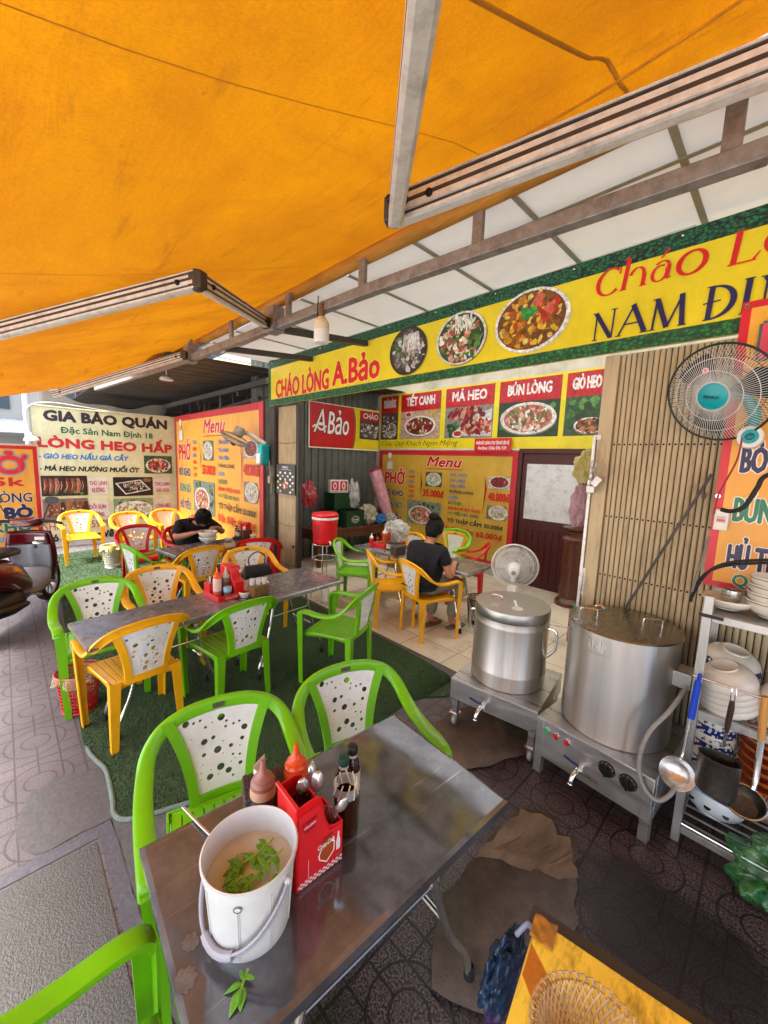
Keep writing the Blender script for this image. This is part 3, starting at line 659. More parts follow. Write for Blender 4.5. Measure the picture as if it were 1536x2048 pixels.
# ------------------------------------------------------------------ awning, its arms and the beam that carries it
def fab_z(x, y):
    s = 1.74 - y
    z = 3.115 - .315 * s - .07 * math.sin(max(0, min(1, s / 3.0)) * math.pi)
    e = max(0., min(1., (-4.2 - x) / 2.3)); e = e * e * (3 - 2 * e)
    z -= e * .12 * max(0, min(1, s / .9)) ** .7
    z -= .035 * math.sin((x + 6.5) * 1.9) * max(0, min(1, s / 1.0)) * .4
    if x > -1.6:                                     # slack fold of cloth beside the roller
        f = max(0., min(1., (x + 1.6) / 1.0)); c = .34 + .10 * math.sin(x * 2.4)
        z -= .04 * f * math.exp(-((s - c) / .07) ** 2) - .02 * f * math.exp(-((s - c - .16) / .05) ** 2)
    return z
def fabric_mat():
    m = bpy.data.materials.new('orange_canvas'); m.use_nodes = True; nt = m.node_tree; L = nt.links; p = nt.nodes['Principled BSDF']; out = nt.nodes['Material Output']
    tc = N(nt, 'ShaderNodeTexCoord')
    def noise(sc, det, rough, st=None, dist=0):
        n = N(nt, 'ShaderNodeTexNoise'); n.inputs['Scale'].default_value = sc; n.inputs['Detail'].default_value = det; n.inputs['Roughness'].default_value = rough; n.inputs['Distortion'].default_value = dist
        if st:
            q = N(nt, 'ShaderNodeMapping'); q.inputs['Scale'].default_value = st; L.new(tc.outputs['Object'], q.inputs[0]); L.new(q.outputs[0], n.inputs[0])
        else: L.new(tc.outputs['Object'], n.inputs[0])
        return n.outputs[0]
    def rng(s, a, b, c, d):
        g = N(nt, 'ShaderNodeMapRange'); g.inputs[1].default_value = a; g.inputs[2].default_value = b; g.inputs[3].default_value = c; g.inputs[4].default_value = d; L.new(s, g.inputs[0]); return g.outputs[0]
    def mixc(f, a, b):
        x = N(nt, 'ShaderNodeMix', data_type='RGBA'); L.new(f, x.inputs[0])
        if isinstance(a, str): x.inputs[6].default_value = (*lin(a), 1)
        else: L.new(a, x.inputs[6])
        x.inputs[7].default_value = (*lin(b), 1); return x.outputs[2]
    c = mixc(rng(noise(1.1, 9, .72, None, .8), .40, .68, 0, .75), '#d98f08', '#b4680c')
    c = mixc(rng(noise(.55, 5, .6, None, 1.2), .45, .68, 0, .55), c, '#a8620c')
    c = mixc(rng(noise(2.2, 9, .75, (1, .35, 1), .6), .54, .70, 0, .55), c, '#9c5c14')
    c = mixc(rng(noise(7, 6, .7, (.3, 1.6, 1)), .58, .72, 0, .55), c, '#8a5216')
    c = mixc(rng(noise(26, 3, .6), .70, .80, 0, .5), c, '#6b3d12')
    c = mixc(rng(noise(220, 2, .5, (1, .3, 1)), .3, .7, 0, .28), c, '#8a4e10')
    L.new(c, p.inputs['Base Color']); p.inputs['Roughness'].default_value = .85; p.inputs['Specular IOR Level'].default_value = .15
    tr = N(nt, 'ShaderNodeBsdfTranslucent'); L.new(c, tr.inputs[0])
    ms = N(nt, 'ShaderNodeMixShader'); ms.inputs[0].default_value = .12; L.new(p.outputs[0], ms.inputs[1]); L.new(tr.outputs[0], ms.inputs[2]); L.new(ms.outputs[0], out.inputs[0])
    b = N(nt, 'ShaderNodeBump'); b.inputs['Strength'].default_value = .35; b.inputs['Distance'].default_value = .02
    L.new(noise(5, 5, .6, (.5, 1.4, 1), .5), b.inputs['Height']); L.new(b.outputs[0], p.inputs['Normal'])
    return m
fabm = fabric_mat()
aw = thing('awning', 'stained orange canvas awning stretched over the pavement tables', 'awning', (0, 0, 0))
b = MB(); b.grid(lambda u, v: (u, v, fab_z(u, v)), [-6.55 + .085 * i for i in range(118)], [1.74 - .05 * j for j in range(60)])
b.build('canvas', fabm, aw, angle=None).data.shade_smooth()
MB().tube([(-6.55, -1.22, fab_z(-3, -1.22)), (3.45, -1.22, fab_z(-3, -1.22))], .04, 10).build('front_bar', M['alu'], aw)
roll = mat('roller_canvas', '#b57f2c', .8, 0, .35, 7, '#7a5527', 5, .6, .5, 26, stretch=(.5, 3, 3))
MB().tube([(-6.5, 1.62, 3.06), (-4.4, 1.72, 3.07), (-2, 1.74, 3.075), (-.2, 1.80, 3.08), (3.0, 1.9, 3.08)], .045, 16).build('roller', roll, aw)
hem = mat('canvas_hem', '#c8841a', .85, 0, .3, 12)
for xs_ in (-5.1, -3.7, -2.3, -.98, 1.0):
    b = MB(); b.tube([(xs_ + .02 * math.sin(j * .7), 1.62 - .2 * j, fab_z(xs_, 1.62 - .2 * j) - .0015) for j in range(14)], .0018, 6, flat=.3); b.build('seam', hem, aw)
b = MB()
b.tube([(-1.0 + .04 * i, 1.74 - (.4 + .10 * math.sin((-1.0 + .04 * i) * 2.4)), fab_z(-1.0 + .04 * i, 1.74 - (.4 + .10 * math.sin((-1.0 + .04 * i) * 2.4))) - .003) for i in range(30)], .004, 6)
for (xa, ya, xb, yb) in ((-.60, .52, -.50, 1.50), (-3.6, .04, -2.45, .62)):
    b.build('seam', hem, aw); b = MB(); b.tube([(xa + (xb - xa) * t / 20, ya + (yb - ya) * t / 20, fab_z(xa + (xb - xa) * t / 20, ya + (yb - ya) * t / 20) - .002) for t in range(21)], .007, 8, flat=.35)
b.build('seam', hem, aw)
def arm_seg(b, a, c, w=.085, h=.048):
    """extruded arm: a flat bar with rounded ribs along it"""
    a, c = Vector(a), Vector(c); d = (c - a).normalized(); x = d.cross(Vector((0, 0, 1))).normalized(); z = x.cross(d)
    side = [(-.5, .30), (-.46, .5), (-.36, .5), (-.33, .36), (-.24, .36), (-.21, .5), (-.02, .5), (.01, .30), (.10, .30), (.13, .46), (.30, .46), (.33, .34), (.40, .34), (.43, .5), (.48, .5), (.5, .3)]
    prof = [(p, -q) for p, q in side] + [(p, q) for p, q in reversed(side)]
    # the wide face of the arm hangs upright and a little outward
    secs = [[p + (x * q[1] * h * 1.0 + z * q[0] * w) for q in prof] for p in (a, c)]
    b.loft([[tuple(v) for v in s] for s in secs], smooth=False)
def arm(label, pts, wrist, w=.085):
    t = bpy.data.objects.new('folding_arm', None); COL.objects.link(t); t.location = pts[0]; t.parent = aw; t['label'] = label
    o = Vector(pts[0])
    for i in range(len(pts) - 1):
        b = MB(); a_, c_ = Vector(pts[i]) - o, Vector(pts[i + 1]) - o; arm_seg(b, a_, c_, w); bar = b.build('arm_bar', M['alu'], t, angle=20)
        d_ = (c_ - a_).normalized(); x_ = d_.cross(Vector((0, 0, 1))).normalized(); z_ = x_.cross(d_); g_ = MB()
        for zz in (-.30, .06, .37):
            for s_ in (1, -1): g_.bar(a_ + z_ * zz * w + x_ * s_ * .0195, c_ + z_ * zz * w + x_ * s_ * .0195, .007, .006 + .006 * (zz == .06), up=z_)
        g_.build('groove', M['dark_steel'], bar)  # raised dark strips paint the shade of the channels along the arm
    for q in wrist:
        q = Vector(q) - o; j = MB()
        j.lathe([(.0001, -.045), (.024, -.045), (.027, -.02), (.027, .02), (.024, .045), (.0001, .045)], 12, Matrix.Translation(q))
        j.box(-.036, .036, -.024, .024, -.038, .038, Matrix.Translation(q) @ Matrix.Rotation(R(30), 4, 'Z'))
        j.build('joint', M['dark_steel'], t, bevel=.004)
    s = MB()
    for i in range(len(pts) - 1):
        a, c = Vector(pts[i]) - o, Vector(pts[i + 1]) - o; d = (c - a); l = d.length; d.normalize(); x = d.cross(Vector((0, 0, 1))).normalized()
        for k in (.09, l - .13): s.sphere(a + d * k - x * .026, .013, 8, 6); s.sphere(a + d * k + x * .026, .013, 8, 6)
    s.build('bolt', M['black_iron'], t)
    return t
arm('pale aluminium folding arm elbowed above the bowl-laden steel rack side', [(.75, 1.78, 2.93), (-1.06, 1.04, 2.66), (1.42, -1.2, 2.09)], [(-1.06, 1.04, 2.66)], .1)
arm('aluminium folding arm elbowed over the long pavement table beside the bulb', [(-3.05, 1.58, 2.86), (-2.02, .71, 2.6), (-4.94, -1.2, 2.09)], [(-2.02, .71, 2.6), (-3.05, 1.58, 2.86)], .08)
arm('straight aluminium awning arm near the cream banner, farthest of the arms', [(-4.72, 1.5, 2.86), (-6.42, .52, 2.47)], [(-4.72, 1.5, 2.86)], .075)
be = thing('awning_beam', 'rusty square steel beam carrying the awning roller', 'beam', (-2, 1.7, 2.85))
BL = [(-8.4, 1.24), (-4.63, 1.59), (-1.88, 1.72), (-.17, 1.87), (3.0, 2.1)]
def beam_y(x):
    for (a, c), (d, e) in zip(BL, BL[1:]):
        if x <= d: return c + (e - c) * (x - a) / (d - a)
    return BL[-1][1]
b = MB()
for p, q in zip(BL, BL[1:]): b.bar((p[0] + 2, p[1] - 1.7, 0), (q[0] + 2, q[1] - 1.7, 0), .06, .065)
b.build('rail', M['galv'], be, bevel=.004)
b = MB()
for x in (-5.6, -4.75, -3.8, -2.85, -2.02, -1.22, -.27, .55, 1.4):
    y = beam_y(x); b.box(x + 2 - .028, x + 2 + .028, y - 1.7 - .012, y - 1.7 + .012, .033, .20)
for x in (-4.75, -3.05): b.box(x + 2 - .07, x + 2 + .07, beam_y(x) - 1.75, beam_y(x) - 1.65, -.05, .14)
b.build('upright', M['galv'], be)
b = MB()
for x, z1 in ((-3.05, .08), (-4.0, .08), (1.2, .08)): b.bar((x + 2, beam_y(x) - 1.7 + .03, -.01), (x + 2 + .02, 2.64 - 1.7, z1), .05, .05)
b.build('strut', M['dark_steel'], be)
b = MB()
b.tube(spline([(-.4 + 2 - 2, -.06, .06), (-.42, -.05, -.05), (-.40, -.06, -.12)], 4), .004, 6)
b.build('wire', M['black_plastic'], be)

def bulb(name, label, x, y, z, s=1., shade=False):
    t = thing(name, label, 'light bulb', (x, y, z))
    if not shade:
        MB().lathe([(.0001, -.0), (.018, .0), (.02, .03), (.014, .035), (.014, .075), (.0001, .075)], 16, Matrix.Scale(s, 4)).build('socket', mat('rusty_socket', '#7a5a3c', .6, .3, .3, 30), t)
        MB().lathe([(.02, 0), (.03, -.01), (.046, -.035), (.048, -.06), (.047, -.08)], 24, Matrix.Scale(s, 4)).build('housing', M['cream'], t)
        MB().lathe([(.047, -.08), (.047, -.14), (.042, -.155), (.0001, -.16)], 24, Matrix.Scale(s, 4)).build('diffuser', M['white_plastic'], t)
    else:
        MB().lathe([(.0001, .03), (.05, .02), (.09, -.02), (.095, -.05), (.0001, -.055)], 24, Matrix.Scale(s, 4)).build('dome', M['white_plastic'], t)
        MB().tube([(0, 0, .02), (0, 0, .09)], .008, 8).build('stem', M['white_plastic'], t)
    return t
bulb('light_bulb', 'capsule shaped bulb hanging under the awning beam before the yellow banner', -2.385, 1.66, 2.775, 1.12)
bulb('light_bulb', 'small white dome lamp under the beam near the dark shed roof', -6.1, 1.7, 2.84, .9, True)
bulb('wall_lamp', 'round white lamp at the outer edge of the cream banner', -9.2, .40, 1.99, 1.15, True)
cb = MB().tube(spline([(-9.2, .40, 2.0), (-9.22, .36, 2.2), (-9.21, .38, 2.5), (-9.2, .7, 2.62), (-9.2, 1.6, 2.56), (-9.2, 2.6, 2.56)], 6), .007, 8)
tag(cb.build('white_cable', M['white_plastic']), 'white cable running up from the round wall lamp along the banner top', 'cable')

# ------------------------------------------------------------------ signs
# the long yellow banner over the opening
NAVY = '#23204f'; RED = '#d2181f'; GRN = '#0f7a55'; BLU = '#1f78c8'
def leaf_mat(name, c0, c1, c2, sc):
    m = bpy.data.materials.new(name); m.use_nodes = True; nt = m.node_tree; L = nt.links; p = nt.nodes['Principled BSDF']; p.inputs['Roughness'].default_value = .45
    tc = N(nt, 'ShaderNodeTexCoord'); mp = N(nt, 'ShaderNodeMapping'); mp.inputs['Scale'].default_value = (1, 1, 1.4); L.new(tc.outputs['Object'], mp.inputs[0])
    v = N(nt, 'ShaderNodeTexVoronoi'); v.inputs['Scale'].default_value = sc; L.new(mp.outputs[0], v.inputs['Vector'])
    r = N(nt, 'ShaderNodeValToRGB'); r.color_ramp.elements[0].color = (*lin(c1), 1); r.color_ramp.elements[1].position = .75; r.color_ramp.elements[1].color = (*lin(c0), 1)
    e = r.color_ramp.elements.new(.35); e.color = (*lin(c2), 1)
    L.new(v.outputs['Distance'], r.inputs[0])
    h = N(nt, 'ShaderNodeMix', data_type='RGBA', blend_type='MULTIPLY'); h.inputs[0].default_value = .5; L.new(r.outputs[0], h.inputs[6]); L.new(v.outputs['Color'], h.inputs[7]); L.new(h.outputs[2], p.inputs['Base Color'])
    return m
sg = thing('shop_banner', 'long yellow banner with green leaf border over the shop opening', 'banner', (-5.04, 2.66, 2.485))
XO, ZO = -5.04, 2.485
P_ = MB().box(0, 6.6, 0, .02, 0, .572); P_.build('panel', mat('banner_backing', '#c9b83a', .5), sg)
p = Print(-.002); p.rect(.07, .075, 6.6, .478, '#e3cb20')
rnd = random.Random(3)
p.build('yellow_print', M['print'], sg)
bord = Print(-.003)
bord.rect(0, 0, 6.6, .075, '#ffffff'); bord.rect(0, .075, .07, .478, '#ffffff'); bord.build('grass_border_print', leaf_mat('printed_grass', '#0c3f20', '#3f9a52', '#1c6a35', 46), sg)
bord = Print(-.003); bord.rect(0, .478, 6.6, .572, '#ffffff'); bord.build('leaf_border_print', leaf_mat('printed_leaves', '#04160e', '#2f8f62', '#12623f', 60), sg)
p = Print(-.0045)
T = lambda t, a, z, w, h, c, **k: p.text(t, a - XO, z - ZO, w, h, c, **k)
T('CHÁO LÒNG', -4.84, 2.575, 1.18, .215, RED, bold=.035, out='#f0e070', outw=.02)
T('A.Bảo', -3.60, 2.60, .76, .235, RED, bold=.035, out='#f0e070', outw=.02)
# serif letters drawn with a broad pen
def ser(col):
    q = lambda a, b, c, d, w, w2=None: p.quad((a - XO, b - ZO), (c - XO, d - ZO), w, w2 if w2 is not None else w, col)
    return q
qr = ser(RED); qn = ser(NAVY)
def arc(cx, cz, rx, rz, t0, t1, w0, w1, col, n=22, lean=.1):
    pts, ws = [], []
    for i in range(n + 1):
        t = R(t0 + (t1 - t0) * i / n); z = rz * math.sin(t); pts.append((cx + rx * math.cos(t) + lean * z - XO, cz + z - ZO)); ws.append(w0 + (w1 - w0) * abs(math.cos(t)) ** 1.5)
    p.stroke(pts, ws, col)
arc(-.875, 2.895, .062, .072, 48, 318, .008, .024, RED)                         # C
qr(-.823, 2.925, -.817, 2.962, .011, .004)
qr(-.80, 2.828, -.78, 2.995, .022); qr(-.805, 2.990, -.775, 2.998, .006); qr(-.818, 2.829, -.783, 2.829, .006)   # h
arc(-.735, 2.885, .034, .046, 5, 165, .007, .018, RED, 14, .1); qr(-.703, 2.830, -.698, 2.890, .021); qr(-.718, 2.829, -.684, 2.829, .006)
arc(-.625, 2.868, .034, .040, 60, 395, .007, .017, RED, 20); qr(-.592, 2.835, -.583, 2.905, .019); arc(-.617, 2.902, .032, .026, 10, 150, .006, .014, RED, 12); qr(-.592, 2.833, -.572, 2.838, .007)   # a
qr(-.625, 2.945, -.59, 2.985, .006, .013)
arc(-.485, 2.882, .056, .056, 0, 360, .010, .024, RED, 30)                      # o
qr(-.318, 2.818, -.305, 2.962, .024); qr(-.338, 2.817, -.235, 2.817, .008); qr(-.245, 2.818, -.222, 2.852, .01, .005); qr(-.325, 2.963, -.278, 2.963, .007)   # L
arc(-.145, 2.882, .056, .056, 0, 360, .010, .024, RED, 30); qr(-.16, 2.985, -.125, 2.952, .013, .006)
def Nn(x, s=1.):
    qn(x, 2.572, x + .006, 2.728, .009); qn(x, 2.728, x + .088, 2.575, .024); qn(x + .092, 2.572, x + .1, 2.733, .009)
    qn(x - .014, 2.573, x + .016, 2.573, .006); qn(x - .018, 2.728, x + .008, 2.728, .006); qn(x + .082, 2.733, x + .116, 2.733, .006)
Nn(-.93)
qn(-.80, 2.573, -.727, 2.735, .010); qn(-.735, 2.735, -.668, 2.575, .026); qn(-.776, 2.632, -.69, 2.632, .008); qn(-.815, 2.573, -.785, 2.573, .006); qn(-.69, 2.573, -.645, 2.573, .006)   # A
qn(-.632, 2.573, -.618, 2.733, .011); qn(-.618, 2.732, -.565, 2.575, .025); qn(-.565, 2.575, -.503, 2.735, .010); qn(-.508, 2.735, -.497, 2.573, .024); qn(-.645, 2.573, -.618, 2.573, .006); qn(-.515, 2.573, -.478, 2.573, .006); qn(-.64, 2.733, -.612, 2.733, .006)   # M
qn(-.39, 2.573, -.383, 2.733, .023); arc(-.378, 2.653, .082, .077, -90, 90, .008, .026, NAVY, 20, .08); qn(-.415, 2.655, -.345, 2.66, .007); qn(-.41, 2.574, -.37, 2.574, .006); qn(-.405, 2.733, -.37, 2.733, .006)   # D with bar
qn(-.25, 2.573, -.243, 2.733, .024); qn(-.27, 2.574, -.23, 2.574, .006); qn(-.262, 2.733, -.224, 2.733, .006); p.ell(-.246 - XO, 2.545 - ZO, .012, .009, NAVY)   # I with dot
Nn(-.185)
p.build('lettering', M['print'], sg)
for n_, (a, z, ra, rb, rot, pal, rim, bc) in enumerate(((-2.49, 2.775, .225, .205, 0, 'grey', '#2a2622', '#3a352e'), (-1.93, 2.775, .235, .20, 0, 'noodle', '#ddd8d0', '#2f4a24'), (-1.36, 2.785, .265, .205, .0, 'curry', '#efece4', '#7a4a1a'))):
    f = Print(-.0055 - .0002 * n_); ca, cz = a - XO, z - ZO
    f.ell(ca + .01, cz - .008, ra, rb, '#9a8c1c' if n_ < 2 else '#ded8cc'); f.ell(ca, cz, ra, rb, rim); f.ell(ca, cz, ra * .92, rb * .92, bc)
    if n_ == 0: f.blobs(22, in_ell(ca - .05, cz + .02, ra * .6, rb * .7), PAL['leaf'], .02, .04)
    f.blobs(170, in_ell(ca, cz, ra * .82, rb * .82), PAL[pal], .010, .03)
    if n_ == 1:
        for k in range(26): q = random.uniform(-.05, .1); f.stroke([(ca + q, cz + .03 + random.uniform(0, .04)), (ca + q + random.uniform(-.02, .02), cz + .1), (ca + q * .8 + random.uniform(-.03, .03), cz + .165)], .006, '#f4f0e4')
        f.blobs(9, in_rect(ca + .09, cz - .08, ca + .17, cz + .04), PAL['leaf'], .02, .035)
    if n_ == 0:
        for k in range(16): q = random.uniform(-.06, .14); f.stroke([(ca + q, cz), (ca + q * .8 + .01, cz + .14)], .016, random.choice(['#e2ded6', '#c8c2ba', '#f0ece6']))
    if n_ == 2:
        f.blobs(12, in_ell(ca + .09, cz + .05, .1, .08), ['#c8402a', '#d86a4a', '#b8301e'], .02, .04, 2.2); f.blobs(7, in_ell(ca - .01, cz + .05, .06, .025), ['#2f8f3a', '#47ad4c'], .02, .032)
    f.build('food_print', M['photo_near'], sg)
b = MB()
for k in range(12): b.sphere((.1 + .55 * k, -.003, .545), .008, 8, 6)
b.build('eyelet', M['chrome'], sg)

# inner banner on the back wall, its printed strip on the side wall
ib = thing('inner_banner', 'yellow printed banner of dish pictures across the back wall', 'banner', (-5.93, 5.60, 2.03)); XO, ZO = -5.93, 2.03
MB().box(0, 6.2, 0, .01, 0, 1.06).build('panel', mat('inner_banner_backing', '#d9c92e', .5), ib)
p = Print(-.002); p.rect(0, 0, 6.2, 1.06, '#e5d21e'); p.rect(0, 0, 6.2, .018, '#efe8d8')
p.text('Chúc Quý Khách Ngon Miệng', .06, .075, 1.88, .095, '#6b5a10', bold=.0, shear=.35)
p.build('yellow_print', M['print'], ib)
for k, (a0, a1, ttl, pal, bgc, bowl, n_) in enumerate(((.03, .50, 'CHÁO LÒNG', 'grey', '#4a3f36', (.62, .3, .3, .28), 90), (.575, 1.535, 'TIẾT CANH', 'blood', '#c9a78a', (.5, .42, .4, .36), 120), (1.64, 2.58, 'MÁ HEO', 'red', '#8f8a80', None, 70), (2.67, 3.61, 'BÚN LÒNG', 'noodle', '#2c4020', (.5, .48, .46, .45), 150), (3.68, 4.19, 'GIÒ HEO', 'brown', '#3f5a34', (.66, .22, .4, .2), 90))):
    f = Print(-.0035); b0, b1 = .195, 1.03
    f.rect(a0, b0, a1, b1, bgc); w = a1 - a0
    ch = .62; hz = b0 + (b1 - b0) * ch
    if bowl:
        ca, cb_, ra, rb = a0 + w * bowl[0], b0 + (hz - b0) * bowl[1] + .02, w * bowl[2], (hz - b0) * bowl[3]
        if pal in ('noodle', 'brown'): f.blobs(40, in_rect(a0 + .08, b0 + .08, a1 - .08, hz - .08), PAL['leaf'], .04, .08)
        if pal == 'grey': f.blobs(40, in_rect(a0 + .05, b0 + .05, a1 - .05, hz - .05), PAL['grey'], .02, .05)
        f.ell(ca, cb_ - .02, ra * 1.02, rb, '#7d766c'); f.ell(ca, cb_, ra, rb, '#ece6dc'); f.ell(ca, cb_, ra * .86, rb * .84, PAL[pal][1]); f.blobs(n_, in_ell(ca, cb_, ra * .76, rb * .74), PAL[pal], .012, .04)
        if pal == 'blood': f.ell(a0 + .2, hz - .06, .09, .05, '#ece6dc'); f.ell(a0 + .2, hz - .06, .07, .036, '#b83020'); f.ell(a1 - .16, hz - .04, .1, .05, '#c8a83a')
    else:
        f.blobs(18, in_rect(a0 + .05, b0 + .06, a0 + .3, b0 + .25), PAL['leaf'], .03, .06)
        f.poly([(a0 + .15, b0 + .05), (a1 - .02, b0 + .02), (a1 - .03, b0 + .45), (a0 + .5, b0 + .35)], '#d8d4cc')
        f.blobs(60, in_ell(a0 + .45, b0 + .40, .36, .09), PAL['red'][:5], .03, .06, 2); f.blobs(60, in_ell(a0 + .62, b0 + .18, .28, .10), PAL['red'][:5], .03, .06, 2)
        f.ell(a0 + .28, b0 + .07, .1, .06, '#ece6dc'); f.ell(a0 + .28, b0 + .075, .08, .045, '#c0381c')
    f.rect(a0, hz, a1, b1, '#c8151e')
    f.text(ttl, a0 + w * .14, hz + .10, w * .72, .15, '#f6f0ea', bold=.035)
    f.build('food_print', M['photo_far'], ib)
hl = thing('hotline_sign', 'small red notice with white lettering at the top of the inner menu', 'sign', (-3.62, 5.535, 2.0))
MB().box(0, .64, 0, .01, 0, .21).build('panel', mat('red_notice', '#c8151e', .45), hl)
p = Print(-.001); p.rect(.012, .012, .628, .198, '#d01a22'); p.text('NHẬN ĐẶT QUÁN CƠ BA TẬN NƠI LIÊN HỆ', .03, .115, .58, .05, '#f4e8e0', bold=.02); p.text('Hotline: 0366 096 939', .07, .035, .5, .05, '#f4e8e0', bold=.02)
p.build('lettering', M['print'], hl)
ab = thing('side_banner', 'red and yellow banner with white script lettering on the inner side wall', 'banner', (-5.925, 3.88, 1.99), 90); 
MB().box(0, 1.68, 0, .012, 0, .80).build('panel', mat('side_banner_backing', '#efe8d8', .5), ab)
p = Print(-.001); p.rect(.02, .02, 1.68, .79, '#e5d21e')
p.poly([(.02, .02)] + [(.98 + .09 * math.cos(t), .40 + .40 * math.sin(t)) for t in [R(-72 + 9 * i) for i in range(17)]] + [(.02, .79)], '#2f7a35')
p.poly([(.02, .02)] + [(.955 + .09 * math.cos(t), .40 + .40 * math.sin(t)) for t in [R(-72 + 9 * i) for i in range(17)]] + [(.02, .79)], '#c3141d')
p.text('A', .10, .28, .26, .42, '#f4efe8', bold=.0, shear=.25, out='#5a0a10', outw=.03); p.text('Bảo', .40, .27, .5, .40, '#f4efe8', bold=.01, shear=.18, out='#5a0a10', outw=.03)
p.stroke([(.08 + .05 * i, .36 + .04 * math.sin(i * 1.3)) for i in range(7)], .03, '#f4efe8')
p.build('lettering', M['print'], ab)
f = Print(-.008); f.rect(1.16, .22, 1.67, .76, '#4a3f36'); f.blobs(60, in_rect(1.22, .27, 1.62, .5), PAL['grey'], .02, .05); f.rect(1.16, .57, 1.67, .76, '#c8151e'); f.text('CHÁO', 1.24, .62, .4, .1, '#f6f0ea', bold=.035); f.build('food_print', M['photo_far'], ab)

# menu boards: the same print hung twice, plus the tall one on the gate
def menu_board(name, label, loc, Wd, Hd, fx, fz, bgc, rz=0, hide_logo=False):
    """fx, fz turn the coordinates measured on the outer board into this one's"""
    t = thing(name, label, 'menu board', loc, rz)
    MB().box(0, Wd, 0, .02, 0, Hd).build('panel', mat('menu_backing', '#b03a30', .5), t)
    p = Print(-.001); bw = .03 * Wd
    p.rect(0, 0, Wd, Hd, '#c8202a'); p.rect(bw, bw, Wd - bw, Hd - bw * .9, bgc)
    A = lambda x: fx(x); Z = lambda z: fz(z)
    def tx(s, a, z, w, h, c, **k):
        a0, a1 = A(a), A(a + w); z0, z1 = Z(z), Z(z + h); p.text(s, a0, z0, a1 - a0, z1 - z0, c, **k)
    tx('Menu', -7.57, 2.19, 1.0, .24, '#c3141d', bold=.035, shear=.28, out='#f6ead8', outw=.025)
    p.rect(A(-7.57), Z(2.125), A(-6.57), Z(2.14), '#c3141d')
    for s, a, z, w, h, c in (('PHỞ', -8.97, 1.69, .71, .30, RED), ('BÒ KHO', -8.97, 1.365, .68, .155, NAVY), ('BÚN BÒ', -8.96, 1.035, .66, .16, GRN), ('HỦ TIẾU', -8.97, .69, .66, .15, NAVY)):
        tx(s, a, z, w, h, c, bold=.04, out='#f4e6d0', outw=.03)
    for s, z, c in (('TÁI', 2.0, BLU), ('NẠM', 1.875, RED), ('GÂN', 1.75, BLU), ('VIÊN', 1.62, RED), ('TIM', 1.50, RED), ('LƯỠI', 1.375, RED)): tx(s, -8.12, z, .2, .062, c, bold=.03)
    for s, a, z, w, h, c in (('TÁI NẠM', -6.86, 1.988, .44, .062, BLU), ('TÁI GÂN', -6.86, 1.857, .40, .06, BLU), ('TÁI VIÊN', -6.86, 1.725, .42, .062, BLU), ('THĂNG LONG', -6.87, 1.595, .64, .06, NAVY), ('SƯỜN', -6.865, 1.453, .25, .066, BLU), ('ĐUÔI BÒ', -6.87, 1.318, .36, .075, GRN), ('BÁNH MÌ BÒ KHO', -6.87, 1.195, .85, .07, RED), ('HỦ TIẾU BÒ KHO', -6.87, 1.08, .81, .062, GRN), ('TÔ THẬP CẨM: 50.000đ', -6.88, .89, 1.39, .09, '#123c3c'), ('Đặc Biệt: 60.000đ', -6.90, .665, 1.41, .12, RED)):
        tx(s, a, z, w, h, c, bold=.028)
    tx('35.000đ', -7.63, 1.45, .61, .16, RED, bold=.035); tx('40.000đ', -5.87, 1.512, .48, .17, RED, bold=.035)
    for x in (-7.72, -5.97): p.quad((A(x), Z(2.03)), (A(x + .04), Z(1.75)), .004, .03, '#a3141d', True); p.quad((A(x + .04), Z(1.75)), (A(x), Z(1.2 if x > -6 else 1.5)), .03, .004, '#a3141d', True)
    p.rect(A(-6.97), Z(.75), A(-6.96), Z(2.05), '#caa25a')
    p.build('lettering', M['print'], t)
    for k, (a0, z0, a1, z1, pal, bowl, bgp) in enumerate(((-7.57, 1.697, -7.09, 2.05, 'pale', (.5, .5, .46, .46), '#5f7a4a'), (-8.13, .70, -7.07, 1.31, 'noodle', (.42, .42, .36, .38), '#8a9484'), (-5.88, 1.765, -5.39, 2.03, 'red', (.5, .55, .48, .5), '#c8b8a8'), (-5.88, 1.10, -5.44, 1.41, 'pale', (.6, .5, .5, .5), '#a07a68'))):
        food('food_print', t, A(a0), Z(z0), A(a1), Z(z1), M['photo_far'], -.012 - .0001 * k, bgp, pal, bowl, 90, r=.035, leafy=(k != 2))
    c = Print(-.011); ca, cz = A(-8.80), Z(2.28); s = A(-7.8) - A(-8.8)                 # plain little cook in a white hat
    c.poly([(ca - .1 * s, cz - .2 * s), (ca + .12 * s, cz - .2 * s), (ca + .1 * s, cz), (ca - .06 * s, cz)], '#e8e4dc'); c.ell(ca, cz + .05 * s, .06 * s, .07 * s, '#d8a888'); c.ell(ca, cz + .15 * s, .065 * s, .07 * s, '#f0ece4')
    c.build('cook_print', M['print'], t)
    return t
menu_board('menu_board', 'tall orange menu board with red edge standing outside the shop next to the cream banner', (-9.20, 2.69, .05), 3.93, 2.52, lambda x: x + 9.20, lambda z: z - .05, '#f0ad42')
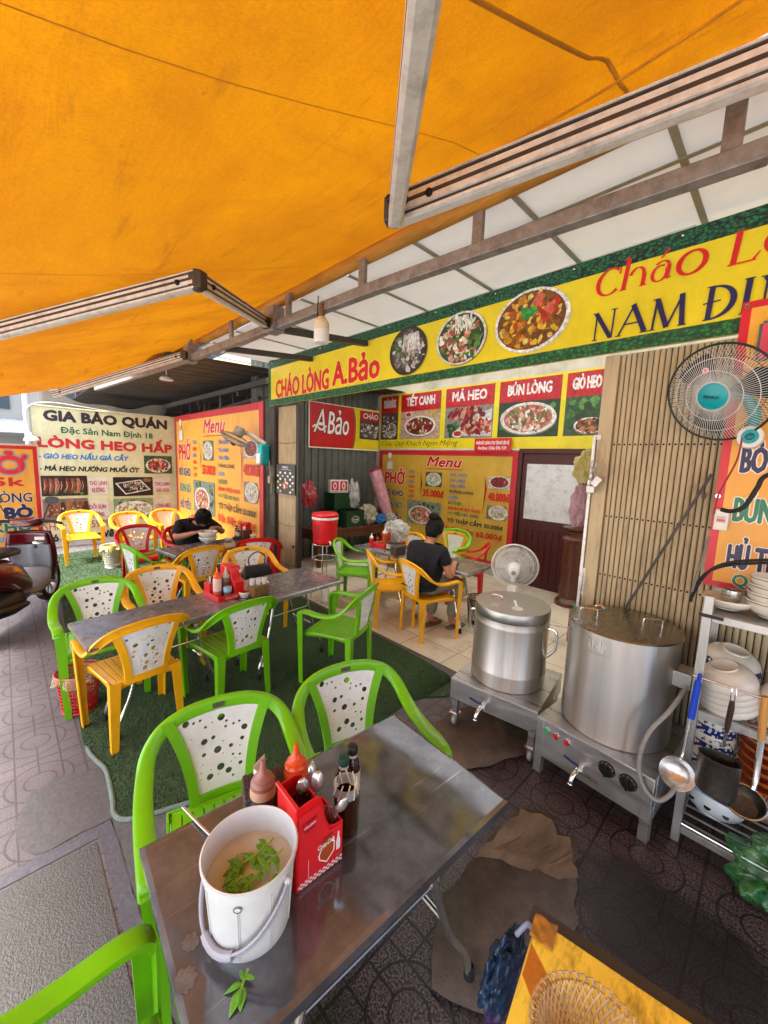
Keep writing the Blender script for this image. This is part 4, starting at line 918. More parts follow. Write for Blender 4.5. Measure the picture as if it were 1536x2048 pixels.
# inner board: measured fit of the same layout
menu_board('menu_board', 'ochre menu board with red edge on the back wall inside the eatery', (-5.90, 5.58, .16), 3.03, 1.85, lambda x: (x + 9.2) * .772, lambda z: (z - .05) * .735, '#cda63a')
tb = thing('menu_board', 'orange menu board with red edge hung on the folding gate behind the wall fan', 'menu board', (-.257, 2.638, 1.21))
MB().box(0, 2.2, 0, .008, 0, 1.41).build('panel', mat('gate_menu_backing', '#b03a30', .5), tb)
p = Print(-.001); p.rect(0, 0, 2.2, 1.41, '#d3202e'); p.rect(.036, .03, 2.2, 1.378, '#eba83c')
X0, Z0 = -.262, 1.2
for s, a, z, w, h, c in (('BÒ', -.185, 1.797, .10, .12, NAVY), ('BÚN', -.185, 1.553, .15, .115, GRN), ('HỦ', -.183, 1.315, .085, .115, NAVY), ('TIẾU', -.082, 1.315, .16, .115, NAVY), ('KHO', -.06, 1.797, .16, .12, NAVY), ('BÒ', -.01, 1.553, .1, .115, GRN), ('Quý Khách', -.15, 1.225, .35, .06, GRN)):
    p.text(s, a - X0, z - Z0, w, h, c, bold=.03, out='#f6ecd8', outw=.03)
p.text('PHỞ', -.178 - X0, 2.34 - Z0, .36, .15, '#d8485a', bold=.05, out='#44605f', outw=.05)
p.poly([(.09, 1.33), (.095, 1.345), (.145, 1.25), (.14, 1.24)], '#e8c81c')
p.build('lettering', M['print'], tb)
e = MB()
for a, z in ((.018, 1.39), (.012, .47)): e.lathe([(.006, 0), (.011, .001), (.011, .004), (.006, .004)], 12, Matrix.Translation((a, -.004, z)) @ Matrix.Rotation(R(90), 4, 'X'))
e.build('eyelet', M['chrome'], tb)

# cream banner on the side boundary
gb = thing('cream_banner', 'big cream banner listing grilled pork dishes on the boundary wall', 'banner', (-9.25, .41, .18), 90)
MB().box(0, 2.29, 0, .015, 0, 2.38).build('panel', mat('cream_banner_backing', '#d9d3a8', .6), gb)
Y0, Z0 = .41, .18
p = Print(-.001); p.rect(0, 0, 2.29, 2.38, '#d6cf9e')
G = lambda s, a, z, w, h, c, **k: p.text(s, a - Y0, z - Z0, w, h, c, **k)
G('GIA BẢO QUÁN', .575, 2.315, 1.98, .17, '#2c1c1e', bold=.055, out='#a89a84', outw=.015, slope=-.004)
G('Đặc Sản Nam Định 18', .81, 2.105, 1.47, .105, '#1f5a34', bold=.03, slope=-.01)
G('LÒNG HEO HẤP', .47, 1.845, 2.17, .16, '#c8242a', bold=.06, slope=-.015)
G('- GIÒ HEO NẤU GIẢ CẦY', .465, 1.64, 1.37, .085, '#2a7ab8', bold=.045, shear=.2, slope=-.012)
G('- MÁ HEO NƯỚNG MUỐI ỚT', .465, 1.425, 1.55, .085, '#15131a', bold=.045, shear=.2, slope=-.02)
for a_, c_ in ((1.16, 1.14), (2.26, 2.24)):
    for z_ in (.97, .53): p.rect(a_ - Y0, z_ - Z0, a_ + .31 - Y0, z_ + .32 - Z0, '#d8cdc0')
for s, a, z, w, h in (('THÙ LINH', 1.17, 1.15, .28, .075), ('NƯỚNG', 1.205, 1.01, .2, .085), ('THÙ LINH', 2.283, 1.118, .28, .075), ('XÀO DƯA', 2.30, .985, .25, .075), ('DỒI SỤN', 1.155, .695, .255, .075), ('NƯỚNG', 1.18, .545, .2, .08), ('LÒNG HEO', 2.28, .655, .285, .08), ('HẤP', 2.36, .52, .12, .08)):
    if h: G(s, a, z, w, h, '#b8323a', bold=.02)
G('SHIP: 0369 5979 69', .475, .335, 1.16, .14, '#b8282e', bold=.0); G('Có Bán Mang Về', .475, .125, 1.05, .135, '#15131a', bold=.04)
p.build('lettering', M['print_old'], gb)
for a0, z0, a1, z1, pal, bowl, bgp in ((2.10, 1.375, 2.62, 1.74, 'red', (.5, .45, .45, .4), '#3a5a2c'), (.46, .96, 1.14, 1.33, 'sausage', None, '#2a1812'), (1.55, .92, 2.24, 1.30, 'pale', None, '#1c1410'), (.475, .52, 1.13, .91, 'brown', None, '#8a6a54'), (1.54, .45, 2.23, .87, 'pale', (.5, .45, .48, .42), '#8a9a70')):
    f = Print(-.009); a0 -= Y0; a1 -= Y0; z0 -= Z0; z1 -= Z0; f.rect(a0, z0, a1, z1, bgp); w, h = a1 - a0, z1 - z0
    if pal == 'sausage':
        f.blobs(14, in_rect(a0 + .05, z0 + .04, a1 - .05, z0 + .1), PAL['leaf'], .02, .04)
        for i in range(8): c = a0 + .06 + i * (w - .1) / 7.4; f.stroke([(c, z0 + .05), (c + .03, z0 + h * .5), (c + .01, z1 - .05)], [.04, .075, .05], PAL['sausage'][i % 4 + 1]); f.stroke([(c - .012, z0 + .1), (c + .012, z0 + h * .5), (c, z1 - .1)], [.006, .014, .006], '#d8a888')
    elif pal == 'brown':
        for i in range(7): c = a0 + .07 + i * (w - .12) / 6.2; f.stroke([(c, z0 + .05), (c + .05, z0 + h * .4), (c + .04, z1 - .06)], [.05, .085, .05], PAL['brown'][i % 4]); f.blobs(8, in_rect(c - .01, z0 + .08, c + .06, z1 - .08), PAL['sausage'], .008, .018)
    elif bowl is None:
        f.poly([(a0 + .03, z1 - .12), (a1 - .22, z1 - .05), (a1 - .04, z0 + .12), (a0 + .2, z0 + .03)], '#e4ded4'); f.poly([(a0 + .07, z1 - .13), (a1 - .23, z1 - .075), (a1 - .09, z0 + .13), (a0 + .21, z0 + .055)], '#2a221c')
        f.blobs(70, in_ell((a0 + a1) / 2, (z0 + z1) / 2, w * .3, h * .24), PAL['pale'], .008, .022); f.ell(a1 - .1, z1 - .06, .08, .04, '#8a5a34')
    else:
        ca, cz, ra, rb = a0 + w * .5, z0 + h * .45, w * bowl[2], h * bowl[3]; f.blobs(24, in_rect(a0 + .06, z0 + .06, a1 - .06, z1 - .06), PAL['leaf'], .02, .05); f.ell(ca, cz, ra, rb, '#e8e2d8'); f.blobs(110, in_ell(ca, cz, ra * .85, rb * .8), PAL[pal], .012, .035)
    f.build('food_print', M['photo_far'], gb)
b = MB(); b.tube([(0, -.01, 2.375), (1.2, -.012, 2.36), (2.29, -.01, 2.375)], .012, 8); b.build('top_hem', mat('banner_hem', '#c9c294', .7, 0, .2, 9), gb)

# pho board at the kerb
pb = thing('pavement_sign', 'tilted orange pavement sign with red edge behind the maroon scooter', 'sign', (-6.35, -.62, .58), 90)
MB().box(0, .95, 0, .03, 0, 1.27).build('panel', mat('sign_edge', '#d8d4ca', .5), pb)
p = Print(-.001); p.rect(0, 0, .95, 1.27, '#d8d0c0'); p.rect(.01, .02, .935, 1.25, '#d01f2a'); p.rect(.05, .06, .895, 1.21, '#f2b13e')
p.text('PHỞ', .10, .93, .72, .18, '#dc2430', bold=.06, out='#8fa8b0', outw=.07)
p.text('35k', .38, .78, .42, .095, '#d01f2a', bold=.05); p.text('CHÁO LÒNG', .10, .585, .76, .11, NAVY, bold=.02, out='#f6ecd8', outw=.03)
p.text('BÒ', .60, .40, .26, .12, NAVY, bold=.07, out='#f6ecd8', outw=.03); p.text('BÒ KHO', .22, .24, .62, .1, GRN, bold=.06, out='#f6ecd8', outw=.03); p.text('Kính mời quý khách', .16, .135, .71, .065, '#2aa0d8', bold=.03, out='#f6ecd8', outw=.02)
p.build('lettering', M['print'], pb)
lg = MB()
for a in (.06, .89): lg.bar((a, .02, -.58), (a, .02, .02), .03, .03)
lg.build('leg', M['dark_steel'], pb)
# black poster on the gate bundle
bp = thing('black_poster', 'black poster with yellow and white panels pinned to the folded gate', 'poster', (-4.93, 2.715, 1.31), 0)
MB().box(0, .48, .002, .008, 0, .40).build('panel', mat('poster_paper', '#17161f', .4), bp)
p = Print(0); p.rect(0, 0, .48, .40, '#15151d'); p.text('MENU', .16, .345, .14, .03, '#d8d8d8', bold=.02); p.rect(.12, .325, .38, .33, '#c8c8c8')
rnd = random.Random(2)
for i in range(7):
    for j in range(7):
        if (i + j) % 2 and not (2 <= i <= 4 and j < 4): p.rect(.02 + i * .064, .02 + j * .042, .02 + i * .064 + .045, .045 + j * .042, rnd.choice(['#e0dc6a', '#c8cc4a', '#d8d4c8', '#e8e4da']) if i in (0, 6) else rnd.choice(['#d8d4c8', '#b8b4ae', '#e8e6e0']))
p.blobs(30, in_ell(.24, .12, .07, .06), ['#c83a3a', '#d8705a', '#e8d8c8', '#a82a2a'], .008, .02)
p.build('poster_print', M['print'], bp)
# door with a frosted paper, in the back wall
dr = thing('inner_door', 'maroon panelled door with a grey frosted sheet in the back wall', 'door', (-2.85, 5.58, 0))
MB().box(0, .06, -.03, .03, 0, 2.05).box(.98, 1.04, -.03, .03, 0, 2.05).box(.06, .98, -.03, .03, 1.98, 2.05).build('door_frame', M['dark_wood'], dr, bevel=.006)
b = MB().box(.06, .98, 0, .03, .01, 1.98)
for k in range(8): b.box(.13 + .1 * k, .19 + .1 * k, -.012, 0, .1, .88)
b.build('door_leaf', M['dark_wood'], dr, bevel=.004)
frost = mat('frosted_sheet', '#d4d8d8', .35, 0, .12, 4, '#8d9090', 9, .8, .2, 40)
MB().box(.14, .90, -.015, -.004, 1.02, 1.83).build('pane', frost, dr)
hd = MB(); hd.tube([(.92, -.01, .95), (.92, -.05, .95), (.82, -.05, .95)], .008, 8); hd.box(.9, .94, -.012, 0, .9, 1.0); hd.build('handle', M['chrome'], dr)
# ------------------------------------------------------------------ plastic armchairs
def plastic(name, col): return mat(name, col, .33, 0, .10, 5, '#6a5a3a', 7, .18, .04, 90, coat=.15)
CH = {'green': plastic('lime_green_plastic', '#6fb80e'), 'yellow': plastic('golden_yellow_plastic', '#eeac12'), 'red': plastic('bright_red_plastic', '#c90e16')}
M['panel'] = mat('white_chair_panel', '#e2e2de', .4, 0, .08, 6, '#9a937f', 5, .35, .05, 60)
M['plate'] = mat('grey_chair_plate', '#5b5a50', .5, 0, .5, 80)
def yb(x, z): return -.205 - .065 * (z - .42) / .35 + .8 * x * x
def band(b, pts, ws, hw, ht, end_cap=True):
    """flat rounded strap along pts; ws = across directions"""
    k = len(pts); secs = []
    for i in range(k):
        t = (pts[min(k - 1, i + 1)] - pts[max(0, i - 1)]).normalized(); w = ws[i]; w = (w - t * w.dot(t)).normalized(); n = t.cross(w)
        h = hw[i] if isinstance(hw, list) else hw
        sec = []
        for a, c in ((-1, -.55), (-.9, .6), (-.6, 1), (.6, 1), (.9, .6), (1, -.55), (.93, -1), (.78, -1), (.72, -.2), (-.72, -.2), (-.78, -1), (-.93, -1)):
            sec.append(tuple(pts[i] + w * (a * h) + n * (c * ht)))
        secs.append(sec)
    b.loft(secs)
def make_chair(colour, hole_seed=1):
    cm = CH[colour]; root = thing('plastic_armchair', colour, 'chair')
    # arch and arms: one strap from arm tip over the back to the other arm tip
    half = [(.245, .215, .562), (.246, .20, .590), (.25, .14, .600), (.257, .04, .592), (.26, -.06, .600), (.256, -.135, .632), (.240, -.195, .685), (.192, -.238, .733), (.108, -.262, .760), (0, -.270, .768)]
    hp = spline(half, 5); full = hp + [Vector((-p.x, p.y, p.z)) for p in reversed(hp[:-1])]
    ws, hw = [], []
    for p in full:
        q = max(0., min(1., (p.z - .60) / .15)); sx = 1 if p.x >= 0 else -1
        ws.append(Vector((sx * (1 - q) + p.x * .8 * q, -.12 * q, q * q)).normalized() if abs(p.x) > 1e-6 else Vector((0, -.15, 1)).normalized())
        hw.append(.030 - .004 * q)
    # keep the across direction pointing outward all along the strap
    b = MB(); band(b, full, ws, hw, .011); b.build('arm_rail', cm, root, angle=50)
    # uprights and the cross bar of the back
    b = MB()
    for s in (1, -1):
        ci, co = [], []
        for i in range(13):
            z = .405 + (.757 - .405) * i / 12; f = i / 12
            xc = .100 + .080 * f ** 1.9; wd = .017 + .003 * f
            ci.append((xc - wd, z)); co.append((xc + wd, z))
        secs = []
        for (xi, z), (xo, _) in zip(ci, co):
            secs.append([(s * xi, yb(xi, z) + .010, z), (s * xo, yb(xo, z) + .010, z), (s * xo, yb(xo, z) - .010, z), (s * xi, yb(xi, z) - .010, z)])
        b.loft(secs)
    xs = [-.11 + .022 * i for i in range(11)]
    b.loft([[(x, yb(x, .43) + .009, .448), (x, yb(x, .43) + .009, .405), (x, yb(x, .43) - .009, .405), (x, yb(x, .43) - .009, .448)] for x in xs])
    b.build('back_frame', cm, root, angle=40)
    # white back panel with round holes
    c = bpy.data.curves.new('panel', 'CURVE'); c.dimensions = '2D'; c.fill_mode = 'BOTH'; c.extrude = .0022
    out = []
    for i in range(11): z = .446 + .284 * i / 10; f = (z - .405) / .352; out.append((.100 + .080 * f ** 1.9 - .012, z))
    top = [(.165 - .033 * i, .752) for i in range(1, 10)]
    pts = [(x, z) for x, z in out] + [(x, .750 - .6 * x * x) for x, z in top] + [(-x, z) for x, z in reversed(out)]
    def spl(P):
        s = c.splines.new('POLY'); s.points.add(len(P) - 1); s.use_cyclic_u = True
        for q, (x, z) in zip(s.points, P): q.co = (x, z, 0, 1)
    spl(pts); rnd = random.Random(hole_seed); holes = []
    for r in [.0145] * 3 + [.0125] * 5 + [.0085] * 5 + [.006] * 10 + [.0035] * 12:
        for _ in range(200):
            z = rnd.uniform(.475, .728); f = (z - .405) / .352; lim = .100 + .080 * f ** 1.9 - .026 - r; x = rnd.uniform(-lim, lim)
            if all(math.hypot(x - a, z - e) > r + q + .007 for a, e, q in holes): holes.append((x, z, r)); break
    for x, z, r in holes:
        n = 14 if r > .007 else 8; spl([(x + r * math.cos(2 * math.pi * i / n), z + r * math.sin(2 * math.pi * i / n)) for i in range(n)])
    o = bpy.data.objects.new('panel', c); COL.objects.link(o)
    me = bpy.data.meshes.new_from_object(o.evaluated_get(bpy.context.evaluated_depsgraph_get()))
    bm = bmesh.new(); bm.from_mesh(me)
    for i in range(-9, 10): bmesh.ops.bisect_plane(bm, geom=bm.verts[:] + bm.edges[:] + bm.faces[:], plane_co=(i * .017, 0, 0), plane_no=(1, 0, 0))
    for i in range(12): bmesh.ops.bisect_plane(bm, geom=bm.verts[:] + bm.edges[:] + bm.faces[:], plane_co=(0, .46 + .025 * i, 0), plane_no=(0, 1, 0))
    for v in bm.verts:
        x, z, d = v.co; v.co = (x, yb(x, z) + d, z)
    bm.to_mesh(me); bm.free()
    bpy.data.objects.remove(o); bpy.data.curves.remove(c); me.materials.clear(); me.materials.append(M['panel'])
    po = bpy.data.objects.new('back_panel', me); COL.objects.link(po); po.parent = root; me.shade_smooth(); me.set_sharp_from_angle(angle=R(30))
    # maker's plate on the top of the arch
    MB().box(-.022, .022, -.259, -.2525, .757, .774).build('plate', M['plate'], root); 
    # seat with grooves, apron round it
    b = MB(); xs = [-.2]; 
    for i in range(9): q = -.16 + .04 * i; xs += [q - .004, q - .002, q + .002, q + .004]
    xs.append(.2); ys = [-.19, -.17, -.165, -.1, -.02, .06, .13, .16, .165, .185, .2, .21]
    def seat(x, y):
        w = .9 + .12 * (y + .19) / .4; z = .424 - .012 * math.exp(-((x / .12) ** 2 + ((y + .02) / .13) ** 2)) - max(0, y - .17) ** 2 * 14
        g = abs(((x + .16 + .02) % .04) - .02); 
        if g < .003 and -.166 < y < .162 and abs(x) < .18: z -= .007
        return (x * w, y, z)
    b.grid(seat, xs, ys)
    b.build('seat', cm, root, angle=30)
    b = MB()
    ring = [(-.2 * .9, -.19), (.2 * .9, -.19), (.2 * 1.02, .21), (-.2 * 1.02, .21)]
    for (x0, y0), (x1, y1) in zip(ring, ring[1:] + ring[:1]):
        n = 8; top_ = []; 
        P = []
        for i in range(n + 1):
            f = i / n; x, y = x0 + (x1 - x0) * f, y0 + (y1 - y0) * f; dp = .05 - .022 * math.sin(math.pi * f); P.append((x, y, dp))
        b.add([(x, y, .424 - (.02 if y > .2 else 0)) for x, y, d in P] + [(x, y, .424 - d) for x, y, d in P], [(i, i + 1, n + 2 + i, n + 1 + i) for i in range(n)])
    b.build('apron', cm, root, angle=40, solid=.006)
    # legs: folded sections that taper to the floor
    def leg(top, bot, wt, wb, sx, sy):
        b = MB(); secs = []
        for i in range(7):
            f = i / 6; c_ = Vector(top).lerp(Vector(bot), f); w = wt + (wb - wt) * f; t = .007
            L_ = [(0, 0), (-w, 0), (-w, -t), (-t, -t), (-t, -w * .85), (0, -w * .85)]
            secs.append([(c_.x + sx * a, c_.y + sy * e, c_.z) for a, e in L_])
        b.loft(secs, smooth=False); w = wb
        b.box(min(bot[0], bot[0] - sx * w), max(bot[0], bot[0] - sx * w), min(bot[1], bot[1] - sy * w * .85), max(bot[1], bot[1] - sy * w * .85), bot[2], bot[2] + .006)
        return b.build('leg', cm, root, angle=30)
    for s in (1, -1):
        leg((s * .268, .222, .585), (s * .245, .215, 0), .056, .038, s, 1)
        leg((s * .195, -.20, .43), (s * .205, -.205, 0), .058, .036, s, -1)
    root.scale = (1.03, 1.03, 1.035)
    return root

chairs = {k: make_chair(k, 11 + i) for i, k in enumerate(('green', 'yellow', 'red'))}
used = set()
def chair(colour, x, y, rz, label, group='plastic armchairs around the tables', z=0., tilt=0):
    if colour not in used:
        used.add(colour); o = chairs[colour]; o.location = (x, y, z); o.rotation_euler = (0, 0, R(rz)); o['label'] = label; o['group'] = group
    else: o = again(chairs[colour], (x, y, z), rz, label, group)
    return o
chair('green', -.72, -.02, 2, 'green armchair at the short end of the steel table nearest the white bucket')
chair('green', -1.253, .512, -103, 'green armchair tucked behind the white bucket and red cutlery holder')
chair('green', -1.135, 1.06, -106, 'green armchair at the far half of the single steel table, beside the dark bottles')
chair('yellow', -2.835, .54, 97, 'yellow armchair beside the red waste basket at the long table')
chair('green', -2.764, 1.134, 97, 'green armchair between a yellow one and another green one along the long table')
chair('green', -2.45, 1.92, 114, 'green armchair standing alone near the tiled shop threshold')
chair('green', -3.40, .452, -92, 'green armchair at the long table closest to the maroon scooter')
chair('yellow', -3.53, .907, -94, 'yellow armchair facing the long table next to the red condiment tray')
chair('green', -4.904, 1.165, 10, 'slim side view green armchair at the end of the diner table by the white bin')
chair('red', -5.91, 1.29, -86, 'red armchair behind the slim side view green chair')
chair('yellow', -7.85, .86, -90, 'yellow armchair alone against the cream banner, no table before it')
chair('yellow', -7.35, 1.47, -84, 'yellow armchair behind the small white waste bin')
chair('yellow', -7.45, 2.07, -82, 'yellow armchair in the corner where the cream banner meets the menu board')
chair('red', -5.62, 1.78, -85, 'red armchair in which the eating diner sits')
chair('yellow', -4.60, 1.51, 96, 'yellow armchair opposite the eating diner, empty seat')
chair('yellow', -3.78, 1.84, -96, 'yellow armchair holding the black handbag')
chair('red', -4.655, 2.32, 62, 'red armchair at the far end of the diner table by the steel column')
chair('green', -3.63, 3.107, -52, 'green armchair beside the red drinks cooler')
chair('yellow', -2.98, 3.061, -34, 'yellow armchair empty, next to the seated woman in black')
chair('yellow', -2.50, 3.13, -16, 'yellow armchair in which the woman in black sits')
chair('yellow', -3.60, 3.85, 172, 'yellow armchair on the far side of the inner table by the big food bag')
chair('yellow', -3.238, 4.40, 188, 'yellow armchair under another chair in the short stack by the inner menu')
chair('green', -3.238, 4.412, 186, 'green armchair stacked on top of a yellow one by the inner menu', z=.045)
chair('red', -2.80, 4.28, 118, 'red armchair near the maroon inner door', 'plastic armchairs around the tables')

# ------------------------------------------------------------------ folding steel tables
def table(label, x, y, rz, W_, L_, H, tm, fx=.56, fy=.70):
    t = thing('folding_table', label, 'table', (x, y, 0), rz, 'stainless folding tables')
    b = MB(); w, l = W_ / 2, L_ / 2; r = .012
    rim = [(-w + .002, -l + .002), (w - .002, -l + .002), (w - .002, l - .002), (-w + .002, l - .002)]
    b.add([(-w + r, -l + r, H), (w - r, -l + r, H), (w - r, l - r, H), (-w + r, l - r, H), (-w, -l, H - .006), (w, -l, H - .006), (w, l, H - .006), (-w, l, H - .006), (-w, -l, H - .034), (w, -l, H - .034), (w, l, H - .034), (-w, l, H - .034), (-w + .012, -l + .012, H - .036), (w - .012, -l + .012, H - .036), (w - .012, l - .012, H - .036), (-w + .012, l - .012, H - .036)],
          [(0, 1, 2, 3)] + [(a, a + 4, (a + 1) % 4 + 4, (a + 1) % 4)[::-1] and (a, (a + 1) % 4, (a + 1) % 4 + 4, a + 4)[::-1] for a in range(4)] + [(a + 4, a + 8, (a + 1) % 4 + 8, (a + 1) % 4 + 4) for a in range(4)] + [(a + 8, a + 12, (a + 1) % 4 + 12, (a + 1) % 4 + 8) for a in range(4)], None, None, False)
    b.build('tabletop', tm, t, angle=20)
    b = MB()
    b.box(-w + .01, w - .01, -l + .01, l - .01, H - .028, H - .02); b.build('underside', M['dark_steel'], t)
    for sx in (1, -1):
        for sy in (1, -1):
            lg = MB().tube(spline([(sx * w * fx * .8, sy * l * fy * .5, H - .03), (sx * w * fx * .84, sy * l * fy * .56, H * .72), (sx * w * fx * .9, sy * l * fy * .74, H * .38), (sx * w * fx * .97, sy * l * fy * .95, .12), (sx * w * fx, sy * l * fy * .99, .03)], 5), .0125, 10).build('leg', M['chrome'], t)
            MB().lathe([(.0001, 0), (.019, .0), (.02, .012), (.015, .06), (.013, .062)], 12, Matrix.Translation((sx * w * fx, sy * l * fy, 0))).build('foot', M['black_rubber'], lg)
    for sy in (1, -1):
        MB().tube([(-w * fx * .88, sy * l * fy * .70, H * .45), (w * fx * .88, sy * l * fy * .70, H * .45)], .009, 8).build('crossbar', M['chrome'], t)
    for sx in (1, -1): MB().tube([(sx * w * fx * .84, -l * fy * .57, H * .70), (sx * w * fx * .84, l * fy * .57, H * .70)], .007, 8).build('stretcher', M['chrome'], t)
    return t
TH = .71
table('single steel table carrying the white bucket and the red cutlery holder', -.83, .665, -3.5, .565, .955, TH, M['table_near'], .80, .86)
table('steel table with the red condiment tray, half of the long pavement table', -2.893, .735, 5.0, .47, .965, TH, M['table_mid'])
table('steel table end on to the condiment one, pointing at the shop threshold', -2.99, 1.69, 5.0, .60, .94, TH - .004, M['table_mid'])
table('steel table at which the diner in dark clothes eats', -4.80, 1.77, 8, .50, 1.08, TH, M['table_mid'])
table('dim steel table inside with the condiment stand on it', -3.40, 3.50, 95, .56, .84, TH, M['table_mid'])
table('dim steel table inside before the woman in black', -2.56, 3.52, 95, .56, .84, TH - .003, M['table_mid'])
# ------------------------------------------------------------------ the two steaming pots on their stands
RX = lambda a: Matrix.Rotation(R(a), 4, 'X'); RY = lambda a: Matrix.Rotation(R(a), 4, 'Y'); RZ = lambda a: Matrix.Rotation(R(a), 4, 'Z'); TR = Matrix.Translation
def handle_u(b, c, w, h, r, M_=None, out=0.):
    pts = spline([(-w / 2, 0, 0), (-w / 2, -out * .6, h * .8), (-w / 2 + .012, -out, h), (w / 2 - .012, -out, h), (w / 2, -out * .6, h * .8), (w / 2, 0, 0)], 4)
    T_ = TR(c) @ (M_ or Matrix()); b.tube([T_ @ p for p in pts], r, 8)
def tap(parent, x, y, z, ry=0):
    t = MB(); t.tube([(x, y, z), (x, y - .05, z)], .014, 12); t.tube([(x, y - .03, z), (x, y - .055, z)], .02, 6); t.tube(spline([(x, y - .05, z), (x - .002, y - .085, z - .004), (x - .006, y - .105, z - .03), (x - .008, y - .108, z - .05)], 4), [.013] * 12 + [.015], 12)
    o = t.build('tap', M['chrome'], parent)
    l = MB(); l.loft([[tuple(p + Vector((0, 0, d)) + n_) for d, n_ in ((0, Vector((0, .007, 0))), (0, Vector((0, -.007, 0))), (.005, Vector((0, -.007, 0))), (.005, Vector((0, .007, 0))))] for p in spline([(x, y - .045, z + .022), (x - .03, y - .05, z + .026), (x - .075, y - .055, z + .04)], 4)])
    l.build('lever', mat('blue_lever', '#1d2a6e', .4), o)
def caster(b, m, x, y, z):
    b.lathe([(.0001, -.013), (.03, -.013), (.036, -.006), (.036, .006), (.03, .013), (.0001, .013)], 16, TR((x, y, z + .036)) @ RY(90))
    m.box(x - .022, x - .017, y - .018, y + .018, z + .03, z + .085); m.box(x + .017, x + .022, y - .018, y + .018, z + .03, z + .085); m.box(x - .032, x + .032, y - .03, y + .03, z + .083, z + .09)
dim_caster = mat('clear_caster', '#9a9a98', .3, 0, .2, 30)
s1 = thing('pot_stand', 'lower steel stand on casters carrying the smaller pot', 'pot stand', (-1.205, 2.435, 0), 8.2)
w, d = .289, .285
MB().box(-w, w, -d, d, .342, .348).box(-w, w, -d, -d + .004, .205, .3415).box(-w, -w + .004, -d + .0045, d, .205, .3415).box(w - .004, w, -d + .0045, d, .205, .3415).box(-w, w, d - .004, d, .205, .3415).build('cabinet', M['box_steel'], s1, bevel=.003)
for sx in (1, -1):
    for sy in (1, -1):
        l = MB().box(sx * (w - .03) - .02, sx * (w - .03) + .02, sy * (d - .035) - .02, sy * (d - .035) + .02, .085, .205).build('leg', M['box_steel'], s1, bevel=.003)
        b, m = MB(), MB(); caster(b, m, sx * (w - .03), sy * (d - .035), .002); b.build('caster', dim_caster, l); m.build('caster_fork', M['chrome'], l)
tap(s1, -.045, -d, .255)
s2 = thing('pot_stand', 'steel control stand with lit buttons and two black knobs under the larger pot', 'pot stand', (-.548, 2.44, 0), -4.4)
w, d = .298, .30
MB().box(-w, w, -d, d, .342, .348).box(-w + .03, w - .03, -d + .002, -d + .006, .115, .3415).box(-w, -w + .004, -d + .05, d - .05, .115, .3415).box(w - .004, w, -d + .05, d - .05, .115, .3415).box(-w, w, d - .004, d, .115, .3415).build('cabinet', M['box_steel'], s2, bevel=.003)
for sx in (1, -1):
    for sy in (1, -1): MB().box(sx * w - (.045 if sx > 0 else 0), sx * w + (0 if sx > 0 else .045), sy * d - (.04 if sy > 0 else 0), sy * d + (0 if sy > 0 else .04), .004, .3412).build('leg', M['box_steel'], s2, bevel=.003)
def lamp_mat(n_, c): return mat(n_, c, .25, 0, coat=.4)
for x, c, n_ in ((-.235, '#10b060', 'green_button_lens'), (-.178, '#d01420', 'red_button_lens'), (-.118, '#d01420', 'red_button_lens_b')):
    q = MB().lathe([(.0001, .008), (.012, .007), (.014, .0)], 20, TR((x, -d - .004, .288)) @ RX(90)).build('button', lamp_mat(n_, c), s2)
    MB().lathe([(.014, 0), (.0175, 0), (.0165, .008), (.014, .008)], 20, TR((x, -d + .002, .288)) @ RX(90)).build('button_ring', M['chrome'], q)
for x, z in ((.09, .265), (.19, .26)):
    q = MB().lathe([(.0001, .014), (.033, .013), (.039, .007), (.042, 0)], 28, TR((x, -d + .002, z)) @ RX(90)).box(x - .006, x + .006, -d - .026, -d - .010, z - .031, z + .031).build('knob', M['black_plastic'], s2, bevel=.002)
    e = MB()
    for k in range(9): a = R(-130 + 32 * k); e.lathe([(.0001, .0), (.0016, 0)], 6, TR((x + .036 * math.sin(a), -d - .0105, z + .036 * math.cos(a))) @ RX(90))
    e.build('dial_mark', M['white_plastic'], q)
tap(s2, -.03, -d + .005, .20)
def pot(label, x, y, r, z0, z1, bands, rz=0, seam=None):
    t = thing('steam_pot', label, 'stock pot', (x, y, 0), rz)
    pr = [(.0001, z0 + .001), (r - .008, z0 + .001), (r, z0 + .008)]
    for bz in bands: pr += [(r, bz - .012), (r + .0035, bz - .006), (r + .0045, bz), (r + .0035, bz + .006), (r, bz + .012)]
    pr += [(r, z1 - .012), (r + .001, z1 - .006), (r + .001, z1), (r - .006, z1 - .002)]
    MB().lathe(pr, 72).build('body', M['pot_steel'], t, angle=50)
    return t
p1 = pot('smaller steel steam pot with hooped sides on the lower stand', -1.215, 2.44, .243, .348, .805, (.45, .765), 8)
MB().lathe([(.2445, .8075), (.2455, .81), (.2455, .866), (.242, .873), (.10, .876), (.0001, .877)], 72).build('lid', M['lid_bright'], p1, angle=40)
b = MB(); handle_u(b, (-.10, -.02, .874), .07, .03, .005, RZ(0)); b.build('lid_handle', M['chrome'], p1)
v = MB().lathe([(.0001, .003), (.034, .003), (.036, 0)], 24, TR((.07, -.10, .876))).tube([(.06, -.09, .886), (.04, -.06, .905), (.03, -.05, .905)], .008, 8).build('steam_vent', M['white_plastic'], p1)
b = MB(); b.box(-.09, -.04, -.16, -.10, .8765, .8775); b.build('label_plate', M['rack_steel'], p1)
for s in (1, -1):
    b = MB(); b.tube(spline([(s * .238, 0, .76), (s * .285, 0, .755), (s * .30, 0, .72), (s * .298, 0, .64), (s * .275, 0, .60), (s * .25, 0, .57)], 5), .009, 10); b.build('side_handle', M['chrome'], p1)
p2 = pot('larger plain steel steam pot with embossed lettering behind the control stand buttons', -.555, 2.455, .272, .348, .935, (), -4)
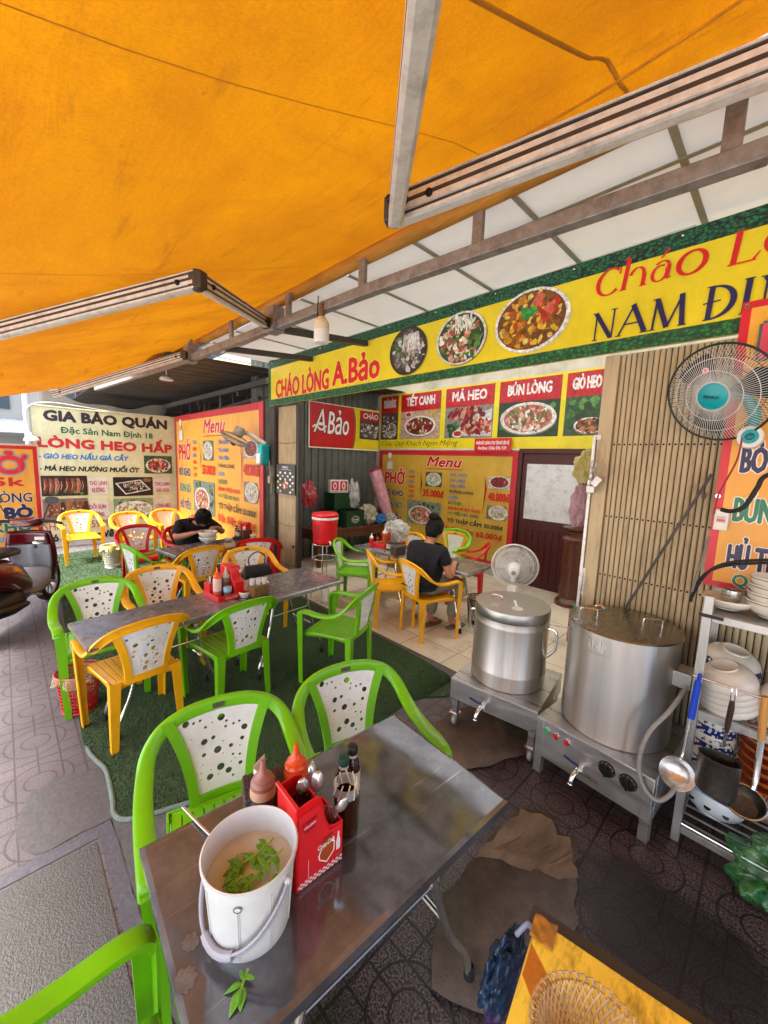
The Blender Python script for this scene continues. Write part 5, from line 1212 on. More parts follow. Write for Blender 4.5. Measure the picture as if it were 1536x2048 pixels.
MB().lathe([(.276, .937), (.279, .941), (.274, .947), (.2, .952), (.0001, .954)], 72).build('lid', M['lid_steel'], p2, angle=40)
for x, y, a in ((-.15, -.10, 35), (.13, .03, 35)):
    b = MB(); handle_u(b, (x, y, .95), .09, .05, .0045, RZ(a)); b.build('lid_handle', M['chrome'], p2)
b = MB(); b.box(-.20, -.17, -.19, -.186, .90, .95); b.tube([(-.20, .12, .95), (-.17, .13, .962), (-.14, .12, .95)], .008, 8); b.build('latch', M['chrome'], p2)
e = Print(0)
def on_cyl(v, r): return (r * math.sin(v[0] / r), -r * math.cos(v[0] / r) + v[1], v[2])
e.text('GNr', -.075, .855, .13, .045, '#b4b0a8', bold=.05); e.text('CONG NGHIEP', -.075, .825, .15, .014, '#b4b0a8', bold=.02)
e.mb.v = [on_cyl((x - .03, y * .5 - .0028, z), .272) for x, y, z in e.mb.v]; e.mb.c = [None] * len(e.mb.c)
e.mb.build('embossed_lettering', M['pot_steel'], p2, angle=None)
MB().box(.262, .34, -.06, .06, .72, .80).build('terminal_box', M['box_steel'], p2, bevel=.004)
b = MB().tube(spline([(-.235, 2.34, .74), (-.27, 2.22, .66), (-.325, 2.13, .56), (-.345, 2.11, .42), (-.32, 2.10, .31), (-.26, 2.11, .26), (-.215, 2.15, .30), (-.20, 2.2, .36)], 7), .0105, 10)
tag(b.build('gas_hose', mat('grey_hose', '#8a8880', .55, 0, .2, 20)), 'grey hose looping down beside the larger pot and the rack leg', 'hose')

# ------------------------------------------------------------------ steel rack with crockery
rk = thing('steel_rack', 'welded steel rack stacked with bowls and ladles at the edge of the stove', 'rack', (.25, 2.45, 0), 0)
x0, x1, y0, y1 = -.455, .55, -.20, .22
for x in (x0, x1):
    for y in (y0, y1): MB().box(x, x + .034, y, y + .034, .002, 1.245 if y == y0 else 1.2).build('post', M['rack_steel'], rk, bevel=.002)
for z, nm in ((1.165, 'shelf'), (.70, 'shelf'), (.37, 'shelf'), (.09, 'shelf')):
    b = MB()
    b.box(x0 + .035, x1 - .001, y0 + .004, y0 + .03, z - .035, z).box(x0 + .035, x1 - .001, y1 + .004, y1 + .03, z - .035, z).box(x0 + .004, x0 + .03, y0 + .035, y1 - .001, z - .035, z)
    if z > 1: b.box(x0 + .032, x1, y0 + .031, y1 + .003, z - .012, z - .006)
    else:
        for k in range(6): yy = y0 + .06 + .065 * k; b.bar((x0 + .03, yy, z - .006), (x1, yy, z - .006), .012, .008)
    b.build(nm, M['rack_steel'], rk, bevel=.002)
MB().tube([(x0 - .0, y0 - .03, .872), (x1, y0 - .03, .864)], .005, 8).tube([(x0 + .015, y0, .872), (x0 + .015, y0 - .03, .872)], .005, 8).build('hanging_rail', M['chrome'], rk)
MB().tube([(x0 + .035, y0 - .005, .115), (x1, y0 - .005, .108)], .005, 8).build('guard_rail', M['chrome'], rk)
MB().box(x0 - .012, x0 + .075, y0 - .008, y0 - .001, 1.148, 1.163).build('black_strap', M['black_plastic'], rk, bevel=.002)

def bowl(b, r, h, foot=.45, th=.004, M_=None, col=None, flare=.0):
    pr = [(.0001, .006), (r * foot * .9, .006), (r * foot, 0), (r * foot, .008)]
    for i in range(1, 9): t = i / 8; pr.append((r * (foot + (1 - foot) * math.sin(t * math.pi / 2) ** (.9 + flare)), .008 + (h - .008) * (1 - math.cos(t * math.pi / 2)) ** (.85)))
    pr.append((r - th * .5, h + th * .4))
    for i in range(8, 0, -1): t = i / 8; pr.append(((r - th) * (foot + (1 - foot) * math.sin(t * math.pi / 2) ** (.9 + flare)) - th * .3, .012 + (h - .012) * (1 - math.cos(t * math.pi / 2)) ** (.85)))
    pr.append((.0001, .013)); b.lathe(pr, 40, M_, col); return b
def bowl_thing(name, label, x, y, z, r, h, mt, cat='bowl', group=None, M_=None, band=None, foot=.45):
    t = bowl(MB(), r, h, foot, M_=M_).build(name, mt, angle=60); t.location = (x, y, z); tag(t, label, cat, group)
    if band:
        zz0, zz1, bm = band
        q = MB()
        def rr(z): t_ = max(0, min(1, (z - .008) / (h - .008))) ** (1 / .85); a = math.acos(1 - t_); return r * (foot + (1 - foot) * math.sin(a) ** .9) + .0012
        q.lathe([(rr(zz0 + (zz1 - zz0) * i / 6), zz0 + (zz1 - zz0) * i / 6) for i in range(7)], 40, M_); q.build('painted_band', bm, t)
    return t
def floral(name, bgc, fg, sc):
    m = bpy.data.materials.new(name); m.use_nodes = True; nt = m.node_tree; L = nt.links; p = nt.nodes['Principled BSDF']; p.inputs['Roughness'].default_value = .22
    tc = N(nt, 'ShaderNodeTexCoord'); v = N(nt, 'ShaderNodeTexVoronoi'); v.inputs['Scale'].default_value = sc; L.new(tc.outputs['Object'], v.inputs['Vector'])
    r = N(nt, 'ShaderNodeValToRGB'); r.color_ramp.interpolation = 'CONSTANT'; r.color_ramp.elements[0].color = (*lin(bgc), 1); r.color_ramp.elements[1].position = .36; r.color_ramp.elements[1].color = (*lin(bgc), 1)
    e = r.color_ramp.elements.new(.14); e.color = (*lin(fg), 1); L.new(v.outputs['Distance'], r.inputs[0]); L.new(r.outputs[0], p.inputs['Base Color']); return m
blue_fl = floral('blue_floral_glaze', '#182a5e', '#d8d8d8', 55); vine = floral('vine_glaze', '#d2cfc4', '#1b2440', 62)
bowl_thing('wide_bowl', 'wide shallow white bowl holding a steel cup on the rack top', -.135, 2.42, 1.166, .098, .052, M['porcelain'])
t = MB().lathe([(.0001, 0), (.034, 0), (.036, .004), (.036, .05), (.033, .052), (.032, .006), (.0001, .006)], 28).build('steel_cup', M['spoon']); t.location = (-.13, 2.425, 1.178); tag(t, 'small steel cup sitting in the wide shallow bowl', 'cup')
t2 = MB().lathe([(.0001, 0), (.034, 0), (.036, .004), (.036, .05), (.033, .052), (.032, .006), (.0001, .006)], 28).build('steel_cup', M['spoon']); t2.location = (-.125, 2.43, 1.205); tag(t2, 'second steel cup nested in the one in the wide bowl', 'cup')
for k in range(4): bowl_thing('soup_bowl', ('lowest', 'second', 'third', 'topmost')[k] + ' white soup bowl of the stack standing on the rack top', .012 + .002 * k, 2.42, 1.166 + .036 * k, .092, .075, M['porcelain'], group='white bowls stacked on the rack top', band=(.066, .069, M['black_plastic']))
def up(x, y, z, rx, ry): return None
# upturned bowls leaning in a row on the second shelf
tilt = RX(180) @ RY(10)
for k in range(5):
    M_ = RY(-14) @ RX(192)
    bowl_thing('upturned_bowl', ('lowest', 'second', 'third', 'fourth', 'topmost')[k] + ' upturned plain bowl of the leaning pile on the second rack shelf', -.095 - .004 * k, 2.37 - .001 * k, .80 + .027 * k, .112, .085, M['porcelain'], group='upturned bowls on the second shelf', M_=M_)
for k in range(2):
    M_ = RY(10) @ RX(188)
    bowl_thing('upturned_bowl', ('lower', 'upper')[k] + ' upturned bowl with a blue floral band behind the plain pile', -.085, 2.52, .90 + .045 * k, .125, .105, M['porcelain'], group='floral bowls on the second shelf', M_=M_, band=(.05, .088, blue_fl), foot=.4)
for k in range(3): bowl_thing('upturned_bowl', ('lowest', 'second', 'topmost')[k] + ' upturned bowl at the frame edge of the second rack shelf', .105, 2.40, .80 + .04 * k, .10, .085, M['porcelain'], group='bowls at the end of the second shelf', M_=RX(184))
for k in range(3):
    t = MB().lathe([(.0001, 0), (.07, 0), (.082, .01), (.088, .06), (.086, .085), (.08, .10), (.074, .10), (.08, .083), (.082, .06), (.07, .012), (.0001, .01)], 36).build('floral_pot', M['porcelain']); t.location = (-.115, 2.42, .372 + .085 * k); tag(t, ('lowest', 'middle', 'top')[k] + ' blue floral crock in the pile behind the brown handled strainer', 'crock', 'floral crocks on the third shelf')
    MB().lathe([(.0834, .012), (.0892, .06)], 36).build('painted_band', blue_fl if k != 1 else blue_fl, t); MB().lathe([(.0891, .064), (.0874, .088)], 36).build('rim_band', vine, t)
og = mat('orange_glaze', '#b8481c', .25, 0, .2, 9); gg = mat('olive_glaze', '#7c8a4a', .25, 0, .2, 9)
for k in range(6):
    t = bowl(MB(), .105, .042, .5).build('glazed_dish', og, angle=60); t.location = (.085, 2.40, .372 + .043 * k); tag(t, ('lowest', 'second', 'third', 'fourth', 'fifth', 'topmost')[k] + ' orange dish with an olive rim in the pile on the third shelf', 'dish', 'orange dishes on the third shelf')
    MB().lathe([(.0985, .026), (.1060, .040)], 40).build('rim_band', gg, t)
t = bowl(MB(), .125, .095, .4, M_=RX(-22) @ RY(6)).build('white_basin', mat('white_plastic_basin', '#cfd6d8', .35, 0, .1, 6), angle=60); t.location = (-.085, 2.40, .125); tag(t, 'white plastic basin with dark round holes on the lowest rack shelf', 'basin')
h = MB()
for a, e in ((-130, .62), (-95, .6), (-60, .62), (60, .75), (115, .75), (150, .7)):
    a = R(a); rr = .125 * (.4 + .6 * math.sin(e * math.pi / 2) ** .9); zz = .008 + .087 * (1 - math.cos(e * math.pi / 2)) ** .85
    for s in (1.015, .955): h.lathe([(.0001, 0), (.014, 0)], 16, RX(-22) @ RY(6) @ TR((rr * s * math.cos(a), rr * s * math.sin(a), zz)) @ Matrix.Rotation(a, 4, 'Z') @ RY(58))
h.build('round_hole', M['black_plastic'], t)
# utensils on the rail
ld = thing('ladle', 'steel ladle with a blue handle hung on the rack rail', 'ladle', (-.19, 2.205, .872))
b = MB(); b.tube(spline([(.008, .005, -.02), (.002, .0, -.15), (-.004, -.012, -.36), (-.01, -.03, -.40)], 5), [.008] * 15 + [.006], 10)
b.lathe([(.0001, -.038), (.03, -.034), (.055, -.018), (.068, 0), (.070, .003), (.066, .0), (.053, -.015), (.029, -.03), (.0001, -.034)], 36, TR((-.012, -.06, -.455)) @ RX(58) @ RY(-6)); b.build('steel_bowl', M['spoon'], ld, angle=60)
MB().tube(spline([(.012, .004, .02), (.011, .004, .0), (.009, .004, -.02), (.006, .003, -.10), (.003, .002, -.2)], 4), [.009] * 4 + [.007] * 4 + [.014] * 9, 12).build('handle', mat('blue_rubber', '#143fb4', .45), ld)
mg = thing('mug_strainer', 'cylindrical mesh strainer with a dark brown handle hung on the rack rail', 'strainer', (-.06, 2.21, .872))
meshm = mat('perforated_steel', '#6f6a62', .4, .9, .5, 120, '#2f2b26', 60, .6)
MB().lathe([(.0001, -.44), (.066, -.435), (.070, -.425), (.072, -.29), (.074, -.288), (.069, -.288), (.067, -.425), (.0001, -.43)], 36, TR((-.008, -.03, 0)) @ RX(-10)).build('mesh_cup', meshm, mg, angle=60)
MB().tube([(.0, .004, -.06), (0, .004, -.09), (-.003, 0, -.17), (-.003, 0, -.20)], [.016, .019, .018, .012], 12, flat=.6).build('handle', mat('dark_brown_handle', '#3a2018', .5, 0, .2, 20), mg)
MB().tube([(-.003, 0, -.2), (-.006, .035, -.29)], .006, 8).build('shank', M['chrome'], mg)
for s_ in (1, -1): MB().tube([(s_ * .006, .004, -.06), (s_ * .008, 0, -.02), (s_ * .006, .01, .004), (s_ * .002, .016, -.0)], .003, 6).build('hook', M['chrome'], mg)
sk = thing('skimmer', 'wire skimmer with a pale wooden handle hung at the rack edge', 'skimmer', (.035, 2.195, .872))
MB().tube([(.0, 0, .02), (.004, 0, -.06), (.01, 0, -.17)], [.012, .014, .012], 12).build('handle', mat('pale_wood', '#c08a44', .5, 0, .3, 12, stretch=(2, 2, .3)), sk)
MB().tube([(.01, 0, -.17), (.014, -.01, -.34), (.01, -.03, -.38)], [.011, .010, .008], 10).build('shank', M['chrome'], sk)
b = MB(); b.lathe([(.0001, -.05), (.045, -.045), (.066, -.02), (.070, 0)], 36, TR((-.01, -.07, -.42)) @ RX(28)); b.build('wire_basket', meshm, sk)
MB().tube([TR((-.01, -.07, -.42)) @ RX(28) @ Vector((.07 * math.cos(2 * math.pi * i / 30), .07 * math.sin(2 * math.pi * i / 30), 0)) for i in range(30)], .004, 8, closed=True).build('rim', M['chrome'], sk)
# cable over the rack, green bag
b = MB().tube(spline([(-.26, 2.32, 1.2), (-.235, 2.30, 1.29), (-.19, 2.30, 1.37), (-.1, 2.3, 1.42), (.1, 2.3, 1.46), (.4, 2.3, 1.46)], 6), .0065, 8).tube(spline([(-.262, 2.34, 1.18), (-.245, 2.31, 1.28), (-.2, 2.31, 1.355), (-.1, 2.31, 1.405), (.1, 2.31, 1.445), (.4, 2.31, 1.445)], 6), .006, 8)
tag(b.build('rubber_cable', M['black_rubber']), 'pair of black rubber cables arching over the rack top', 'cable')
def crumpled(name, label, cat, loc, sc, mt, seed=0, n=90, m=60, amp=.25, group=None):
    from mathutils import noise
    b = MB(); vs = []
    def f(u, v):
        th = math.pi * v / m; ph = 2 * math.pi * u / n; p = Vector((math.sin(th) * math.cos(ph), math.sin(th) * math.sin(ph), -math.cos(th)))
        k = 1 + amp * noise.noise(p * 2.2 + Vector((seed, 0, 0))) + amp * .7 * abs(noise.noise(p * 4 + Vector((0, seed, 0)))) - amp * .22 * abs(noise.noise(Vector((p.x * 8, p.y * 8, p.z * 3)) + Vector((seed, seed, 0)))) - amp * .08 * abs(noise.noise(p * 19))
        return (p.x * sc[0] * k, p.y * sc[1] * k, max(p.z * sc[2] * k, -sc[2]) + sc[2])
    b.grid(f, list(range(n)), list(range(m + 1)), close_u=True); o = b.build(name, mt, angle=50); o.location = loc; return tag(o, label, cat, group)
green_film = mat('green_film', '#2f8a3c', .1, 0, .6, 7, '#a5dcae', 9, .7, alpha=.5, spec=.9)
crumpled('green_bag', 'crumpled green plastic bag on the pavement at the rack foot', 'bag', (.15, 2.22, .003), (.125, .12, .12), green_film, 4, amp=.5)

# ------------------------------------------------------------------ fans
def cage(b, r, depth, n, wire, rings, M_, inner=.1, dome=1.):
    for i in range(n):
        a = 2 * math.pi * i / n; pts = []
        for j in range(7):
            f = j / 6; rr = r * (inner + (1 - inner) * f); z = depth * (1 - f ** 2.4) * dome; pts.append(M_ @ Vector((rr * math.cos(a), rr * math.sin(a), z)))
        b.tube(pts, wire, 4, caps=False)
    for f in rings:
        rr = r * f; z = depth * (1 - ((f - inner) / (1 - inner)) ** 2.4 if f > inner else 1) * dome
        b.tube([M_ @ Vector((rr * math.cos(2 * math.pi * i / 48), rr * math.sin(2 * math.pi * i / 48), z)) for i in range(48)], wire * 1.35, 6, closed=True)
def blades(b, r, n, M_, twist=.5):
    for k in range(n):
        a0 = 2 * math.pi * k / n; secs = []
        for i in range(7):
            f = i / 6; rr = r * (.16 + .84 * f); hw = (.18 + .42 * math.sin(f * math.pi * .62)) * (1 if f < 1 else .85)
            pts = []
            for j in range(6): a = a0 + hw * (j / 5 - .35) * 1.5; z = (j / 5 - .5) * r * .22 * twist; pts.append((rr * math.cos(a), rr * math.sin(a), z))
            secs.append(pts)
        vs = [M_ @ Vector(p) for s in secs for p in s]; b.add(vs, [(i * 6 + j, i * 6 + j + 1, (i + 1) * 6 + j + 1, (i + 1) * 6 + j) for i in range(6) for j in range(5)])
def aim(d, roll=0):
    q = Vector(d).normalized().to_track_quat('Z', 'Y').to_matrix().to_4x4(); return q @ RZ(roll)
wf = thing('wall_fan', 'big wall fan with dark cage and turquoise hub over the gate', 'fan', (-.155, 2.632, 2.03))
C_ = TR((-.135, -.075, .155)) @ aim((-.30, -.80, -.32))
b = MB(); cage(b, .232, .055, 110, .0013, (.30, .52, .76), C_, .2); b.build('front_cage', mat('pale_wire', '#d0d2cc', .4, .1), wf)
b = MB(); cage(b, .232, -.10, 64, .0014, (.4, .7), C_, .3); b.tube([C_ @ Vector((.234 * math.cos(2 * math.pi * i / 60), .234 * math.sin(2 * math.pi * i / 60), 0)) for i in range(60)], .0055, 8, closed=True); b.build('rear_cage', mat('dark_green_wire', '#23302b', .4, .3), wf)
b = MB(); blades(b, .205, 3, C_ @ TR((0, 0, -.02)), .7); b.build('blade', mat('smoky_blade', '#17191a', .5, 0, .2, 9, spec=.3), wf, solid=.003)
hb = MB().lathe([(.0001, .064), (.05, .062), (.064, .056), (.066, .048)], 36, C_).build('hub_badge', M['teal'], wf)
e = Print(0); e.text('SENKO', -.034, -.008, .068, .014, '#0c2430', bold=.04); e.mb.v = [tuple(C_ @ RZ(-12) @ Vector((x, z, .0655 - y))) for x, y, z in e.mb.v]; e.build('lettering', M['print'], hb)
e = Print(0); e.ell(0, .13, .014, .014, '#e8b8b8'); e.text('!', -.004, .123, .006, .014, '#c02020', bold=.03); e.mb.v = [tuple(C_ @ RZ(10) @ Vector((x, z, .052 - y))) for x, y, z in e.mb.v]; e.build('sticker', M['print'], wf)
b = MB().lathe([(.0001, -.16), (.05, -.155), (.062, -.13), (.062, -.05), (.03, -.04)], 28, C_); b.build('motor', mat('pale_grey_plastic', '#9aa29c', .45), wf)
MB().tube(spline([(-.09, -.05, .19), (-.04, -.03, .14), (0, -.02, .06), (0, -.02, 0)], 5), [.03] * 8 + [.035] * 8, 12, flat=.7).build('neck', M['teal'], wf)
MB().loft([[(.045 * math.cos(t) * s, y, .045 * math.sin(t) * s - .05 - (.012 if math.sin(t) < 0 else 0)) for t in [2 * math.pi * i / 24 for i in range(24)]] for y, s in ((.0, 1.1), (-.05, 1.1), (-.06, 1.0))]).build('control_base', M['white_plastic'], wf)
MB().loft([[(.032 * math.cos(t), y, .034 * math.sin(t) - .055) for t in [2 * math.pi * i / 20 for i in range(20)]] for y in (-.06, -.064)]).build('control_face', M['teal'], wf)
MB().sphere((0, -.064, -.055), .017, 14, 8, (1, .5, 1)).build('knob', mat('deep_teal', '#0a6f78', .3), wf)
bx = thing('breaker_box', 'small white breaker box wired beneath the wall fan', 'breaker box', (-.217, 2.614, 1.56))
MB().box(-.028, .028, -.02, .022, -.05, .055).build('case', M['white_plastic'], bx, bevel=.004)
MB().box(-.017, .017, -.0245, -.02, -.012, .022).build('window', mat('breaker_grey', '#b8b4b0', .4), bx); MB().box(-.016, .016, -.029, -.0245, -.004, .006).build('switch', M['red_plastic'], bx, bevel=.001)
c = MB().tube(spline([(-.215, 2.261, 1.615), (-.21, 2.261, 1.7), (-.19, 2.262, 1.77), (-.165, 2.261, 1.86), (-.16, 2.261, 1.95)], 6), .004, 6)
tag(c.build('fan_wire', mat('red_wire', '#8d2a26', .5)), 'thin red wire running from the breaker box to the wall fan', 'wire')
c = MB().tube(spline([(-.195, 2.259, 1.64), (-.16, 2.258, 1.635), (-.12, 2.257, 1.66), (-.09, 2.257, 1.74), (-.06, 2.257, 1.80), (.1, 2.257, 1.86)], 6), .009, 8)
tag(c.build('feed_cable', M['black_rubber']), 'thick black cable feeding the breaker box', 'cable')
c = MB().tube(spline([(-.222, 2.261, 1.51), (-.235, 2.262, 1.40), (-.255, 2.262, 1.25)], 5), .006, 6)
tag(c.build('lower_cable', mat('grey_cable', '#6a655c', .5)), 'grey cable running down from the breaker box', 'cable')
gp = MB().bar((-.29, 2.70, 1.79), (-.63, 2.70, .90), .014, .014); gp.box(-.318, -.30, 2.692, 2.71, 1.66, 1.685)
tag(gp.build('gate_bar', M['dark_steel']), 'dark diagonal bar leaning across the folding gate slats', 'bar')
lk = thing('padlock', 'steel padlock and chain hung on the gate post beside the opening', 'padlock', (-.875, 2.70, 1.74))
b = MB()
for k in range(4): b.tube([Vector((.0, -.008, .08 - .035 * k)) + (RZ(90 * (k % 2)) @ Vector((.016 * math.cos(2 * math.pi * i / 14), 0, .024 * math.sin(2 * math.pi * i / 14)))) for i in range(14)], .004, 6, closed=True)
b.build('chain', M['rack_steel'], lk); MB().box(-.026, .026, -.025, -.005, -.10, -.05).build('lock_body', M['rack_steel'], lk, bevel=.006); MB().tube(spline([(-.016, -.014, -.05), (-.016, -.014, -.02), (0, -.014, -.006), (.016, -.014, -.02), (.016, -.014, -.05)], 4), .005, 8).build('shackle', M['chrome'], lk)
MB().box(.02, .06, -.03, -.026, -.03, .03, RY(35)).build('hasp', M['rack_steel'], lk)
# white pedestal fan with its back to the street
pf = thing('pedestal_fan', 'white pedestal fan turned to the room behind the smaller pot', 'fan', (-1.66, 3.32, .006))
C_ = TR((0, 0, .88)) @ aim((-.42, .9, .10)); wp = M['white_plastic']
b = MB(); cage(b, .20, .07, 72, .0014, (.5, .8), C_, .2); b.build('front_cage', wp, pf)
b = MB(); cage(b, .20, -.07, 90, .0016, (.35, .6, .82), C_, .3); b.tube([C_ @ Vector((.203 * math.cos(2 * math.pi * i / 48), .203 * math.sin(2 * math.pi * i / 48), 0)) for i in range(48)], .007, 8, closed=True); b.build('rear_cage', wp, pf)
b = MB(); blades(b, .175, 5, C_, .8); b.build('blade', mat('clear_blade', '#a8acac', .3), pf, solid=.003)
MB().lathe([(.0001, -.19), (.03, -.19), (.045, -.18), (.05, -.15), (.052, -.09), (.06, -.07), (.0001, -.06)], 28, C_).build('motor', wp, pf)
MB().lathe([(.0001, -.1925), (.02, -.192), (.02, -.19)], 20, C_).build('motor_cap', mat('grey_cap', '#8a8e8e', .4), pf)
q = MB().tube([C_ @ Vector((0, 0, -.12)), C_ @ Vector((0, 0, -.12)) + Vector((0, 0, -.1))], .022, 12); c0 = C_ @ Vector((0, 0, -.12)); q.box(c0.x - .035, c0.x + .035, c0.y - .03, c0.y + .03, .67, .73); q.tube([(c0.x, c0.y, .7), (c0.x, c0.y, .03)], .016, 12); q.build('pole', wp, pf)
MB().lathe([(.0001, .03), (.05, .03), (.18, .012), (.19, 0), (.0001, 0)], 32, TR((c0.x, c0.y, 0))).build('base', wp, pf)
c = MB().tube(spline([(-1.58, 3.2, .74), (-1.45, 3.0, .62), (-1.2, 2.95, .60), (-1.0, 2.92, .63), (-.93, 2.9, .66)], 6), .005, 6)
tag(c.build('power_cable', M['white_plastic']), 'white cable sagging from the pedestal fan to the gate post', 'cable')
# small wall fan over the outer menu
sf = thing('wall_fan', 'small dusty white wall fan on the dark column by the outer menu', 'fan', (-5.12, 2.60, 2.02))
C_ = TR((-.32, -.24, .0)) @ aim((-.25, -.35, -.9))
dusty = mat('dusty_white_plastic', '#a8a294', .5, 0, .25, 9)
b = MB(); cage(b, .21, .06, 60, .002, (.5, .8), C_, .2); cage(b, .21, -.07, 40, .002, (.6,), C_, .3); b.tube([C_ @ Vector((.212 * math.cos(2 * math.pi * i / 40), .212 * math.sin(2 * math.pi * i / 40), 0)) for i in range(40)], .01, 8, closed=True); b.build('cage', dusty, sf)
b = MB(); blades(b, .185, 3, C_, .7); b.build('blade', dusty, sf, solid=.004)
MB().lathe([(.0001, -.20), (.05, -.195), (.07, -.17), (.075, -.09), (.06, -.05)], 24, C_).build('motor', dusty, sf)
MB().lathe([(.0001, .085), (.03, .08), (.045, .05)], 20, C_).build('hub', M['black_plastic'], sf)
MB().tube(spline([(-.40, -.2, .08), (-.25, -.1, .10), (-.1, -.02, .02), (0, .06, -.05)], 5), [.03] * 16, 10).build('arm', dusty, sf); MB().box(-.06, .06, -.04, .09, -.34, -.05).build('base', M['teal'], sf, bevel=.02)
MB().box(-.05, .05, -.065, -.04, -.32, -.18).build('control_face', M['white_plastic'], sf, bevel=.01)
c = MB().tube(spline([(-5.03, 2.66, 1.75), (-5.0, 2.66, 1.6), (-4.98, 2.67, 1.45), (-5.0, 2.67, 1.3)], 5), .007, 6); c.box(-5.04, -4.97, 2.64, 2.69, 1.44, 1.54)
tag(c.build('socket_cable', mat('dusty_cable', '#8a8474', .6)), 'dusty cable and socket on the column under the small wall fan', 'cable')
# ------------------------------------------------------------------ things on the nearest table
T0 = TH
bk = thing('bucket', 'white plastic bucket of water with green herbs on the nearest steel table', 'bucket', (-.773, .358, T0), 20)
wpb = mat('bucket_plastic', '#c9cbc8', .35, 0, .07, 9, '#8f8f88', 6, .25)
pr = [(.0001, .004), (.084, .004), (.089, 0), (.0905, .008)]
for i in range(1, 9): pr.append((.0905 + .0105 * i / 8, .008 + .155 * i / 8))
pr += [(.104, .165), (.104, .183), (.108, .185), (.1085, .192), (.105, .194), (.1015, .190), (.0995, .16), (.0885, .012), (.0001, .010)]
MB().lathe(pr, 64).build('body', wpb, bk, angle=50)
b = MB()
for a in (20, 62, 105, 150, 200, 250, 300, 340):
    a = R(a)
    for da in (-.02, .02): b.tube([(.0915 * math.cos(a + da), .0915 * math.sin(a + da), .012), (.1015 * math.cos(a + da), .1015 * math.sin(a + da), .155)], .0011, 6)
b.build('moulded_rib', wpb, bk)
wt = mat('cloudy_water', '#c4c0ac', .08, 0, .15, 9, '#a59a7c', 7, .4, spec=.2)
MB().lathe([(.0001, .128), (.06, .128), (.0968, .1285)], 48).build('water', wt, bk)
hm = mat('grey_handle', '#9a9aa2', .4, 0, .08, 12)
hp = []
for i in range(25):
    t = math.pi * i / 24; hp.append(Vector((.112 * math.cos(t), -.113 * math.sin(t) * .92, .158 - .125 * math.sin(t))))
ws = [Vector((0, -.35, .94)) if 0 < i < 24 else Vector((0, -.5, .85)) for i in range(25)]
b = MB(); band(b, hp, ws, .0075, .003)
b.build('handle', hm, bk)
b = MB(); b.tube(hp[9:16], [.0085, .0095, .0095, .0095, .0095, .0095, .0085], 10); b.build('grip', hm, bk)
b = MB()
for s in (1, -1): b.sphere((s * .109, 0, .16), .008, 10, 8)
b.build('pivot', wpb, bk)
e = Print(0); e.ell(0, .0, .009, .007, '#3a3a3a'); e.ell(0, .0005, .007, .005, '#c8c8c4'); e.mb.v = [tuple(RZ(30) @ Vector((x, -.104 + y, z + .152))) for x, y, z in e.mb.v]; e.build('stamp', M['print'], bk)
leafm = mat('fresh_leaf', '#62a52a', .4, 0, .35, 30, '#2f5f14', 20, .4); stemm = mat('pale_stem', '#8fb23a', .4, 0, .2, 20)
def leaf(b, p, d, l, w, up=(0, 0, 1), curl=.2):
    p, d = Vector(p), Vector(d).normalized(); s = d.cross(Vector(up)).normalized(); n = s.cross(d); vs = []
    for i in range(7):
        f = i / 6; hw = 1.25 * w * math.sin(math.pi * min(1, f * .96 + .02)) ** .9 * (1.25 - .75 * f); c = p + d * (l * f) + n * (-curl * l * f * f)
        vs += [c - s * hw + n * hw * .35, c, c + s * hw + n * hw * .35]
    b.add(vs, [(i * 3 + j, i * 3 + j + 1, i * 3 + j + 4, i * 3 + j + 3) for i in range(6) for j in range(2)])
def herb(label, loc, stems, cat='herb sprig'):
    t = thing('herb_sprig', label, cat, loc)
    for pts, lv in stems:
        st = MB().tube(spline(pts, 4), .0028, 7).build('stem', stemm, t); b = MB()
        for p, d, l, w in lv: leaf(b, p, d, l, w)
        b.build('leaves', leafm, t, solid=.0006)
    return t
rnd = random.Random(21)
def sprig(pts, n, l0, l1):
    q = spline(pts, 8); lv = []
    for i in range(n):
        p = q[min(len(q) - 1, int((.25 + .75 * i / n) * len(q)))]; t = (q[-1] - q[0]).normalized(); s = Vector((-t.y, t.x, 0)) * (1 if i % 2 else -1)
        d = t * rnd.uniform(.2, .9) + s * rnd.uniform(.5, 1.1) + Vector((0, 0, rnd.uniform(-.1, .55))); lv.append((p, d, rnd.uniform(l0, l1), rnd.uniform(.0045, .0075)))
    lv.append((q[-1], (q[-1] - q[-3]), l1, .006)); return (pts, lv)
herb('green herb sprigs floating in the white bucket', (-.765, .352, T0 + .133), [
    sprig([(-.03, .075, .012), (-.025, .03, .004), (-.03, -.015, .002)], 10, .018, .036), sprig([(.012, .078, .012), (.018, .04, .012), (.03, -.035, .003)], 16, .018, .04),
    sprig([(-.055, -.005, .004), (-.02, -.03, .006), (.010, -.045, .003)], 12, .014, .028), sprig([(.055, .05, .006), (.066, .03, .006), (.07, .01, .004)], 5, .012, .02), sprig([(.0, -.02, .006), (.010, -.04, .006), (.025, -.055, .003)], 8, .012, .022)])
herb('single pale leaf sprig lying on the bare end of the nearest table', (-.662, .285, T0 + .003), [([(-.018, .022, .004), (0, 0, .003), (.012, -.012, .002)], [((-.004, .004, .004), (-.35, -1, .05), .036, .0055), ((.0, .0, .004), (.9, -.5, .05), .036, .009), ((.004, -.003, .004), (.6, -1, .1), .04, .009), ((-.01, .012, .004), (.8, .5, .3), .022, .005), ((-.006, .006, .005), (-.9, .1, .2), .022, .004)])], 'herb sprig')
# red cutlery holder
cr = mat('cutlery_red', '#cf1018', .32, 0, .08, 14, '#7a0a0e', 18, .2)
cu = thing('cutlery_holder', 'red plastic cutlery holder with a soda picture, filled with spoons, beside the white bucket', 'cutlery holder', (-.742, .462, T0), 88)
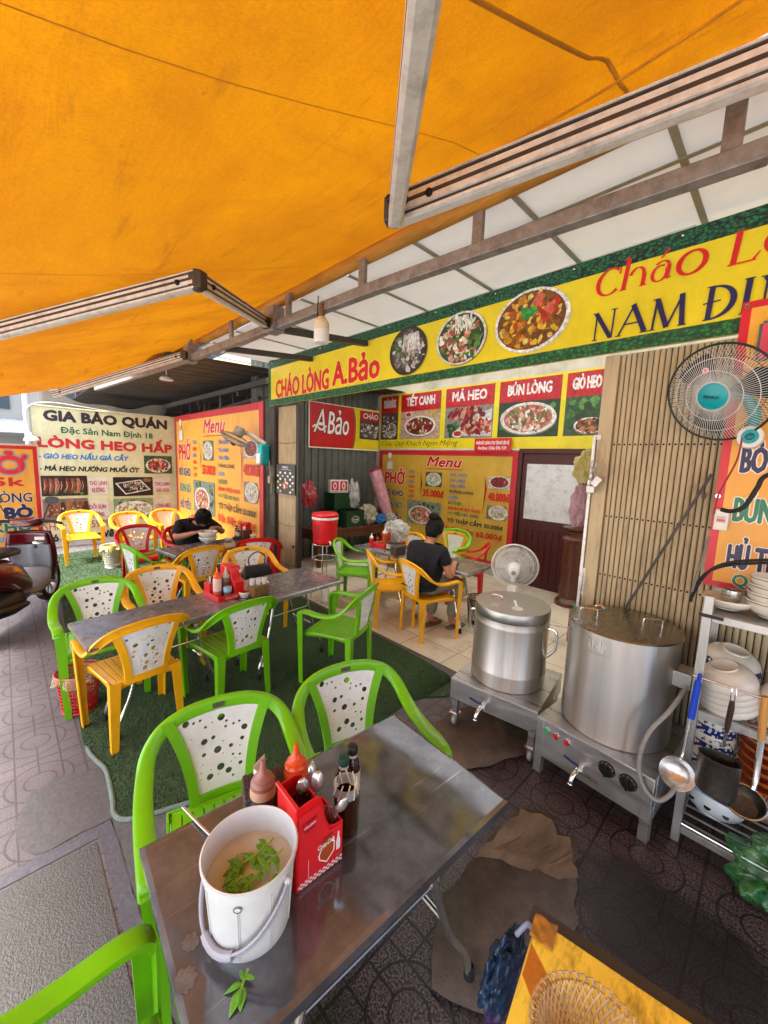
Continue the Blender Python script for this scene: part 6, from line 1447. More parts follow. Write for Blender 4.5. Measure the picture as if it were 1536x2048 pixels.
# local x runs along the printed front, local -y faces the front
prof = [(0, .235), (.045, .238), (.066, .232), (.078, .205), (.086, .160), (.105, .125), (.142, .118)]
top = [tuple(q)[:2] for q in spline([(a, c, 0) for a, c in prof], 5)]
poly = [(0, 0), (.142, 0)] + [(a, c) for a, c in reversed(top)]
fp = MB().prism([(x, z) for x, z in poly], 0, .004, RX(90) @ TR((0, 0, -.004))); fp.build('front_panel', cr, cu, angle=30, bevel=.001)
MB().prism([(x, z) for x, z in poly], 0, .004, RX(90) @ TR((0, 0, -.10))).build('rear_panel', cr, cu, angle=30, bevel=.001)
MB().box(0, .004, .0045, .0955, 0, .235).build('side_panel', cr, cu); MB().box(.138, .142, .0045, .0955, 0, .117).build('side_panel', cr, cu); MB().box(.0045, .1375, .0045, .0955, .001, .006).build('bottom', cr, cu)
MB().box(.068, .071, .0045, .0955, .0065, .215).build('divider', cr, cu)
MB().tube([(.002, -.004, .236), (.002, .104, .238)], .006, 8).build('rolled_rim', cr, cu)
e = Print(-.0015); e.poly([(.004, .002), (.138, .002), (.138, .112), (.098, .118), (.084, .15), (.07, .205), (.06, .215), (.006, .212)], '#d8222a')
for i in range(20):
    for j in range(3):
        if (i + j) % 2: e.rect(.004 + i * .0067, .004 + j * .0055, .004 + (i + 1) * .0067, .004 + (j + 1) * .0055, '#f0e8e4')
e.poly([(.064, .052), (.088, .030), (.112, .05), (.114, .078), (.104, .088), (.07, .08), (.062, .066)], '#f2ece6'); e.poly([(.067, .053), (.088, .0345), (.109, .052), (.111, .076), (.103, .084), (.072, .077), (.066, .066)], '#a8481c'); e.poly([(.072, .078), (.102, .085), (.106, .108), (.078, .103)], '#9a3a18')
e.text('Coca-Cola', .060, .083, .052, .013, '#f6efe8', bold=.02, shear=.3); e.poly([(.118, .045), (.13, .046), (.131, .07), (.127, .086), (.1265, .10), (.1225, .10), (.1215, .086), (.117, .07)], '#e8dede')
e.text('ĂN MỪNG NGON', .014, .183, .042, .0055, '#3a0a0c', bold=.02, slope=.1); e.text('VỚI COCA', .018, .172, .034, .006, '#f0dcd8', bold=.03, slope=.1); e.text('MÁT LẠNH', .02, .162, .03, .0055, '#3a0a0c', bold=.02, slope=.1)
e.rect(.03, .026, .032, .08, '#e8a8a8'); e.rect(.118, .032, .128, .035, '#3a8a3a'); e.build('front_print', M['print'], cu)
def cutlery(name, label, loc, M_, mt, spoon=True, grp=None):
    b = MB()
    b.tube([M_ @ Vector(p) for p in ((0, 0, -.1), (0, 0, 0), (0, .003, .06))], [.0035, .003, .003], 8, flat=.5)
    if spoon:
        vs = []
        for i in range(9):
            f = i / 8; hw = .0185 * math.sin(math.pi * (.06 + .88 * f)) ** .65; z = .055 + .058 * f
            for j in range(7): x = (j / 3 - 1) * hw; vs.append(M_ @ Vector((x, .003 - .010 * (1 - (j / 3 - 1) ** 2) * math.sin(math.pi * f) , z)))
        b.add(vs, [(i * 7 + j, i * 7 + j + 1, (i + 1) * 7 + j + 1, (i + 1) * 7 + j) for i in range(8) for j in range(6)])
    o = b.build(name, mt, solid=.0012); o.location = loc; return tag(o, label, name.replace('_', ' '), grp)
base = Vector((-.79, .550, T0 + .135))
for k, (dx, dy, rx, ry, rz_, lb) in enumerate(((-.02, -.02, 4, -6, 80, 'tall upright steel spoon in the red cutlery holder, nearest the chopsticks'), (-.005, .0, -4, 5, 60, 'broad upright steel spoon in the middle of the red cutlery holder'), (.02, .035, 16, 18, 70, 'short steel spoon leaning at the low end of the red cutlery holder'), (-.03, .02, -8, 3, 110, 'steel spoon at the rear of the red cutlery holder'))):
    cutlery('spoon', lb, base + Vector((dx, dy, 0 if k != 2 else -.055)), RZ(rz_) @ RX(rx) @ RY(ry), M['spoon'])
for k in range(5): 
    o = MB().tube([(0, 0, -.09), (.004 * (k - 2), .004 * ((k * 7) % 3 - 1), .115)], .003, 6).build('chopstick', M['black_plastic']); o.location = (-.80 + .008 * (k % 3), .50 + .007 * k, T0 + .10); tag(o, 'black chopstick standing in the red cutlery holder', 'chopstick', 'black chopsticks in the red holder')
for k in range(3):
    b = MB(); b.tube([(0, 0, -.08), (0, .002, .0)], .0025, 6)
    for q in (-1, 0, 1): b.tube([(0, .002, 0), (q * .006, .003, .012), (q * .006, .001, .05)], .0016, 5)
    o = b.build('fork', M['spoon']); o.location = (-.785 + .012 * k, .573 + .006 * k, T0 + .10); o.rotation_euler = (R(6), R(4 + 6 * k), R(60)); tag(o, 'steel fork among the spoons of the red cutlery holder', 'fork', 'forks in the red cutlery holder')
def squeeze(label, x, y, z, body, liquid, cap, fill=.55, h=.2, r=.031):
    t = thing('squeeze_bottle', label, 'sauce bottle', (x, y, z))
    MB().lathe([(.0001, .001), (r - .003, .001), (r, .005), (r, h * .62 * fill)], 28).build('sauce', liquid, t)
    MB().lathe([(r, h * .62 * fill + .0005), (r, h * .58), (r * .98, h * .62), (r * .9, h * .66)], 28).build('body', body, t)
    MB().lathe([(r * .93, h * .64), (r * .95, h * .70), (r * .80, h * .73), (r * .78, h * .76), (r * .5, h * .80), (r * .28, h * .86), (r * .16, h), (.0001, h * 1.005)], 24).build('cap', cap, t)
    return t
sq_brown = mat('brown_squeeze_plastic', '#9a6a60', .3, 0, .1, 12); sq_clear = mat('milky_plastic', '#c8a084', .3, 0, .12, 12)
squeeze('tall squeeze bottle of dark sauce with a brown pointed cap by the woven tissue box', -.965, .487, T0, sq_clear, mat('soy_sauce', '#3a3038', .2, 0, coat=.3), sq_brown, .85, .218, .037)
org = mat('orange_cap_plastic', '#e0501a', .3, 0, .08, 12, coat=.2)
squeeze('orange capped squeeze bottle behind the red cutlery holder on the nearest table', -.955, .592, T0, mat('chili_body', '#d85a26', .3, 0, .1, 12), mat('chili_sauce', '#b8320e', .3), org, .9, .222, .037)
def bottle(name, label, x, y, cap, lab, z=None, h=.175):
    t = thing(name, label, 'sauce bottle', (x, y, T0 if z is None else z))
    MB().lathe([(.0001, .001), (.024, .001), (.0265, .005), (.0265, h * .62), (.022, h * .72), (.0145, h * .80), (.0145, h * .86)], 28).build('glass', M['amber_glass'], t)
    MB().lathe([(.0269, h * .14), (.0269, h * .55)], 28).build('paper_label', lab, t)
    MB().lathe([(.0150, h * .79), (.0152, h * .85)], 20).build('neck_label', lab, t)
    MB().lathe([(.0001, h + .001), (.0155, h), (.017, h - .003), (.017, h * .87), (.015, h * .86)], 24).build('cap', cap, t)
    return t
lab = mat('paper_label', '#c8c0ae', .6, 0, .35, 60, '#7a4a3a', 45, .6)
bottle('sauce_bottle', 'dark sauce bottle with a green cap behind the red cutlery holder', -.862, .705, mat('bottle_green', '#0f3d30', .4), lab)
bottle('sauce_bottle', 'dark sauce bottle with a black cap, farthest on the nearest table', -.880, .755, M['black_plastic'], lab)
jr = thing('sauce_jar', 'ribbed clear jar of dark sauce between the cutlery holder and the capped bottles', 'jar', (-.80, .665, T0))
b = MB(); pr = []
for i in range(15): z = .004 + .008 * i; pr += [(.034 + .0018 * (i % 2), z)]
MB().lathe([(.0001, .002)] + pr, 28).build('sauce', M['amber_glass'], jr)
MB().lathe([(.035, .118), (.037, .122), (.036, .15), (.0375, .152), (.034, .152)], 28).build('clear_neck', M['clear'], jr)
b = MB()
for k in range(9): a = 2 * math.pi * k / 9; b.tube([(.036 * math.cos(a), .036 * math.sin(a), .118), (.03 * math.cos(a + .4), .03 * math.sin(a + .4), .165)], .0022, 5)
b.build('lid_rib', M['cream'], jr)
tx = thing('tissue_box', 'brown woven tissue box with a white tissue sticking out on the nearest table', 'tissue box', (-1.015, .525, T0), -20)
wv = mat('brown_weave', '#4f3a34', .5, 0, .5, 60, '#1f1512', 70, .7, .8, 130)
MB().box(-.052, .052, -.07, .07, .001, .095).build('case', wv, tx, bevel=.006)
b = MB()
for i in range(6):
    for j in range(8): b.lathe([(.0058, .0005), (.0075, .0016), (.0058, .0005)], 8, TR((-.042 + .0168 * i, -.06 + .017 * j, .0955)))
b.build('weave_pattern', mat('weave_light', '#6d544c', .5), tx)
b = MB(); b.grid(lambda u, v: (-.03 + .07 * u + .01 * math.sin(v * 5), -.02 + .02 * math.sin(u * 4 + v * 2), .09 + .07 * v), [i / 8 for i in range(9)], [i / 6 for i in range(7)]); b.build('tissue', M['white_plastic'], tx, solid=.0008)
o = cutlery('soup_spoon', 'steel spoon lying flat beside the white bucket', (-1.085, .35, T0 + .010), RZ(100) @ RX(90) @ TR((0, 0, -.0)), M['spoon'])
o = MB(); 
rnd = random.Random(9)
for cx, cy, r_ in ((-.815, .235, .028), (-.755, .205, .034)):
    pts = [(cx + .8 * r_ * rnd.uniform(.72, 1.05) * math.cos(2 * math.pi * i / 26), cy + .7 * r_ * rnd.uniform(.72, 1.05) * math.sin(2 * math.pi * i / 26)) for i in range(26)]
    q = MB().add([(x, y, T0 + .0012) for x, y in pts], [tuple(range(26))]).build('dried_spill', mat('milky_stain', '#7d7c7c', .35, .5, .4, 60)); tag(q, 'pale dried spill on the bare end of the nearest steel table', 'stain', 'dried spills on the nearest table')

# ------------------------------------------------------------------ yellow covered table and rattan baskets
yt = thing('yellow_table', 'low table covered with scratched yellow plastic and orange tape', 'table', (-.30, .855, 0), 10)
yel = mat('scratched_yellow_plastic', '#ffe048', .4, 0, .10, 5, '#6b4a14', 26, .8, .12, 30, stretch=(1, .35, 1))
MB().box(.0, .75, -.62, 0, .700, .722).build('yellow_top', yel, yt, bevel=.004)
tape = mat('orange_tape', '#c97a12', .3, 0, .25, 14, '#7a4a14', 20, .5)
b = MB()
for pts in ([(.004, -.06), (.004, -.13), (.17, -.30), (.21, -.24)], [(.17, -.301), (.36, -.615), (.45, -.615), (.211, -.2405)]):
    z = .7225 + .0006 * len(b.f); b.add([(x, y, z) for x, y in pts], [tuple(range(len(pts)))])
b.build('tape_strip', tape, yt)
crn = MB(); crn.grid(lambda u, v: (-.004 + .05 * u, -.05 + .056 * v, .7235 + .004 * math.sin(u * 9 + v * 5) * math.sin(v * 7) + .003), [i / 10 for i in range(11)], [i / 10 for i in range(11)]); crn.build('torn_corner', mat('torn_tape', '#b8842c', .5, 0, .4, 40), yt, solid=.002)
MB().box(-.02, .80, .003, .05, .655, .695).build('steel_edge', M['dark_steel'], yt, bevel=.003)
MB().box(.0, .8, -.6, .0025, .67, .6985).build('frame', M['dark_steel'], yt)
for sx, sy in ((.30, .04), (.74, .04), (.06, -.55), (.74, -.55)):
    l = MB().tube(spline([(sx, sy - .05, .66), (sx + .02, sy + .03, .45), (sx + .06, sy + .10, .15), (sx + .08, sy + .12, .02)], 5), .013, 10).build('leg', M['chrome'], yt)
    MB().lathe([(.0001, 0), (.018, .0), (.018, .05), (.013, .055)], 12, TR((sx + .083, sy + .122, 0))).build('foot', M['black_rubber'], l)
rat = mat('pale_rattan', '#c2a06a', .5, 0, .3, 30, '#8a6234', 20, .4)
def basket(label, x, y, z, r, h, n=40, rz=0):
    t = thing('rattan_basket', label, 'basket', (x, y, z), rz)
    b = MB()
    for s in (1, -1):
        for k in range(n):
            a = 2 * math.pi * k / n; pts = []
            for i in range(9): f = i / 8; rr = r * (.55 + .45 * f ** .8); aa = a + s * .55 * f; pts.append((rr * math.cos(aa) * (1 + .004 * s), rr * math.sin(aa) * (1 + .004 * s), .004 + h * f))
            b.tube(pts, .0027, 5)
    b.build('woven_side', rat, t)
    b = MB()
    for k in range(n): a = 2 * math.pi * k / n; b.tube([((r + .002) * math.cos(a), (r + .002) * math.sin(a), h), ((r + .010) * math.cos(a + .05), (r + .010) * math.sin(a + .05), h + .008), ((r + .010) * math.cos(a + .14), (r + .010) * math.sin(a + .14), h + .004), ((r - .001) * math.cos(a + .20), (r - .001) * math.sin(a + .20), h - .008)], .0026, 6)
    b.build('looped_rim', rat, t)
    b = MB()
    for f in (.02, .3): rr = r * (.55 + .45 * f ** .8) + .003; b.tube([(rr * math.cos(2 * math.pi * i / 36), rr * math.sin(2 * math.pi * i / 36), .004 + h * f) for i in range(36)], .003, 6, closed=True)
    b.lathe([(.0001, .005), (r * .55, .005)], 30); b.build('base', rat, t)
    return t
basket('round woven rattan basket on the yellow covered table', -.118, .655, .724, .092, .095, 44)
basket('woven rattan basket near the chrome leg at the picture corner', .135, .838, .724, .075, .07, 34)
film = mat('blue_film', '#1d3a5c', .25, 0, .5, 12, '#7a2a5a', 9, .9, alpha=.9)
crumpled('plastic_bag', 'blue and purple plastic bag hung beside the yellow covered table', 'bag', (-.345, .80, .47), (.035, .085, .09), film, 9, amp=.3)
MB_ = MB(); MB_.tube(spline([(-.335, .83, .66), (-.318, .85, .69), (-.305, .84, .70)], 4), .006, 8); 
tag(MB_.build('bag_handle', mat('clear_film', '#9aa4c0', .2, 0, alpha=.6)), 'clear twisted bag handle hooked over the yellow table corner', 'bag')

# ------------------------------------------------------------------ long table: condiment tray and company
tr = thing('condiment_tray', 'red condiment tray on the long pavement table', 'tray', (-2.97, 1.19, T0), 6)
w, d = .118, .115
MB().box(-w, w, -d, d, .001, .008).box(-w, w, -d, -d + .005, .0085, .045).box(-w, w, d - .005, d, .0085, .045).box(-w, -w + .005, -d + .0055, d - .0055, .0085, .045).box(w - .005, w, -d + .0055, d - .0055, .0085, .045).build('tray_base', M['red_plastic'], tr, bevel=.002)
MB().box(-w, -.03, -d + .006, -d + .05, .009, .11).build('napkin_slot', M['red_plastic'], tr, bevel=.004)
MB().prism([(0, .0), (.115, .0), (.115, .115), (.075, .13), (.062, .20), (.04, .225), (0, .22)], 0, .085, TR((-.02, .11, .009)) @ RX(90)).build('spoon_bin', M['red_plastic'], tr, bevel=.005)
MB().box(-w + .006, -.03, .02, .105, .009, .235).build('tissue_bin', M['red_plastic'], tr, bevel=.01)
e = Print(0); e.text('Coca-Cola', -.06, .012, .1, .02, '#f0c8c4', bold=.02, shear=.3); e.mb.v = [(.1195 - y, x, z) for x, y, z in e.mb.v]; e.build('lettering', M['print'], tr)
squeeze('pink and white squeeze bottle with an orange cap standing in the red condiment tray', -2.95, 1.125, T0 + .009, mat('pinkish_plastic', '#d8b8a8', .35, 0, .1, 12), mat('pink_sauce', '#c85a44', .35), org, .35, .235, .032)
squeeze('brown squeeze bottle standing in the red condiment tray', -2.955, 1.195, T0 + .009, mat('brown_body', '#7a5a4c', .3, 0, .1, 12), mat('brown_sauce', '#5a382c', .3), mat('clear_cap', '#b0a49c', .3), .8, .225, .031)
ch_ = thing('spice_tub', 'small tub with a pale blue lid in the red condiment tray', 'tub', (-2.892, 1.18, T0 + .009)); MB().lathe([(.0001, .001), (.024, .001), (.028, .05)], 24).build('tub', mat('smoky_tub', '#5a585c', .25, 0, .2, 20), ch_); MB().lathe([(.029, .05), (.031, .053), (.031, .082), (.027, .086), (.0001, .087)], 24).build('lid', mat('pale_blue_lid', '#8fb4c4', .35), ch_)
sc_ = thing('spoon_bundle', 'wrapped black handled cutlery standing in the red condiment tray', 'cutlery', (-3.03, 1.10, T0 + .02)); 
for k in range(5): MB().tube([(0, 0, 0), (.02 * math.cos(k * 1.3) - .01, .02 * math.sin(k * 1.3), .13)], .005, 6).build('handle', M['black_plastic'] if k % 2 else M['spoon'], sc_)
for k, (dx, dy) in enumerate(((0, 0), (.015, .02))): cutlery('spoon', ('first', 'second')[k] + ' polished spoon showing above the red condiment tray', (-2.985 + dx, 1.285 + dy, T0 + .10), RZ(90) @ RX(10 + 14 * k), M['spoon'])
bowl_thing('dip_bowl', 'small cream dip bowl before the red condiment tray', -2.86, 1.30, T0, .048, .042, M['porcelain'], foot=.7)
bowl_thing('dip_bowl', 'small dish tilted on the steel table past the woven glass box', -2.985, 1.515, T0, .05, .045, M['porcelain'], foot=.6)
wb = thing('woven_box', 'brown woven box of small glasses on the long pavement table', 'basket', (-2.83, 1.40, T0), 12)
MB().box(-.045, .045, -.075, .075, .001, .085).build('weave_side', mat('tan_weave', '#8a6434', .6, 0, .5, 60, '#3a2410', 70, .7, .9, 120), wb, bevel=.005)
for k in range(3):
    t = MB().lathe([(.0001, .002), (.018, .002), (.022, .075), (.020, .075), (.0165, .006)], 20).build('tea_glass', M['clear']); t.location = (-2.845 + .012 * k, 1.355 + .045 * k, T0 + .06); tag(t, 'small clear glass standing in the brown woven box', 'glass', 'glasses in the woven box')
hbg = thing('handbag', 'black handbag with a round strap on a yellow chair behind the red condiment tray', 'handbag', (-3.79, 1.86, .455), 86)
MB().loft([[(-.15, -.05, 0), (.15, -.05, 0), (.15, .05, 0), (-.15, .05, 0)], [(-.16, -.055, .12), (.16, -.055, .12), (.16, .055, .12), (-.16, .055, .12)], [(-.13, -.015, .22), (.13, -.015, .22), (.13, .015, .22), (-.13, .015, .22)]], smooth=False).build('body', mat('black_leather', '#101012', .45, 0, .2, 20, None, bump=.2, bscale=60), hbg, bevel=.015)
MB().tube(spline([(-.08, 0, .21), (-.085, 0, .30), (0, 0, .355), (.085, 0, .30), (.08, 0, .21)], 6), .007, 8).build('strap', M['black_plastic'], hbg)
tt = crumpled('crumpled_tissue', 'crumpled white tissue dropped on the turf under the green chair', 'tissue', (-2.95, 1.50, .016), (.035, .025, .02), M['white_plastic'], 3, 20, 12, .5)

# ------------------------------------------------------------------ waste baskets
def net_basket(name, label, x, y, r0, r1, h, mt, n=30, rows=9, bag=None, rz=0, sx=1.):
    t = thing(name, label, 'waste bin', (x, y, .016), rz); b = MB(); w = .5
    for k in range(n): 
        a = 2 * math.pi * k / n; b.tube([((r0 + (r1 - r0) * f) * math.cos(a) * sx, (r0 + (r1 - r0) * f) * math.sin(a), h * f) for f in (0, .5, 1)], .0032, 5)
    for i in range(rows + 1):
        f = i / rows; rr = r0 + (r1 - r0) * f; wr = .004 if 0 < i < rows else .008
        b.tube([(rr * math.cos(2 * math.pi * j / 40) * sx, rr * math.sin(2 * math.pi * j / 40), h * f) for j in range(40)], wr, 5, closed=True)
    b.lathe([(.0001, .002), (r0, .002)], 30, Matrix.Diagonal((sx, 1, 1, 1))); b.lathe([(r0 + .001, 0), (r0 + .003 + (r1 - r0) * .12, h * .12)], 40, Matrix.Diagonal((sx, 1, 1, 1)))
    b.build('lattice', mt, t)
    if bag:
        rnd = random.Random(5); q = MB(); m = 48
        def f(u, v):
            a = 2 * math.pi * u / m; wv = .008 * math.sin(7 * a + v) + .006 * math.sin(13 * a + 2 * v)
            P_ = [(r0 * .9, .05), (r1 * .9, h * .8), (r1 * .97, h * 1.0), (r1 * 1.05 + wv * .3, h * 1.04), (r1 * 1.10 + wv, h * .96), (r1 * 1.12 + wv * 1.6, h * (.80 + .06 * math.sin(5 * a)))]
            rr, zz = P_[v]; return (rr * math.cos(a) * sx, rr * math.sin(a), zz)
        q.grid(f, list(range(m)), list(range(6)), close_u=True); q.build('bin_liner', bag, t)
    return t
net_basket('waste_basket', 'red lattice waste basket with a thin bag at the end of the long table', -3.275, .285, .095, .125, .27, mat('red_lattice', '#b81418', .4, 0, .15, 9), 34, 10, mat('thin_bag', '#d8cf9a', .3, 0, .2, 9, alpha=.28, spec=.6))
net_basket('waste_basket', 'small white lattice waste bin with a yellowish bag near the red chair', -7.2, 1.15, .10, .14, .34, mat('white_lattice', '#b8b8b8', .5, 0, .2, 9), 30, 9, mat('yellow_bag', '#c8c07a', .4, 0, .2, 9))
net_basket('waste_basket', 'brown wicker waste basket on the tiles beside the seated woman', -2.30, 3.80, .10, .13, .28, mat('brown_wicker', '#6a5238', .7, 0, .4, 30, '#2a1c10', 20, .5), 40, 14)
# ------------------------------------------------------------------ inside the eatery
cs = thing('cooler_stand', 'thin wire stand carrying the red drinks cooler', 'stand', (-3.99, 2.87, .006))
b = MB()
for z, r in ((.735, .15), (.55, .15)): b.tube([(r * math.cos(2 * math.pi * i / 30), r * math.sin(2 * math.pi * i / 30), z) for i in range(30)], .008, 8, closed=True)
b.lathe([(.0001, .735), (.15, .735)], 24); b.build('ring', M['chrome'], cs)
for k in range(4): a = R(45 + 90 * k); MB().tube([(.15 * math.cos(a), .15 * math.sin(a), .735), (.17 * math.cos(a), .17 * math.sin(a), 0)], .008, 8).build('leg', M['chrome'], cs)
cl = thing('drinks_cooler', 'red drinks cooler with a white lid band on the wire stand', 'drinks cooler', (-3.99, 2.87, .752), 10)
MB().lathe([(.0001, .0), (.135, .0), (.145, .012), (.16, .30), (.163, .302)], 40).build('body', M['red_plastic'], cl)
MB().lathe([(.164, .302), (.166, .305), (.166, .33), (.164, .333)], 40).build('band', M['white_plastic'], cl)
MB().lathe([(.166, .334), (.168, .338), (.166, .365), (.15, .38), (.0001, .385)], 40).build('lid', M['red_plastic'], cl)
MB().tube(spline([(-.165, -.02, .30), (-.19, -.06, .25), (-.15, -.13, .22), (-.17, -.05, .29)], 5), .008, 8).build('bail', M['black_plastic'], cl)
MB().tube([(.14, -.06, .035), (.175, -.08, .035), (.178, -.082, .01)], .012, 8).build('spigot', M['white_plastic'], cl)
b = MB(); b.loft([[(x, -math.sqrt(max(.0001, (.148 + .013 * z / .3) ** 2 - x * x)) - .003, z) for x in (-.05, -.02, .02, .05)] for z in (.06, .12, .24)], caps=False); b.build('front_panel', mat('darker_red', '#a80c12', .35), cl)
jg = MB().lathe([(.0001, .002), (.05, .002), (.058, .01), (.062, .12), (.05, .17), (.045, .175)], 24).tube(spline([(.058, 0, .14), (.10, 0, .13), (.10, 0, .06), (.06, 0, .04)], 5), .007, 8).build('glass_jug', M['clear']); jg.location = (-3.87, 2.80, .03); tag(jg, 'clear glass jug standing on the floor under the drinks cooler', 'jug')
bn = thing('wooden_bench', 'long dark wooden bench along the corrugated side wall', 'bench', (-5.55, 4.55, .006))
MB().box(-.32, .32, -.95, .95, .56, .62).build('bench_top', M['wood'], bn, bevel=.006); MB().box(-.30, .30, -.92, .92, .44, .559).build('apron', M['wood'], bn)
for sx in (-.28, .28):
    for sy in (-.88, .88): MB().box(sx - .03, sx + .03, sy - .03, sy + .03, 0, .439).build('leg', M['wood'], bn)
gcm = mat('dark_green_crate', '#0c3a22', .4, 0, .2, 9, '#051a0e', 6, .5)
def crate(label, x, y, z, logo):
    t = thing('bottle_crate', label, 'crate', (x, y, z), 90); w, d, h = .20, .16, .29
    b = MB(); b.box(-w, w, -d, -d + .012, 0, h).box(-w, w, d - .012, d, 0, h).box(-w, -w + .012, -d + .0125, d - .0125, 0, h).box(w - .012, w, -d + .0125, d - .0125, 0, h).box(-w + .0125, w - .0125, -d + .0125, d - .0125, .001, .01)
    b.box(-w - .006, w + .006, -d - .006, -d - .0005, h - .05, h - .02).build('shell', gcm, t, bevel=.004)
    if logo:
        e = Print(-d - .002); pts = [(.085 * (1 + .12 * math.sin(9 * a)) * math.cos(a), .13 + .06 * (1 + .12 * math.sin(9 * a)) * math.sin(a)) for a in [2 * math.pi * i / 54 for i in range(54)]]
        e.poly(pts, '#d8dcd8'); e.poly([(x * .9, .13 + (z_ - .13) * .87) for x, z_ in pts], '#0c3a22'); e.text('huda', -.062, .115, .124, .034, '#e0e4e0', bold=.04, shear=.1); e.text('beer', -.03, .085, .06, .014, '#e0e4e0', bold=.02); e.build('logo_print', M['print'], t)
    return t
crate('dark green beer crate with a white round logo on the wooden bench', -5.40, 4.42, .628, True)
crate('dark green crate without a logo set higher, half hidden by the logo crate', -5.62, 4.24, .628, False)
crate('upper dark green crate stacked under the red and white carton', -5.58, 4.30, .925, False)
cn = thing('carton', 'white carton with two red printed panels on top of the green crates', 'carton', (-5.50, 4.22, 1.222), 80)
MB().box(-.17, .17, -.05, .05, 0, .22).build('box', M['white_plastic'], cn, bevel=.004)
e = Print(-.052)
for a in (-.155, .015): 
    e.rect(a, .02, a + .14, .20, '#b81c24'); e.ell(a + .07, .12, .035, .06, '#e8e0dc'); e.ell(a + .07, .12, .018, .034, '#b81c24'); e.rect(a + .02, .03, a + .12, .045, '#e8e0dc')
e.build('carton_print', M['print'], cn)
wf_ = mat('cloudy_film', '#c4c6c0', .25, 0, .2, 9, alpha=.62, spec=.8)
crumpled('plastic_bag', 'pale plastic bag slumped over the top green crate', 'bag', (-5.45, 4.52, .93), (.10, .12, .24), wf_, 12, amp=.35)
crumpled('plastic_bag', 'bulging cream bag on the bench between crate and pink roll', 'bag', (-5.38, 4.83, .628), (.14, .16, .17), mat('cream_film', '#b0a890', .35, 0, .35, 9), 21, amp=.4)
crumpled('plastic_bag', 'bright blue bag squeezed on the bench under the pink roll', 'bag', (-5.30, 5.08, .628), (.10, .13, .09), mat('blue_bag_film', '#1f6fb0', .3, 0, .3, 9), 31, amp=.4)
crumpled('plastic_bag', 'grey white plastic bag on the far end of the wooden bench', 'bag', (-5.22, 5.25, .628), (.10, .12, .10), wf_, 41, amp=.4)
pk = thing('pink_roll', 'tall pink film wrapped roll leaning into the wall corner', 'roll', (-5.28, 5.28, .70))
M_ = RX(14) @ RY(-11)
pkm = mat('pink_film', '#c88a94', .2, 0, .3, 14, '#e8d0d4', 18, .6, .3, 40, spec=.8)
MB().lathe([(.0001, 0), (.085, 0), (.10, .04), (.118, .3), (.125, .7), (.12, .95), (.0001, .96)], 28, M_).build('wrapped_roll', pkm, pk)
b = MB().lathe([(.12, .94), (.11, .98), (.125, 1.01), (.0001, .985)], 20, M_); b.build('crown_fold', mat('dark_pink', '#8a3040', .4), pk); MB().lathe([(.0001, -.11), (.075, -.11), (.08, 0)], 20, M_).build('core', M['wood'], pk)
jr = thing('lidded_jar', 'clear jar with a dark red lid behind the red drinks cooler', 'jar', (-5.35, 3.98, .628)); MB().lathe([(.0001, 0), (.09, 0), (.10, .02), (.10, .2), (.07, .24)], 24).build('glass', M['clear'], jr); MB().lathe([(.085, .24), (.095, .245), (.095, .285), (.0001, .29)], 24).build('lid', mat('dark_red_lid', '#7a141c', .4), jr)
rb = crumpled('plastic_bag', 'red striped plastic bag hanging beside the folded gate bundle', 'bag', (-5.50, 3.62, .98), (.12, .12, .22), mat('red_film', '#a8323a', .3, 0, .4, 12, '#d8b8b8', 9, .8), 51, amp=.3)
# on the inner tables
ict = thing('condiment_stand', 'red condiment stand on the dim inner table', 'condiment stand', (-3.52, 3.42, T0), 10)
MB().box(-.09, .09, -.07, .07, .001, .05).build('tray_base', M['red_plastic'], ict, bevel=.005); MB().box(-.02, .09, .01, .07, .051, .20).build('napkin_box', M['red_plastic'], ict, bevel=.008)
squeeze('orange brown squeeze bottle in the inner condiment stand', -3.47, 3.42, T0 + .052, mat('orange_brown', '#b8682c', .3), mat('orange_dark', '#a8501c', .3), M['white_plastic'], .9, .21, .034)
squeeze('white nozzled red bottle beside the inner condiment stand', -3.62, 3.33, T0, M['red_plastic'], M['red_plastic'], M['white_plastic'], .9, .17, .028)
bottle('sauce_bottle', 'small dark bottle with a pale label on the inner table', -3.36, 3.38, M['black_plastic'], lab, T0, .13)
bottle('sauce_bottle', 'small amber bottle with a gold label beside the inner condiment stand', -3.60, 3.42, M['red_plastic'], mat('gold_label', '#c89a3a', .5), T0, .12)
tbx = MB().box(-.05, .05, -.08, .08, 0, .10).build('napkin_holder', wv, bevel=.006); tbx.location = (-3.12, 3.30, T0); tag(tbx, 'brown napkin holder on the inner table beside the seated woman', 'napkin holder')
crumpled('food_bag', 'clear bag full of stacked takeaway bowls on the inner table', 'bag', (-3.62, 3.78, T0), (.17, .16, .15), wf_, 61, amp=.25)
bowl_thing('soup_bowl', 'white soup bowl before the woman in black', -2.55, 3.52, T0, .10, .075, M['porcelain'])
cp = thing('carved_post', 'orange brown carved wooden post by the maroon door', 'post', (-1.84, 5.25, .006))
cm_ = mat('carved_wood', '#5e2c14', .35, 0, .5, 22, '#3a1608', 14, .6, .6, 30, coat=.3)
MB().lathe([(.0001, 0), (.17, 0), (.17, .05), (.13, .1), (.145, .2), (.12, .35), (.14, .55), (.125, .7), (.14, .85), (.15, .88), (.11, .92), (.12, .98), (.0001, 1.0)], 24).build('carved_shaft', cm_, cp); MB().lathe([(.0001, 1.0), (.14, 1.0), (.15, 1.03), (.0001, 1.05)], 24).build('cap', cm_, cp)
